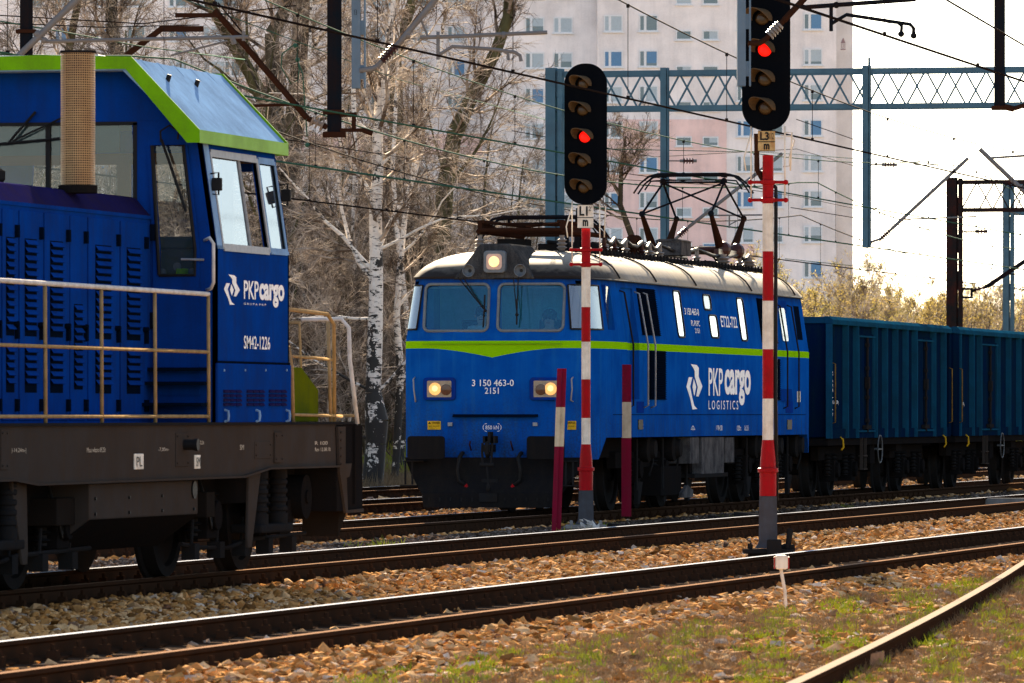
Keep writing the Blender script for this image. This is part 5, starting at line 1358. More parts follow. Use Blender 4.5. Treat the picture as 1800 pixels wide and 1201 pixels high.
MB().tube([(-.06, .06, zc(300)), (-.07, .07, zc(310)), (.09, .03, zc(330)), (.09, .02, zc(345)), (.085, .02, zc(700)), (.10, .02, zc(880))], .022, 8).build('cable_conduit', M['rubber'], t2, smooth=True)
MB().tube([(-.13, .03, zc(235)), (-.12, .03, zc(300)), (-.05, .03, zc(318))], .028, 8).build('cable_pipe', M['rust'], t2, smooth=True)
MB().tube([(.14, .0, zc(238)), (.26, 0, zc(240)), (.30, 0, zc(247)), (.24, 0, zc(275)), (.24, 0, zc(292)), (.17, 0, zc(293))], .010, 6).build('climbing_stirrup', M['rail_white'], t2, smooth=True)
MB().box(.12, .30, -.1, .05, -.19, -.06).cyl((.22, -.05, -.1), (.25, -.05, .12), .035, n=8).box(-.02, .14, -.35, -.2, -.32, .0).build('track_coupler', M['dark_metal'], t2, bevel=.01)

# fouling posts
def striped_post(label, px, Y, y_top, y_bot, cuts, w, d, two, tilt=0.0):
    b = at(px, y_bot, Y); t = thing('striped_post', label, 'marker post', (b.x, b.y, 0), ALPHA, 'red and cream marker posts')
    zz = lambda py: EYE + (HOR-py)*Y/F_PX
    ys = [y_top] + cuts + [y_bot+8]
    mb = MB()
    for i in range(len(ys)-1):
        a, c = zz(ys[i]), zz(ys[i+1]); k = i % 2
        sx = lambda z: tilt*(z-zz(y_bot))
        def seg(x0, x1, y0, y1):
            vs = [(x0+sx(c), y0, c), (x1+sx(c), y0, c), (x1+sx(c), y1, c), (x0+sx(c), y1, c), (x0+sx(a), y0, a), (x1+sx(a), y0, a), (x1+sx(a), y1, a), (x0+sx(a), y1, a)]
            mb.mat(k)._add(vs, [(0,3,2,1),(4,5,6,7),(0,1,5,4),(1,2,6,5),(2,3,7,6),(3,0,4,7)])
        if two: seg(-w/2, .0, -d/2, d/2); seg(0.001, w/2, .0, d/2+.02)
        else: seg(-w/2, w/2, -d/2, d/2)
    mb.build('post', [M['dull_red'], M['dull_cream']], t, weld=False)
    return t
striped_post('narrow red and cream angle-iron marker post leaning beside the L1 signal', 978, 93.0, 648, 926, [716, 785], .125, .07, True, .035)
striped_post('flat broad red and cream marker post right of the L1 signal, before the locomotive bogie', 1101, 99.0, 641, 900, [707, 770], .14, .05, False, -.0)
# short white-headed stake
b = at(1377, 1058, 55.5); t = thing('track_stake', 'short leaning rusty stake with red and white block head in the foreground ballast', 'marker stake', (b.x, b.y, 0), ALPHA)
zz = lambda py: EYE + (HOR-py)*55.5/F_PX
MB().tube([(.03, 0, -.35), (.012, 0, zz(1040)), (-.022, 0, zz(998))], .014, 8).build('stake', M['rust_white'] if 'rust_white' in M else M['cream'], t)
MB().prism(rrect(-.065, .035, zz(1001), zz(976), .02), 'y', -.045, .045).build('head', M['cream'], t, bevel=.008)
MB().box(.037, .045, -.04, .04, zz(1000), zz(979)).box(-.075, -.067, -.04, .04, zz(1000), zz(979)).build('red_edge', M['red'], t)

# ---------------------------------------------------------------- ground
def struct(o): o['kind'] = 'structure'; return o
m, t, N, L, b = nt('ground_earth')
n1 = noise(N, L, .35, (1, .5, 1), 6); n2 = noise(N, L, 14, (1, 1, 1), 5); n3 = noise(N, L, 90, (1, 1, 1), 3)
c = mixc(N, L, rng01(N, L, n1, .4, .6), (0.46, 0.32, 0.17), (0.28, 0.18, 0.095))
c = mixc(N, L, rng01(N, L, n2, .35, .7), c, (0.45, 0.31, 0.17)); c = mixc(N, L, mth(N, L, 'MULTIPLY', rng01(N, L, n3, .5, .7), .6), c, (0.03, 0.022, 0.018))
L.new(c, b.inputs['Base Color']); b.inputs['Roughness'].default_value = .95; b.inputs['Specular IOR Level'].default_value = .0; setbump(N, L, b, n2, .08, 1.0)
M['earth'] = m
mb = MB()
xs_ = [600, 40, 0, -5, -9, -10.1, -14, -18.7, -23.5, -28.5, -33, -37, -45, -70, -200, -900]
zs_ = [-.3, -.2, -.14, -.13, -.14, -.20, -.235, -.235, -.235, -.235, -.25, .1, .25, .3, .3, .3]
ys_ = [-100, 20, 34, 60, 100, 160, 260, 500, 1500]
n = len(xs_)
mb._add([(x, y, z) for y in ys_ for x, z in zip(xs_, zs_)], [(j*n+i, j*n+i+1, (j+1)*n+i+1, (j+1)*n+i) for j in range(len(ys_)-1) for i in range(n-1)])
struct(mb.build('ground', M['earth'], smooth=True))
rs = np.random.RandomState(5)
def in_frame(e, u, mpx=140):
    X = e*CA + u*SA; Y = -e*SA + u*CA
    px = 900 + F_PX*X/Y
    return (px > -mpx) & (px < 1800+mpx) & (Y > 34.5)
def gn_scatter(name, pts, scales, mat_list, make_src, label=None, tilt=0.5, seed=0):
    """a cloud of points, each carrying one of a few small shapes made inside the node tree"""
    me = bpy.data.meshes.new(name); me.vertices.add(len(pts)); me.vertices.foreach_set('co', np.asarray(pts, dtype=np.float32).ravel())
    a = me.attributes.new('sc', 'FLOAT', 'POINT'); a.data.foreach_set('value', np.asarray(scales, dtype=np.float32))
    for m_ in mat_list: me.materials.append(m_)
    o = bpy.data.objects.new(name, me); COL.objects.link(o); o['kind'] = 'stuff'
    g = bpy.data.node_groups.new(name, 'GeometryNodeTree')
    g.interface.new_socket('Geometry', in_out='INPUT', socket_type='NodeSocketGeometry'); g.interface.new_socket('Geometry', in_out='OUTPUT', socket_type='NodeSocketGeometry')
    N, L = g.nodes, g.links; gi = N.new('NodeGroupInput'); go = N.new('NodeGroupOutput')
    join = N.new('GeometryNodeGeometryToInstance')
    for s in make_src(N, L): L.new(s, join.inputs[0])
    ip = N.new('GeometryNodeInstanceOnPoints'); ip.inputs['Pick Instance'].default_value = True
    L.new(gi.outputs[0], ip.inputs['Points']); L.new(join.outputs[0], ip.inputs['Instance'])
    rv = N.new('FunctionNodeRandomValue'); rv.data_type = 'FLOAT_VECTOR'; rv.inputs[0].default_value = (-tilt, -tilt, 0); rv.inputs[1].default_value = (tilt, tilt, 6.28); rv.inputs['Seed'].default_value = seed
    L.new(rv.outputs[0], ip.inputs['Rotation'])
    ri = N.new('FunctionNodeRandomValue'); ri.data_type = 'INT'; ri.inputs[4].default_value = 0; ri.inputs[5].default_value = 5; ri.inputs['Seed'].default_value = seed+1
    L.new(ri.outputs[2], ip.inputs['Instance Index'])
    at_ = N.new('GeometryNodeInputNamedAttribute'); at_.data_type = 'FLOAT'; at_.inputs[0].default_value = 'sc'
    L.new(at_.outputs[0], ip.inputs['Scale'])
    L.new(ip.outputs[0], go.inputs[0])
    md = o.modifiers.new('scatter', 'NODES'); md.node_group = g
    return o
def stones_src(mat, shapes=6):
    def f(N, L):
        outs = []
        for k in range(shapes):
            ic = N.new('GeometryNodeMeshIcoSphere'); ic.inputs[0].default_value = .5; ic.inputs[1].default_value = 1
            sp_ = N.new('GeometryNodeSetPosition'); nz_ = N.new('ShaderNodeTexNoise'); nz_.inputs['Scale'].default_value = 1.6; nz_.noise_dimensions = '4D'; nz_.inputs['W'].default_value = k*7.3; nz_.inputs['Detail'].default_value = 1
            sb = N.new('ShaderNodeVectorMath'); sb.operation = 'SUBTRACT'; sb.inputs[1].default_value = (.5, .5, .5)
            ml = N.new('ShaderNodeVectorMath'); ml.operation = 'SCALE'; ml.inputs['Scale'].default_value = 1.5
            L.new(nz_.outputs['Color'], sb.inputs[0]); L.new(sb.outputs[0], ml.inputs[0]); L.new(ic.outputs[0], sp_.inputs[0]); L.new(ml.outputs[0], sp_.inputs['Offset'])
            tf = N.new('GeometryNodeTransform'); tf.inputs['Scale'].default_value = (1.15, .85+.05*k, .52+.05*(k % 3)); L.new(sp_.outputs[0], tf.inputs[0])
            sm = N.new('GeometryNodeSetMaterial'); sm.inputs[2].default_value = mat; L.new(tf.outputs[0], sm.inputs[0])
            ss = N.new('GeometryNodeSetShadeSmooth'); ss.inputs[2].default_value = False; L.new(sm.outputs[0], ss.inputs[0])
            outs.append(ss.outputs[0])
        return outs
    return f
def stone_mat(name, stops):
    m, t, N, L, b = nt(name)
    oi = N.new('ShaderNodeObjectInfo'); r = ramp(N, L, oi.outputs['Random'], stops); r.node.color_ramp.interpolation = 'LINEAR'
    n2 = noise(N, L, 3, (1, 1, 1), 4)
    L.new(mixc(N, L, mth(N, L, 'MULTIPLY', rng01(N, L, n2, .35, .7), .5), r, (0.08, 0.05, 0.03)), b.inputs['Base Color']); b.inputs['Roughness'].default_value = .9; b.inputs['Specular IOR Level'].default_value = 0
    return m
M['ballast'] = stone_mat('ballast_stone', [(0, (0.08, 0.034, 0.008)), (.2, (0.44, 0.20, 0.055)), (.55, (0.65, 0.335, 0.12)), (.8, (0.76, 0.49, 0.25)), (.9, (0.14, 0.06, 0.03)), (1, (0.8, 0.65, 0.5))])
M['cinder'] = stone_mat('grey_chippings', [(0, (0.05, 0.045, 0.045)), (.4, (0.10, 0.08, 0.07)), (.8, (0.16, 0.13, 0.11)), (1, (0.26, 0.22, 0.19))])
M['palestone'] = stone_mat('pale_stone', [(0, (0.4, 0.38, 0.36)), (1, (0.65, 0.62, 0.58))])
def band(n, e0, e1, u0, u1):
    return rs.uniform(e0, e1, n), rs.uniform(u0, u1, n)
E_, U_ = [], []
for (u0, u1, dens) in ((34, 46, 330), (46, 60, 250), (60, 80, 170), (80, 110, 90), (110, 160, 38), (160, 230, 14)):
    # band of e visible at that distance
    A = (32.0-4.5)*(u1-u0); n = int(A*dens); e, u = band(n, -32.5, -4.0, u0, u1); k = in_frame(e, u); E_.append(e[k]); U_.append(u[k])
E_ = np.concatenate(E_); U_ = np.concatenate(U_)
def ground_z(e): return np.interp(-e, [-600, 0, 5, 9, 10.1, 14, 33, 37, 45, 70], [-.3, -.14, -.13, -.14, -.20, -.235, -.25, .1, .25, .3])
tracks_e = [E_FG, E_SM, E_ET, E_4, E_5]
dist = np.min([np.abs(E_-e) for e in tracks_e], axis=0)
shoulder = np.clip(1-(dist-1.25)/.7, 0, 1)             # ballast piled a little at the track, lower between tracks
inner = np.clip((.72-dist)/.1, 0, 1)
zst = ground_z(E_) + .085*shoulder*(1-inner) + .03*inner - .005 + rs.uniform(-.01, .012, len(E_))
keep = np.ones(len(E_), bool)
for e in tracks_e:
    for s in (-1, 1): keep &= np.abs(E_-(e+s*.7525)) > .10
cu_ = np.array([ecurve(x) for x in np.clip(U_, 33, 72)]); keep &= ~((np.abs(E_-cu_) < .09) & (U_ < 72)); keep &= ~((np.abs(E_-cu_-1.5) < .09) & (U_ < 72))
# bare earthy strips
nz = np.sin(E_*1.9+U_*.23)+np.sin(U_*.61-E_*.7)+rs.normal(0, .5, len(E_))
earthy = (E_ > -9.9) & (U_ < 75) & (nz < .9)
keep &= ~(earthy & (rs.rand(len(E_)) < .5))
grey_zone = ((E_ < -18.2) & (E_ > -19.9) & (U_ > 60)) | ((E_ < -22.2) & (rs.rand(len(E_)) < .3))
sc = rs.lognormal(-3.05, .42, len(E_)); sc = np.clip(sc, .02, .12)
sc = np.where(U_ > 110, sc*1.5, sc)
kk = keep & ~grey_zone; P = np.stack([E_, U_, zst], 1)
print('stones', kk.sum())
o = gn_scatter('track_ballast', P[kk], sc[kk], [M['ballast']], stones_src(M['ballast']), seed=1)
kk = keep & grey_zone
gn_scatter('grey_chippings', P[kk], sc[kk]*.75, [M['cinder']], stones_src(M['cinder']), seed=2)
e0, u0 = b.inputs and at(1400, 1062, 55).x, at(1400, 1062, 55).y
n = 260; pe = rs.normal(e0, .28, n); pu = rs.normal(u0-1.0, 1.3, n)
gn_scatter('pale_stone_heap', np.stack([pe, pu, np.full(n, -.225)+rs.uniform(0, .03, n)], 1), rs.uniform(.03, .085, n), [M['palestone']], stones_src(M['palestone']), seed=3)
# grass and weeds
def leafmat(name, stops, trans=.3):
    m, t, N, L, b = nt(name)
    oi = N.new('ShaderNodeObjectInfo'); r = ramp(N, L, oi.outputs['Random'], stops)
    L.new(r, b.inputs['Base Color']); b.inputs['Roughness'].default_value = .6
    tr_ = N.new('ShaderNodeBsdfTranslucent'); L.new(r, tr_.inputs[0]); mx = N.new('ShaderNodeMixShader'); mx.inputs[0].default_value = trans
    L.new(b.outputs[0], mx.inputs[1]); L.new(tr_.outputs[0], mx.inputs[2]); L.new(mx.outputs[0], N['Material Output'].inputs[0]); return m
M['grass'] = leafmat('young_grass', [(0, (0.16, 0.20, 0.01)), (.5, (0.30, 0.36, 0.012)), (1, (0.40, 0.40, 0.03))], .5)
M['straw'] = leafmat('dry_grass', [(0, (0.20, 0.13, 0.06)), (.5, (0.32, 0.23, 0.12)), (1, (0.14, 0.09, 0.045))], .35)
def tuft_src(mat, blades=9, h=.5, spread=.35, w=.03):
    def f(N, L):
        outs = []
        for k in range(5):
            rr_ = random.Random(k+int(h*100)); jn = N.new('GeometryNodeJoinGeometry')
            for j in range(blades):
                cn = N.new('GeometryNodeMeshCone'); cn.fill_type = 'NONE'; cn.inputs['Vertices'].default_value = 3; cn.inputs['Radius Top'].default_value = 0.0; cn.inputs['Radius Bottom'].default_value = w; cn.inputs['Depth'].default_value = h*rr_.uniform(.5, 1.2)
                tf = N.new('GeometryNodeTransform'); tf.inputs['Translation'].default_value = (rr_.uniform(-spread, spread), rr_.uniform(-spread, spread), 0); tf.inputs['Rotation'].default_value = (rr_.uniform(-.6, .6), rr_.uniform(-.6, .6), 0)
                L.new(cn.outputs[0], tf.inputs[0]); L.new(tf.outputs[0], jn.inputs[0])
            sm = N.new('GeometryNodeSetMaterial'); sm.inputs[2].default_value = mat; L.new(jn.outputs[0], sm.inputs[0]); outs.append(sm.outputs[0])
        return outs
    return f
def patch_noise(e, u, f1=1.3, f2=.33):
    return np.sin(e*f1*2.1+u*f2)+np.sin(u*f2*1.7-e*f1)+np.sin(e*f1*.8+u*f2*2.9+1)
e, u = band(60000, -9.7, -5.0, 35, 66); k = in_frame(e, u) & (patch_noise(e, u, 5.3, 1.9) > .8) & (rs.rand(len(e)) < .16); e, u = e[k], u[k]
print('grass', len(e))
gn_scatter('green_weeds', np.stack([e, u, ground_z(e)+.02], 1), rs.uniform(.03, .075, len(e)), [M['grass']], tuft_src(M['grass'], 9, .7, .9, .09), seed=7, tilt=.3)
e, u = band(40000, -9.9, -5.0, 35, 72); k = in_frame(e, u) & (patch_noise(e+3, u+9) > -.6) & (rs.rand(len(e)) < .5); e, u = e[k], u[k]
gn_scatter('dry_weeds', np.stack([e, u, ground_z(e)+.01], 1), rs.uniform(.04, .10, len(e)), [M['straw']], tuft_src(M['straw'], 8, .8, .6, .025), seed=8, tilt=.5)
# sprinkled green between the farther tracks
e, u = band(5000, -24, -17.5, 58, 130); k = in_frame(e, u) & (patch_noise(e, u, 1.1, .5) > 2.0) & (np.min([np.abs(e-x) for x in tracks_e], 0) > 1.0); e, u = e[k], u[k]
gn_scatter('track_side_grass', np.stack([e, u, ground_z(e)+.03], 1), rs.uniform(.08, .2, len(e)), [M['grass']], tuft_src(M['grass'], 9, .7, .5, .05), seed=9, tilt=.2)
# verge beyond the last track: dry grass, leaf litter, green undergrowth
e, u = band(42000, -46, -32.2, 120, 290); k = in_frame(e, u); e, u = e[k], u[k]; print('verge', len(e))
gn_scatter('dry_grass_verge', np.stack([e, u, ground_z(e)+.02], 1), rs.uniform(.25, .7, len(e)), [M['straw']], tuft_src(M['straw'], 10, .8, .5, .02), seed=10, tilt=.3)
e, u = band(16000, -50, -33.5, 120, 290); k = in_frame(e, u) & (patch_noise(e, u, .4, .2) > .6); e, u = e[k], u[k]
gn_scatter('undergrowth', np.stack([e, u, ground_z(e)+.1], 1), rs.uniform(.2, .6, len(e)), [M['grass']], tuft_src(M['grass'], 10, 1.0, .7, .05), seed=11, tilt=.5)

# things lying between the tracks
b_ = at(1165, 905, 96); t = thing('scrap_pile', 'dark discarded steel plates and a grey slab lying beside the rail under the locomotive side', 'scrap', (b_.x, b_.y, -.2), ALPHA)
mb = MB()
for (x, y, w, d, h, rz_) in ((-.3, 0, .9, .5, .06, .1), (.4, .4, .8, .3, .12, -.3), (.9, .5, .5, .25, .18, .4), (1.3, .8, .6, .2, .22, -.5)):
    mb.box(-w/2, w/2, -d/2, d/2, 0.02, h, Matrix.Translation((x, y, 0)) @ Matrix.Rotation(rz_, 4, 'Z') @ Matrix.Rotation(.08, 4, 'Y'))
mb.build('steel_plates', M['dark_metal'], t, bevel=.01)
MB().prism([(-.35, -.15), (.3, -.25), (.45, .1), (.0, .25), (-.4, .1)], 'z', .0, .08).build('slab', M['concrete'], t, bevel=.01)
b_ = at(1037, 921, 92.5)
mb = MB(); random.seed(3)
for k in range(16):
    c0 = Vector((b_.x+random.uniform(-.15, .15), b_.y+random.uniform(-.1, .1), -.16+random.uniform(0, .12)))
    mb._add([c0+Vector([random.uniform(-.08, .08) for _ in range(3)]) for _ in range(4)], [(0, 1, 2), (0, 2, 3), (0, 1, 3), (1, 2, 3)])
tag(mb.build('crumpled_paper', M['palestone']), 'crumpled pale paper rubbish lying at the foot of the L1 signal', 'litter')
b_ = at(1775, 858, 118)
mb = MB(); mb.box(b_.x-.5, b_.x+.5, b_.y-.3, b_.y+.3, -.22, -.02)
for k in range(7): mb.box(b_.x+.52, b_.x+.55, b_.y-.28+.085*k, b_.y-.24+.085*k, -.15, .0)
tag(mb.build('cable_trough', M['concrete']), 'small ribbed concrete box beside the rail near the right edge', 'trough')

# ---------------------------------------------------------------- overhead line
GRP = 'overhead line masts and drop posts'
def drop_post(name, label, px0, px1, py0, py1, Y, mat, chan=True, depth=.16):
    """steel drop post seen between two columns and two rows at distance Y"""
    b = at((px0+px1)/2, HOR, Y); t = thing(name, label, 'overhead line post', (b.x, b.y, 0), ALPHA, GRP)
    zz = lambda py: EYE+(HOR-py)*Y/F_PX; w = (px1-px0)*Y/F_PX; z0, z1 = zz(py1), zz(py0)
    mb = MB()
    if chan:
        f = w*.62
        mb.box(-w/2, -w/2+f, -.01, .0, z0, z1).box(-w/2, -w/2+.01, .0, depth, z0, z1).box(-w/2, -w/2+f, depth, depth+.01, z0, z1)
        mb.box(w/2-w*.14, w/2, -.01, .0, z0, z1).box(w/2-.01, w/2, .0, depth, z0, z1)
        z = z0+.1
        while z < z1: mb.box(-w/2+f-.01, w/2-w*.13, .002, .01, z, z+.16); z += .5
    else:
        mb.box(-w/2, w/2, 0, .012, z0, z1).box(-w/2, -w/2+.012, .012, depth, z0, z1).box(w/2-.012, w/2, .012, depth, z0, z1).box(-w/2, w/2, depth, depth+.012, z0, z1)
    p = mb.build('post', mat, t)
    return t, zz, w
def rel(t, px, py, Y):
    p = at(px, py, Y); d = p - t.location; return Vector((d.x*CA + (d.y)*SA, -d.x*SA + d.y*CA, p.z))
def insul_string(mb_metal, mb_ins, a, b_, n=6, r=.06):
    a, b_ = Vector(a), Vector(b_); d = (b_-a); mb_metal.cyl(a, a+d*.22, r*.5, n=8).cyl(a+d*.78, b_, r*.5, n=8); mb_ins.cyl(a+d*.2, a+d*.8, r*.4, n=8)
    for k in range(n):
        c = a+d*(.26+.5*k/(n-1)); q = d.normalized(); mb_ins.cyl(c-q*.012, c+q*.012, r*1.1, r*.8, n=12)
def P_(Y): return lambda t, px, py, dy=0: rel(t, px, py, Y+dy)
# 1 grey-blue drop post with cantilever in the top middle
t, zz, w = drop_post('drop_post', 'grey-blue steel drop post with cantilever arm, hanging over the birches', 618, 643, -160, 155, 78, M['gantry_grey'])
R_ = lambda px, py, dy=0: rel(t, px, py, 78+dy)
a, c = MB(), MB(); a.tube([R_(632, 124), R_(650, 122), R_(662, 118)], .03, 8); insul_string(a, c, R_(662, 118), R_(705, 72), 6, .06); a.cyl(R_(705, 72), R_(790, -30), .035, n=10)
ca_ = a.build('bracket_tube', M['galv'], t, auto=40); c.build('insulator', M['insul'], ca_, auto=35)
mb = MB(); mb.tube([R_(738, 66), R_(780, 65), R_(962, 57)], .022, 8); mb.cyl(R_(770, 64), R_(770, 105), .02, n=6); mb.cyl(R_(740, 35), R_(752, 64), .014, n=6)
mb.tube([R_(771, 97), R_(795, 82), R_(860, 86), R_(905, 92), R_(914, 98), R_(916, 108)], .02, 8); mb.tube([R_(860, 86), R_(885, 90), R_(893, 95), R_(894, 106)], .017, 8)
for px in (718, 770, 885): mb.cyl(R_(px-3, 62), R_(px+3, 62), .04, n=8)
mb.build('registration_arm', M['galv'], t, smooth=False, auto=40)
text_obj('number_tag', '13', M['rubber'], t, R_(625, 22)+Vector((0, -.02, 0)), (1, 0, 0), (0, 0, 1), .03, .06)
# 2 dark drop post with strut going to the upper left
t, zz, w = drop_post('drop_post', 'dark rusty-footed drop post with square bracket and long strut rising to the left', 575, 600, -160, 240, 97, M['gantry_dark'], False)
R_ = lambda px, py, dy=0: rel(t, px, py, 97+dy)
mb = MB(); mb.box(*[f(v) for f, v in ((float, -.16), (float, .16))], -.03, .2, zz(241), zz(232)).box(-.16, .14, -.03, .2, zz(201), zz(193))
mb.bar(R_(598, 202), R_(627, 202), .05, .06).bar(R_(622, 200), R_(622, 228), .05, .06).bar(R_(598, 229), R_(640, 229), .05, .05).cyl(R_(638, 229), R_(655, 235), .035, n=8)
mb.build('foot_bracket', M['rust'], t)
a, c = MB(), MB(); a.cyl(R_(377, 18), R_(540, 208), .045, n=10); insul_string(a, c, R_(540, 208), R_(575, 224), 3, .08); a.bar(R_(308, 27), R_(383, 27), .06, .06)
a.cyl(R_(445, 186), R_(512, 184), .02, n=8)
a = a.build('strut', M['rust'], t, auto=40); c.build('insulator', M['insul_w'], a, auto=35)
MB().cyl(R_(383, 5), R_(430, 62), .012, n=6).cyl(R_(375, 25), R_(435, 70), .010, n=6).build('stay_wire', M['wire'], t)
t, zz, w = drop_post('drop_post', 'dark drop post at the left edge above the green cab roof', 35, 56, -160, 108, 82, M['gantry_dark'], False)
R_ = lambda px, py, dy=0: rel(t, px, py, 82+dy)
MB().box(-.12, .12, -.03, .2, zz(58), zz(52)).build('clamp', M['rust'], t)
mb = MB(); mb.cyl(R_(28, 103), R_(150, -15), .04, n=10); mb.tube([R_(66, 62), R_(80, 73), R_(436, 65)], .022, 8); mb.cyl(R_(400, 72), R_(300, 98), .014, n=6); mb.cyl(R_(428, 55), R_(428, 72), .02, n=6); mb.sphere(R_(66, 60), .05); mb.sphere(R_(78, 71), .04); mb.cyl(R_(408, 66), R_(412, 78), .035, n=6)
mb.build('cantilever_tube', M['galv'], t, auto=40)
# rusty bent bracket behind
b0_ = at(300, 60, 110); t = thing('overhead_bracket', 'rusty bent steel bracket above the cab roof in front of bare branches', 'bracket', (b0_.x, b0_.y, 0), ALPHA)
R_ = lambda px, py, dy=0: rel(t, px, py, 110+dy)
MB().bar(R_(180, 130), R_(285, 50), .07, .09).bar(R_(280, 51), R_(358, 51), .07, .09).build('bracket_beam', M['rust'], t)
# post in front of the L3 signal
t, zz, w = drop_post('drop_post', 'grey-blue drop post hanging right in front of the L3 signal head', 1296, 1320, -160, 151, 73.4, M['gantry_grey'])
R_ = lambda px, py, dy=0: rel(t, px, py, 73.4+dy)
a, c = MB(), MB(); a.tube([R_(1315, 76), R_(1335, 76), R_(1345, 70)], .03, 8); insul_string(a, c, R_(1345, 70), R_(1378, 36), 5, .055); a.cyl(R_(1378, 36), R_(1440, -30), .035, n=10)
ca_ = a.build('bracket_tube', M['rust'], t, auto=40); c.build('insulator', M['insul_w'], ca_, auto=35)
mb = MB(); mb.tube([R_(1400, 8), R_(1415, 13), R_(1470, 9), R_(1610, -1)], .024, 8); mb.cyl(R_(1461, 8), R_(1461, 55), .02, n=6); mb.tube([R_(1461, 42), R_(1488, 26), R_(1580, 40), R_(1600, 43), R_(1606, 50), R_(1606, 63)], .02, 8); mb.tube([R_(1560, 38), R_(1578, 40), R_(1585, 46), R_(1584, 60)], .018, 8)
for px, py in ((1470, 9), (1584, 60), (1606, 63)): mb.box(*[0, 0, 0, 0, 0, 0]) if False else mb.sphere(R_(px, py), .035)
mb.build('registration_arm', M['gantry_dark'], t, auto=40)
# right dark drop post
t, zz, w = drop_post('drop_post', 'dark drop post standing out against the white sky at the upper right', 1749, 1767, -160, 192, 90, M['gantry_dark'], False)
R_ = lambda px, py, dy=0: rel(t, px, py, 90+dy)
MB().box(-.1, .1, -.03, .2, zz(193), zz(186)).cyl(R_(1765, 188), R_(1782, 192), .04, n=8).cyl(R_(1780, 192), R_(1805, 184), .03, n=8).build('foot_bracket', M['rust'], t)
# lattice gantries (beam runs across the tracks)
def gantry(label, u, e_post, e_end, z_bot, z_top, mat, drops, post_w=.32, bay=.78, z_foot=-.2, depth=.6):
    t = thing('gantry', label, 'gantry', (e_post, u, 0), 0, 'lattice gantries over the tracks')
    L_ = e_end-e_post
    bm_ = MB()
    for y in (0, depth):
        for z in (z_bot, z_top): bm_.box(-.2, L_, y-.03, y+.03, z-.05, z+.05)
    tb = bm_.build('beam_chord', mat, t)
    lt = MB(); n = int(L_/bay)
    for y in (0, depth):
        for i in range(n):
            x = i*bay; off = bay*.45*(1 if y else 0)
            lt.bar((x+off, y, z_bot), (min(L_, x+off+bay*.5), y, z_top), .035, .035).bar((min(L_, x+off+bay*.5), y, z_top), (min(L_, x+off+bay), y, z_bot), .035, .035)
    for i in range(0, n, 3): lt.bar((i*bay, 0, z_top), (i*bay, depth, z_top), .03, .03)
    lt.build('lattice', mat, t)
    p = MB(); w = post_w
    p.box(-w, -.12+.0, -.12, .14, z_foot, z_top+.12).box(-.1+.03, -.0+.02, -.12, .14, z_foot, z_top+.1)
    z = z_foot
    while z < z_top: p.box(-.125, -.068, -.05, .08, z, z+.5); z += 1.0
    p.build('post', mat, t)
    for e, zb, lab in drops:
        x = e-e_post; d = MB(); d.box(x-.07, x+.05, -.09, -.05, zb, z_top+.1); d.box(x+.075, x+.09, -.09, -.05, zb, z_top+.1); d.box(x-.07, x+.09, .02, .05, zb, z_top+.1)
        z = zb
        while z < z_top: d.box(x+.04, x+.08, -.05, .02, z, z+.3); z += .5
        d.build('drop_post', mat, t)
    return t
ug = 137.0
ge = e_on(ug, 988); d1, d2 = e_on(ug, 1168), e_on(ug, 1523)
zg = lambda e, u, py: z_on(e, u, py)
gt = gantry('long blue lattice gantry crossing behind both signals, with two drop posts', ug, ge, -9.0, zg(ge, ug, 190)-.02, zg(ge, ug, 130), M['gantry_blue'], [(d1, zg(d1, ug, 470), ''), (d2, zg(d2, ug, 436), '')])
YB = lambda e, u=ug: -e*SA+u*CA
def can_rel(e, u): return lambda px, py: (lambda p: Vector((p.x-ge, p.y-ug, p.z)))(at(px, py, YB(e, u)))
R_ = can_rel(d2, ug)
a, c = MB(), MB(); a.cyl(R_(1527, 427), R_(1548, 420), .025, n=8); insul_string(a, c, R_(1545, 423), R_(1568, 402), 5, .06); a.cyl(R_(1568, 402), R_(1702, 278), .035, n=8); a.cyl(R_(1580, 386), R_(1716, 381), .018, n=6)
a.cyl(R_(1523, 290), R_(1552, 290), .02, n=6); a.cyl(R_(1575, 290), R_(1690, 290), .01, n=6); insul_string(a, c, R_(1550, 290), R_(1577, 290), 4, .06)
a = a.build('cantilever', M['galv'], gt, auto=40); c.build('insulator', M['insul'], a, auto=35)
R_ = can_rel(d1, ug)
a, c = MB(), MB(); insul_string(a, c, R_(1189, 419), R_(1212, 398), 5, .06); a.cyl(R_(1172, 430), R_(1189, 419), .03, n=8); a.cyl(R_(1212, 398), R_(1375, 270), .035, n=8); a.cyl(R_(1250, 379), R_(1340, 378), .018, n=6); a.cyl(R_(1282, 379), R_(1282, 401), .015, n=6); a.tube([R_(1283, 395), R_(1300, 386), R_(1312, 389)], .014, 6)
a.cyl(R_(1165, 283), R_(1195, 283), .014, n=6); insul_string(a, c, R_(1195, 283), R_(1225, 283), 4, .06)
a = a.build('cantilever', M['galv'], gt, auto=40); c.build('insulator', M['insul'], a, auto=35)
u2 = 187.0; ge2 = e_on(u2, 1690)
M['gantry_rusty'] = paint('gantry_rusty', (0.010, 0.014, 0.016), .7, dirt=(0.07, 0.018, 0.012), damt=.7, streak=.15, scale=1.5)
g2 = gantry('dark rusty lattice gantry beyond the wagons at the right', u2, ge2, -12.0, z_on(ge2, u2, 369), z_on(ge2, u2, 320), M['gantry_rusty'], [], .40, .85)
R_ = lambda px, py: (lambda p: Vector((p.x-ge2, p.y-u2, p.z)))(at(px, py, YB(ge2, u2)))
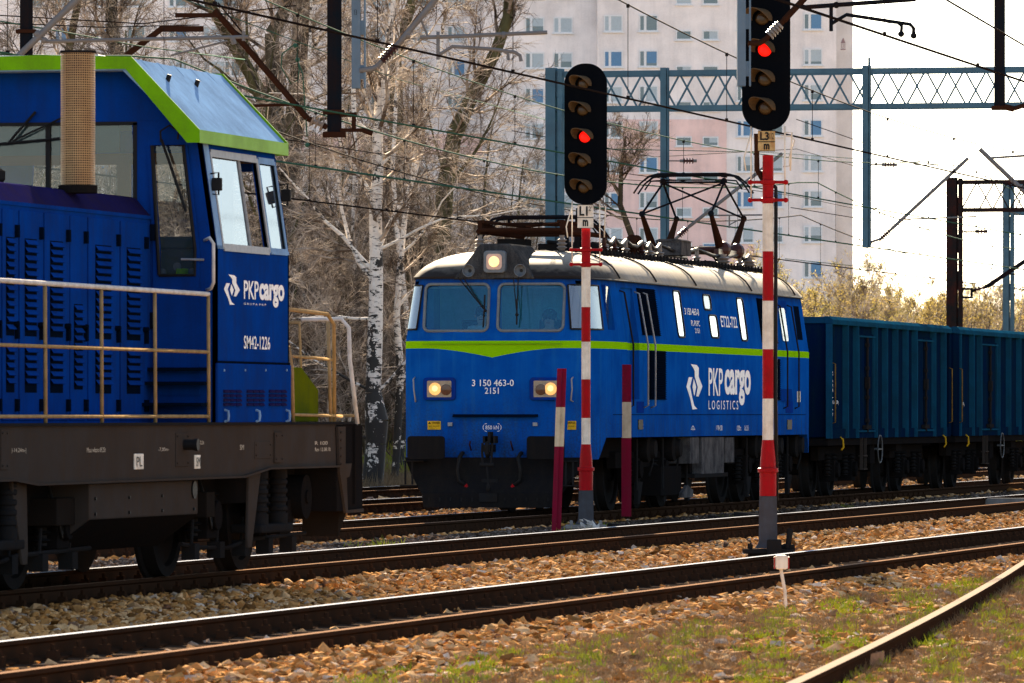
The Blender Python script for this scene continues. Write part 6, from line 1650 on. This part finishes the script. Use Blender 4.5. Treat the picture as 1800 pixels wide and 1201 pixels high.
a, c = MB(), MB(); a.bar(R_(1685, 508), R_(1710, 508), .07, .06).bar(R_(1708, 508), R_(1708, 524), .07, .06).bar(R_(1685, 523), R_(1710, 523), .07, .06); insul_string(a, c, R_(1708, 512), R_(1735, 504), 3, .08); a.cyl(R_(1735, 504), R_(1860, 420), .06, n=8); a.cyl(R_(1762, 482), R_(1850, 482), .02, n=6); a.cyl(R_(1690, 406), R_(1722, 408), .02, n=6); insul_string(a, c, R_(1714, 407), R_(1736, 407), 3, .09)
a = a.build('cantilever', M['gantry_dark'], g2, auto=40); c.build('insulator', M['insul'], a, auto=35)
u3 = 205.0; ge3 = e_on(u3, 1781)
g3 = gantry('second blue gantry post rising behind the wagons at the far right', u3, ge3, -14.0, z_on(ge3, u3, 375), z_on(ge3, u3, 326), M['gantry_blue'], [], .30, .85)
R_ = lambda px, py: (lambda p: Vector((p.x-ge3, p.y-u3, p.z)))(at(px, py, 150))
t = thing('cantilever_arm', 'slanting grey cantilever tube crossing the top of the dark gantry at the right edge', 'overhead line arm', tuple(at(1850, 729, 150)), ALPHA)
R_ = lambda px, py: rel(t, px, py, 150)-Vector((0, 0, t.location.z))
MB().cyl(R_(1722, 262), R_(1812, 348), .05, n=8).cyl(R_(1740, 278), R_(1860, 270), .03, n=6).build('tube', M['galv'], t, auto=40)
# --- wires: each track has a contact wire and a sagging messenger with droppers
def wire(name, label, pts, r, mat, cat='overhead wire', grp='overhead wires along the tracks'):
    o = MB().tube(pts, r, 5).build(name, mat, None, smooth=True)
    return tag(o, label, cat, grp)
def catenary(e, zc_, z_sup, z_mid, u_sup, span, u0, u1, label, mat='wire', drop=True, r=.0085):
    us_ = list(np.arange(u0, u1, 2.5))
    def zm(u):
        x = ((u-u_sup) % span)/span; return z_mid+(z_sup-z_mid)*(2*x-1)**2
    t = thing('catenary', label, 'overhead wire', (e, u0, 0), 0, 'overhead wires along the tracks')
    for de in ((-.02, .02) if drop else (0,)): MB().tube([(de, u-u0, zc_+.0*de) for u in (u0, (u0+u1)/2, u1)], r, 5).build('contact_wire', M[mat], t, smooth=True)
    MB().tube([(0, u-u0, zm(u)) for u in us_], r*1.1, 5).build('messenger_wire', M[mat], t, smooth=True)
    u = u_sup-span*2+3; i = 0
    while u < u1:
        if u > u0+1:
            MB().cyl((0, u-u0, zc_), (0, u-u0, zm(u)), .0045, n=4).box(-.015, .015, u-u0-.03, u-u0+.03, zm(u)-.035, zm(u)+.01).box(-.015, .015, u-u0-.03, u-u0+.03, zc_-.01, zc_+.035).build('dropper', M['wire'], t)
        u += span/9.0
    return t
catenary(E_SM-.35, 5.3, 6.6, 5.85, 81, 60, 45, 330, 'contact wire pair and sagging messenger descending from top centre past both signals')
catenary(E_FG-.25, 5.4, 6.9, 6.0, 76, 60, 40, 330, 'overhead wires of the foreground track crossing the white sky top right')
catenary(E_ET-.3, 5.3, 6.6, 5.85, 82, 58, 60, 330, 'overhead wires above the electric locomotive touching its raised pantograph', 'wire_green')
catenary(E_4-.3, 5.3, 6.6, 5.8, 97, 55, 80, 330, 'overhead wires of the track behind the electric locomotive', 'wire_green', r=.013)
catenary(E_5, 5.3, 6.5, 5.8, 120, 55, 90, 330, 'overhead wires of the farthest track before the birches', r=.013)
catenary(-7.0, 6.5, 8.3, 7.4, 100, 70, 60, 330, 'thick bare feeder wire highest across the upper right corner', drop=False)
wire('feeder_wire', 'thin dark wire slanting steeply across the upper right corner', [at(1640, -14, 70), at(1800, 80, 84), at(2100, 220, 130)], .012, M['wire'])
for i, (p, Y0, Y1, mt, lab) in enumerate([
    ([(-20, 26), (250, 42), (520, 10)], 100, 96, 'wire', 'dark wire running level over the cab roof to the dark drop post'),
    ([(-20, 34), (110, 56), (250, 82), (430, 105)], 84, 100, 'wire_green', 'green wire sloping down from the left edge above the cab roof'),
    ([(-20, 40), (180, 48), (350, 44)], 104, 108, 'wire', 'barbed looking twisted wire just above the cab roof'),
    ([(300, -10), (700, 140), (1000, 222)], 120, 160, 'wire_green', 'pale green wire slanting down through the birch crowns'),
    ([(500, 245), (760, 285), (1000, 310), (1330, 330)], 130, 170, 'wire', 'thin wire sagging low in front of the birch trunk'),
    ([(1060, 262), (1350, 268), (1800, 300)], 150, 210, 'wire_green', 'thin green wire level across the pink wall panel'),
    ([(900, 230), (1150, 276), (1400, 262), (1800, 380)], 140, 200, 'wire', 'thin wire running through a pale insulator by the pantograph'),
    ([(1060, 300), (1400, 345), (1800, 430)], 150, 220, 'wire', 'thin wire low above the cream locomotive roof'),
    ([(1390, 365), (1620, 402), (1810, 420)], 150, 220, 'wire', 'thin wire below the long cantilever at the right'),
    ([(1380, 455), (1600, 478), (1810, 482)], 180, 240, 'wire_green', 'lowest thin green wire in front of the budding bushes'),
    ([(1400, 210), (1600, 280), (1810, 330)], 140, 200, 'wire', 'thin wire slanting down across the high-rise edge')]):
    pts = [at(px, py, Y0+(Y1-Y0)*j/(len(p)-1)) for j, (px, py) in enumerate(p)]
    wire('line_wire', lab, pts, .009, M[mt])
lo_ = at(518, 60, 100)
mb = MB(); RR_ = lambda px, py: at(px, py, 100)
mb.tube([RR_(518, 78), RR_(496, 95), RR_(494, 118), RR_(512, 148), RR_(524, 140), RR_(526, 120), RR_(522, 104), RR_(524, 80), RR_(518, 78)], .010, 6); mb.tube([RR_(522, 104), RR_(532, 130), RR_(540, 240)], .009, 6); mb.sphere(RR_(519, 80), .035).sphere(RR_(523, 105), .035).sphere(RR_(540, 255), .035)
tag(mb.build('wire_loop', M['wire_green'], smooth=True), 'green figure-eight loop of slack wire hanging before the trees', 'wire loop')
mb = MB()
mb.tube([at(500, 45, 100), at(518, 78, 100)], .008, 5)

# ---------------------------------------------------------------- high-rise flats far behind
YBLD = 546.0; s_b = F_PX/YBLD
zb_ = lambda py: EYE+(HOR-py)/s_b
xb_ = lambda px: (px-900)/s_b
org = at(900, HOR, YBLD); org.z = 0
blk = thing('apartment_block', 'tall pale high-rise block of flats with pink lower panels behind the gantry', 'building', org, ALPHA)
M['render_white'] = paint('facade_pale', (0.90, 0.85, 0.84), .9, dirt=(0.4, 0.39, 0.4), damt=.25, streak=.25, scale=.15)  # haze over the distant block is mixed into this paler facade colour
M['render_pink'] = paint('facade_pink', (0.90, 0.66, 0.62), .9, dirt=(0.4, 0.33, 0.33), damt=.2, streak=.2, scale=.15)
M['render_side'] = paint('facade_shaded_side', (0.74, 0.74, 0.75), .9, dirt=(0.4, 0.4, 0.4), damt=.2, streak=.2, scale=.15)  # greyer copy of the pale facade, the side wing's shade is in the colour
M['win_glass'] = plain('flat_window_glass', (0.12, 0.17, 0.2), .12, coat=.5)
M['curtain'] = plain('net_curtain', (0.42, 0.5, 0.55), .7)
M['curtain_b'] = plain('blue_blind', (0.12, 0.25, 0.42), .7)
M['win_frame'] = plain('window_frame_white', (0.72, 0.74, 0.76), .5)
ztop = 36.5
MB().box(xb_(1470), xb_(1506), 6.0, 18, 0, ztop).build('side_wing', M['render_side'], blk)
MB().box(xb_(1050), xb_(1470), 0, 18, 0, ztop).build('wall', M['render_white'], blk)
MB().box(xb_(850), xb_(1050)-.0, 2.0, 18, 0, ztop).build('set_back_wall', M['render_white'], blk)
MB().box(xb_(1065), xb_(1277), -.06, -.0, 0, zb_(210)).box(xb_(1277), xb_(1326), -.06, 0, 0, zb_(428)).build('pink_panel', M['render_pink'], blk)
for k, z in enumerate(range(0, 13)):
    pass
random.seed(12)
def mkwin(pxc, pyc, wpx, hpx, y, kind, parent, split=.32):
    x0, x1, z0, z1 = xb_(pxc-wpx/2), xb_(pxc+wpx/2), zb_(pyc+hpx/2), zb_(pyc-hpx/2)
    f = MB(); t_ = .09
    f.box(x0, x1, y-.08, y-.02, z0, z0+t_).box(x0, x1, y-.08, y-.02, z1-t_, z1).box(x0, x0+t_, y-.08, y-.02, z0+t_, z1-t_).box(x1-t_, x1, y-.08, y-.02, z0+t_, z1-t_)
    if kind: xs2 = x0+(x1-x0)*split; f.box(xs2-.1, xs2+.1, y-.08, y-.02, z0+t_, z1-t_)
    f.box(x0-.1, x1+.1, y-.16, y-.0, z0-.09, z0)
    w = f.build('window', M['win_frame'], parent)
    MB().box(x0+t_, x1-t_, y-.05, y-.02, z0+t_, z1-t_).build('pane', M['win_glass'], w)
    r = random.random()
    if r < .8:
        a = x0+t_+(.0 if r < .4 else (x1-x0)*.35); zz_ = z0+t_+random.choice((0, 0, .2, .45))
        MB().box(a, x1-t_, y-.055, y-.05, zz_, z1-t_).build('curtain', M['curtain'] if random.random() < .8 else M['curtain_b'], w)
rows = [38+62.3*k for k in range(-1, 8)]
for r_ in rows:
    for px in (1078, 1140, 1310, 1360, 1429): mkwin(px, r_+4*(1429-px)/400, 33 if px != 1310 else 30, 29, -.06 if px < 1200 and r_ > 200 else 0, True, blk)
    for px in (1202, 1249): mkwin(px, r_+24, 28, 17, -.06 if r_ > 190 else 0, False, blk)
    for px in (940, 990): mkwin(px, r_+4, 34, 28, 2.0, True, blk)
# small house emblem on the side wall
mb = MB(); q = lambda px, py: (xb_(px), 5.97, zb_(py))
mb._add([q(1484, 69), q(1488.5, 59), q(1493, 69)], [(0, 1, 2)]); mb._add([q(1484, 79), q(1493, 79), q(1493, 81), q(1484, 81)], [(0, 1, 2, 3)])
for px in (1485, 1488, 1491): mb._add([q(px, 70), q(px+1, 70), q(px+1, 78), q(px, 78)], [(0, 1, 2, 3)])
mb.build('house_emblem', plain('emblem_dark', (.3, .22, .24), .8), blk)
b2 = thing('apartment_block', 'long pale block of flats stepped back behind the bare trees at the left', 'building', org, ALPHA)
MB().box(xb_(-120), xb_(862), 12.0, 30, 0, ztop).build('wall', M['render_white'], b2)
MB().box(xb_(-120), xb_(846), 11.9, 12.0, zb_(262), zb_(225)).box(xb_(320), xb_(460), 11.9, 12, zb_(150), zb_(132)).build('pink_panel', M['render_pink'], b2)
for k in range(-1, 6):
    for px in (40, 95, 165, 225, 300, 365, 400, 520, 600, 665, 735, 800): mkwin(px, 45+62.3*k, 40 if px in (365, 665) else 33, 28, 12.0, True, b2)

# ---------------------------------------------------------------- bare trees
def bark(name, a, b2_, sc=6, st=(1, 1, .25)):
    m, t, N, L, b = nt(name); n1 = noise(N, L, sc, st, 5)
    L.new(mixc(N, L, rng01(N, L, n1, .42, .6), a, b2_), b.inputs['Base Color']); b.inputs['Roughness'].default_value = .85; b.inputs['Specular IOR Level'].default_value = .05; setbump(N, L, b, n1, .02, .6); return m
M['twig'] = bark('twigs', (0.045, 0.03, 0.022), (0.37, 0.295, 0.23), 1.8, (1, 1, 1))  # highlights and shade among the twigs painted as pale and dark patches
M['twig_dark'] = bark('twigs_dark', (0.035, 0.026, 0.02), (0.27, 0.225, 0.185), 1.8, (1, 1, 1))
M['twig_pale'] = bark('twigs_pale', (0.10, 0.07, 0.05), (0.55, 0.47, 0.39), 1.8, (1, 1, 1))
M['bark_dark'] = bark('bark_dark', (0.07, 0.06, 0.04), (0.03, 0.026, 0.02), 5)
M['bark_green'] = bark('bark_mossy', (0.09, 0.085, 0.04), (0.04, 0.035, 0.02), 4)
m, t, N, L, b = nt('birch_bark')
n1 = noise(N, L, 3.0, (1.6, 1.6, 7), 4, .7); n2 = noise(N, L, 1.6, (1.5, 1.5, 1.2), 5, .7)
tc = N.new('ShaderNodeTexCoord'); sp = N.new('ShaderNodeSeparateXYZ'); L.new(tc.outputs['Object'], sp.inputs[0])
low = rng01(N, L, sp.outputs[2], 4.0, .0)
k1 = mth(N, L, 'GREATER_THAN', n1, mth(N, L, 'SUBTRACT', .575, mth(N, L, 'MULTIPLY', low, .06)))
k2 = mth(N, L, 'GREATER_THAN', mth(N, L, 'ADD', n2, mth(N, L, 'MULTIPLY', low, .19)), .585)
kk_ = mth(N, L, 'MAXIMUM', k1, k2)
c = mixc(N, L, rng01(N, L, noise(N, L, 9), .3, .7), (0.82, 0.77, 0.70), (0.62, 0.56, 0.50))
L.new(mixc(N, L, kk_, c, (0.022, 0.02, 0.018)), b.inputs['Base Color']); b.inputs['Roughness'].default_value = .8
M['birch'] = m
class Seg:
    def __init__(s): s.a = []
    def add(s, p0, p1, r0, r1): s.a.append((*p0, *p1, r0, r1))
    def mesh(s, name, mat, sides=3):
        A = np.array(s.a); p0, p1, r0, r1 = A[:, :3], A[:, 3:6], A[:, 6], A[:, 7]; d = p1-p0; d /= np.linalg.norm(d, axis=1)[:, None]+1e-9
        up = np.where(np.abs(d[:, 2:3]) < .9, np.array([[0, 0, 1.]]), np.array([[1., 0, 0]])); a = np.cross(d, up); a /= np.linalg.norm(a, axis=1)[:, None]; b = np.cross(d, a)
        n = len(A); V = np.empty((n, 2, sides, 3))
        for k in range(sides):
            t = 2*math.pi*k/sides; o = a*math.cos(t)+b*math.sin(t); V[:, 0, k] = p0+o*r0[:, None]; V[:, 1, k] = p1+o*r1[:, None]
        base = (np.arange(n)*2*sides)[:, None, None]; k = np.arange(sides); q = np.stack([k, (k+1) % sides, sides+(k+1) % sides, sides+k], 1)[None]
        Fq = (base+q).reshape(-1, 4)
        me = bpy.data.meshes.new(name); me.vertices.add(n*2*sides); me.vertices.foreach_set('co', V.astype(np.float32).ravel())
        me.loops.add(Fq.size); me.loops.foreach_set('vertex_index', Fq.astype(np.int32).ravel()); me.polygons.add(len(Fq)); me.polygons.foreach_set('loop_start', (np.arange(len(Fq))*4).astype(np.int32)); me.polygons.foreach_set('loop_total', np.full(len(Fq), 4, np.int32))
        me.update(calc_edges=True); me.materials.append(mat); return me
def rot(d, ang, rnd):
    a = d.orthogonal().normalized(); a.rotate(Quaternion(d, rnd.uniform(0, 6.283))); v = d.copy(); v.rotate(Quaternion(a, ang)); return v.normalized()
def limb(seg, p, d, L_, r, n, rnd, wob, grav, tip=.3):
    """one wandering limb; returns its points"""
    pts = [(p.copy(), d.copy(), r)]; st = L_/n
    for i in range(n):
        d = (d + Vector((rnd.gauss(0, wob), rnd.gauss(0, wob), rnd.gauss(0, wob)+grav))).normalized()
        q = p + d*st; r2 = r*(1-(1-tip)*1.0*(i+1)/n) if False else pts[0][2]*(1-(1-tip)*(i+1)/n)
        seg.add(p, q, pts[-1][2], r2); p = q; pts.append((p.copy(), d.copy(), r2))
    return pts
def pick(pts, f):
    x = f*(len(pts)-1); i = min(int(x), len(pts)-2); t = x-i
    return pts[i][0].lerp(pts[i+1][0], t), pts[i][1], pts[i][2]+(pts[i+1][2]-pts[i][2])*t
def tree_meshes(seed, H, R, nb, first=.12, spread=.9, droop=-.05, twig_r=.006, dens=1.0, stems=1, path=None, blen=.34, rise=.05, sub=(7, 6, 5)):
    rnd = random.Random(seed); tk, cr = Seg(), Seg(); tips = []
    for s in range(stems):
        d = Vector((rnd.gauss(0, .12 if stems > 1 else .04), rnd.gauss(0, .12 if stems > 1 else .04), 1)).normalized()
        if path:
            pts = []
            for i, (x, z, r) in enumerate(path):
                v = Vector((x, 0, z)); dn = (Vector((path[min(i+1, len(path)-1)][0], 0, path[min(i+1, len(path)-1)][1]))-Vector((path[max(i-1, 0)][0], 0, path[max(i-1, 0)][1]))).normalized()
                if pts: tk.add(pts[-1][0], v, pts[-1][2], r)
                pts.append((v, dn, r))
        else: pts = limb(tk, Vector((rnd.uniform(-.3, .3)*(stems > 1), rnd.uniform(-.3, .3)*(stems > 1), -.2)), d, H*rnd.uniform(.85, 1), R*rnd.uniform(.7, 1), 12, rnd, .045, .0, .12)
        for b_ in range(int(nb/stems)):
            f = first+(1-first)*((b_+rnd.random())/(nb/stems)); p, dd, r = pick(pts, min(.99, f))
            L1 = H*blen*(1.05-.75*f)*rnd.uniform(.6, 1.25); d1 = rot(dd, rnd.uniform(.55, 1.1)*spread, rnd)
            b1 = limb(tk if L1 > H*.2 else cr, p, d1, L1, max(.012, min(r*.5, .055)), 6, rnd, .13, rise, .25)
            for k in range(int(sub[0]*dens)):
                p2, d2, r2 = pick(b1, rnd.uniform(.15, 1)); L2 = L1*rnd.uniform(.3, .6)
                b2 = limb(cr, p2, rot(d2, rnd.uniform(.4, 1.0), rnd), L2, max(twig_r*1.6, r2*.6), 4, rnd, .16, rise*.5, .4)
                for j in range(int(sub[1]*dens)):
                    p3, d3, r3 = pick(b2, rnd.uniform(.1, 1)); L3 = L2*rnd.uniform(.35, .7)
                    b3 = limb(cr, p3, rot(d3, rnd.uniform(.4, .9), rnd), L3, twig_r*1.15, 3, rnd, .16, droop, .5)
                    for q in range(int(sub[2]*dens)):
                        p4, d4, r4 = pick(b3, rnd.uniform(.1, 1)); b4 = limb(cr, p4, rot(d4, rnd.uniform(.4, .9), rnd), max(.12, L3*rnd.uniform(.3, .8)), twig_r*.8, 2, rnd, .15, droop*2, .5)
                        tips.append(b4[-1][0]); tips.append(b4[1][0])
    return tk, cr, tips
def leaf_mesh(name, tips, mat, size, rnd, keep=1.0):
    P = np.array([tuple(p) for p in tips if rnd.random() < keep]); n = len(P); rs2 = np.random.RandomState(3); a = rs2.normal(size=(n, 3)); a /= np.linalg.norm(a, axis=1)[:, None]; b = np.cross(a, rs2.normal(size=(n, 3))); b /= np.linalg.norm(b, axis=1)[:, None]
    V = np.stack([P-a*size, P+b*size*.5, P+a*size, P-b*size*.5], 1); me = bpy.data.meshes.new(name); me.vertices.add(n*4); me.vertices.foreach_set('co', V.astype(np.float32).ravel()); F = np.arange(n*4).astype(np.int32)
    me.loops.add(n*4); me.loops.foreach_set('vertex_index', F); me.polygons.add(n); me.polygons.foreach_set('loop_start', (np.arange(n)*4).astype(np.int32)); me.polygons.foreach_set('loop_total', np.full(n, 4, np.int32)); me.update(calc_edges=True); me.materials.append(mat); return me
def mktree(name, label, cat, loc, parts, group=None, rz=0, scale=1.0):
    t = thing(name, label, cat, loc, rz, group); t.scale = (scale, scale, scale)
    for nm, me in parts:
        o = bpy.data.objects.new(nm, me); COL.objects.link(o); o.parent = t
    return t
def kit(seed, bark_mat, twig_mat, sides=8, **k):
    tk, cr, tips = tree_meshes(seed, **k); return [('trunk', tk.mesh('trunk', bark_mat, sides)), ('crown', cr.mesh('crown', twig_mat, 3))], tips
# the big birch, traced stem
YB0 = 141.0; bb = at(655, 850, YB0); sB = F_PX/YB0
def tr(px, py): return ((px-655)/sB, (HOR-py)/sB+EYE-.0)
big = [(tr(655, 880), 23), (tr(655, 845), 19), (tr(661, 780), 18), (tr(662, 740), 21), (tr(656, 690), 14), (tr(659, 600), 13.5), (tr(661, 520), 12.5), (tr(661, 440), 12), (tr(660, 370), 11), (tr(664, 300), 10), (tr(664, 230), 9), (tr(666, 180), 8.5), (tr(678, 100), 6), (tr(690, 20), 4.5), (tr(700, -120), 2)]
big = [(x, z, r/sB) for (x, z), r in big]
tk, cr, tips = tree_meshes(101, H=13, R=.2, nb=20, first=.42, path=big, dens=1.0, droop=-.10, rise=.03, blen=.30, twig_r=.007)
rnd = random.Random(7)
for px, py, dx, dz, L1 in ((660, 690, -.9, .2, 3.0), (664, 690, .9, .8, 2.8), (664, 440, .9, .55, 3.4), (658, 560, -.9, .15, 2.6), (650, 770, -1, .05, 2.2), (662, 300, .6, .8, 2.6), (660, 240, -.6, .8, 2.6), (664, 230, -.15, 1, 3.0), (668, 220, .25, 1, 3.2)):
    x, z = tr(px, py); l = limb(tk, Vector((x, 0, z)), Vector((dx, rnd.uniform(-.3, .3), dz)).normalized(), L1, .034, 7, rnd, .12, .04, .2)
    for k in range(12):
        p2, d2, r2 = pick(l, rnd.uniform(.2, 1)); l2 = limb(cr, p2, rot(d2, rnd.uniform(.4, .9), rnd), rnd.uniform(.5, 1.3), .014, 4, rnd, .15, 0, .4)
        for j in range(7): p3, d3, r3 = pick(l2, rnd.uniform(.1, 1)); limb(cr, p3, rot(d3, .7, rnd), rnd.uniform(.2, .6), .007, 3, rnd, .16, -.06, .5)
mktree('birch_tree', 'big white birch with black-scarred trunk between the two locomotives', 'tree', (bb.x, bb.y, 0), [('trunk', tk.mesh('trunk', M['birch'], 12)), ('crown', cr.mesh('crown', M['twig_pale'], 3))], rz=ALPHA)
def traced(label, Y, base, path, seed, bark_m, twig_m, nb=16, first=.2, H=11, name='birch_tree', **k):
    s = F_PX/Y; b0 = at(base, 850, Y); P = [((px-base)/s, (HOR-py)/s+EYE, r/s) for px, py, r in path]
    tk, cr, tips = tree_meshes(seed, H=H, R=.1, nb=nb, first=first, path=P, **k)
    return mktree(name, label, 'tree', (b0.x, b0.y, 0), [('trunk', tk.mesh('trunk', bark_m, 10)), ('crown', cr.mesh('crown', twig_m, 3))], rz=ALPHA)
traced('slender leaning birch just right of the big birch trunk', 147, 692, [(690, 880, 8), (697, 800, 7), (704, 650, 7), (697, 560, 6), (703, 470, 5.5), (712, 380, 5), (735, 250, 4.5), (770, 120, 4), (790, -40, 2)], 31, M['birch'], M['twig_pale'], 11, .2, blen=.26)
traced('thin straight birch left of the big birch, seen over the railings', 158, 620, [(622, 880, 8), (620, 700, 7), (618, 560, 7), (622, 430, 6), (625, 300, 5), (620, 120, 4), (615, -60, 2)], 32, M['birch'], M['twig_pale'], 12, .2, blen=.26)
traced('thin pale birch rising close to the shunter cab edge', 165, 527, [(527, 880, 7), (526, 700, 6), (531, 520, 6), (535, 400, 5), (540, 200, 4), (550, -60, 2)], 33, M['birch'], M['twig_pale'], 11, .2, blen=.26)
traced('third slim birch with forked stem between big birch and locomotive', 152, 712, [(700, 880, 7), (708, 760, 6), (722, 690, 5.5), (716, 560, 5), (700, 430, 4.5), (690, 300, 4), (700, 100, 3), (700, -60, 2)], 34, M['birch'], M['twig_pale'], 11, .2, blen=.26)
traced('large dark mossy tree with thick trunk leaning right to the top centre', 172, 790, [(745, 900, 20), (760, 700, 18), (772, 500, 17), (782, 330, 16), (800, 230, 14), (835, 160, 12), (872, 90, 11), (893, 30, 10), (897, -80, 7)], 35, M['bark_green'], M['twig'], 13, .3, name='bare_tree', blen=.3)
traced('dark straight mossy trunk standing just behind the big birch', 178, 690, [(684, 900, 18), (686, 600, 17), (690, 330, 14), (697, 200, 12), (695, 100, 11), (720, 20, 9), (740, -80, 6)], 36, M['bark_green'], M['twig'], 13, .3, name='bare_tree', blen=.3)
traced('thick dark bare tree with crooked fork above the shunter cab', 175, 500, [(470, 900, 24), (480, 500, 22), (500, 330, 20), (520, 200, 19), (530, 100, 18), (530, 20, 16), (520, -80, 12)], 37, M['bark_dark'], M['twig'], 14, .25, name='bare_tree', blen=.32)
traced('dark bare tree with long limb slanting behind the rusty strut', 170, 440, [(500, 900, 16), (490, 400, 16), (470, 190, 14), (440, 130, 12), (400, 60, 11), (370, 10, 10), (340, -80, 8)], 38, M['bark_green'], M['twig'], 11, .3, name='bare_tree', blen=.3)
traced('gnarled dark tree with hooked limb left of the dark drop post', 168, 480, [(505, 900, 15), (500, 300, 14), (480, 150, 13), (478, 60, 13), (500, 20, 11), (520, -60, 8)], 39, M['bark_dark'], M['twig'], 11, .3, name='bare_tree', blen=.3)
traced('pale blurred tree behind the exhaust stack at the upper left', 190, 110, [(90, 900, 10), (105, 300, 9), (110, 150, 8), (130, 40, 7), (150, -60, 5)], 40, M['bark_green'], M['twig_pale'], 10, .35, name='bare_tree', blen=.3)
traced('bushy dark bare tree above the cab roof ridge', 185, 215, [(215, 900, 16), (215, 200, 15), (210, 110, 13), (195, 40, 11), (200, -80, 9)], 41, M['bark_dark'], M['twig'], 14, .35, name='bare_tree', blen=.3)
traced('young dark bare tree standing before the pink panel by the pantograph', 190, 1080, [(1108, 900, 7), (1106, 480, 6), (1112, 420, 6), (1090, 360, 5), (1092, 290, 4), (1100, 240, 2)], 42, M['bark_dark'], M['twig'], 14, .5, H=8, name='bare_tree', blen=.36, droop=.02, spread=1.25)
# the wood behind: a few tree kinds copied about
K1, _ = kit(201, M['bark_green'], M['twig_dark'], H=9, R=.13, nb=24, first=.08, twig_r=.0045)
K2, _ = kit(202, M['birch'], M['twig_pale'], H=10, R=.085, nb=20, first=.1, droop=-.12)
K3, _ = kit(203, M['bark_dark'], M['twig_dark'], H=6.5, R=.07, nb=28, first=.03, stems=4, blen=.42, twig_r=.0045)
K4, _ = kit(204, M['twig_pale'], M['twig_pale'], H=4.5, R=.04, nb=26, first=.03, stems=6, blen=.45)
rnd = random.Random(77)
lab = {1: 'bare brown tree standing in the wood behind the tracks', 2: 'slim pale birch in the wood behind the tracks', 3: 'many-stemmed bare bush tree in the wood behind the tracks', 4: 'low pale thicket bush at the edge of the wood'}
cnt = 0
for row, (ee, du) in enumerate(((-35.5, 2.6), (-39, 3.2), (-44, 3.8), (-51, 4.6), (-60, 6))):
    u = u_on(ee, -60)
    while True:
        px = proj(ee, u, 0)[0]
        if row == 0 and 610 < px < 690: u += du; continue
        if px > (1010 if row < 3 else 960): break
        k = (4 if rnd.random() < .5 else 3) if row == 0 else rnd.choice((1, 2, 3, 1, 3))
        if px > 900 and k in (1, 2): k = 3
        K = (K1, K2, K3, K4)[k-1]
        mktree({1: 'bare_tree', 2: 'birch_tree', 3: 'bare_bush', 4: 'bare_bush'}[k], lab[k], 'tree' if k < 3 else 'bush', (ee+rnd.uniform(-1, 1), u, .1), K, {1: 'bare brown trees of the wood', 2: 'slim birches of the wood', 3: 'many-stemmed bushes of the wood', 4: 'low thickets at the edge of the wood'}[k], rnd.uniform(0, 6.28), rnd.uniform(.8, 1.2)*(.62 if px > 880 else 1))
        u += du*rnd.uniform(.7, 1.3); cnt += 1
# budding bushes on the right
M['buds'] = leafmat('willow_buds', [(0, (0.34, 0.30, 0.06)), (.5, (0.42, 0.34, 0.08)), (1, (0.36, 0.25, 0.08))], .45)
kk5, tp5 = kit(301, M['bark_green'], M['twig'], H=6.6, R=.06, nb=30, first=.05, stems=5, blen=.34, spread=.55, rise=.12, droop=.06, sub=(6, 5, 4))
K5 = kk5 + [('buds', leaf_mesh('buds', tp5, M['buds'], .032, rnd, .55))]
kk6, tp6 = kit(302, M['twig_pale'], M['twig_pale'], H=7.5, R=.07, nb=28, first=.05, stems=3, blen=.30, spread=.55, rise=.1, droop=.05, sub=(6, 5, 4))
K6 = kk6 + [('buds', leaf_mesh('buds', tp6, M['buds'], .028, rnd, .4))]
for row, (ee, du) in enumerate(((-36, 3.2), (-39, 3.4), (-43, 3.8), (-48, 4.4), (-55, 5))):
    u = u_on(ee, 1330)
    while True:
        px = proj(ee, u, 0)[0]
        if px > 1880: break
        K, nm = ((K5, 'yellow budding willow bush behind the wagons'), (K6, 'paler young birch with yellow buds behind the wagons'))[rnd.random() < .4]
        h = .85 if px > 1480 else .85
        mktree('budding_bush', nm, 'bush', (ee+rnd.uniform(-1, 1), u, .1), K, 'budding willow bushes' if K is K5 else 'budding young birches', rnd.uniform(0, 6.28), rnd.uniform(.8, 1.1)*h*(1+.07*row))
        u += du*rnd.uniform(.7, 1.3); cnt += 1
print('trees', cnt)
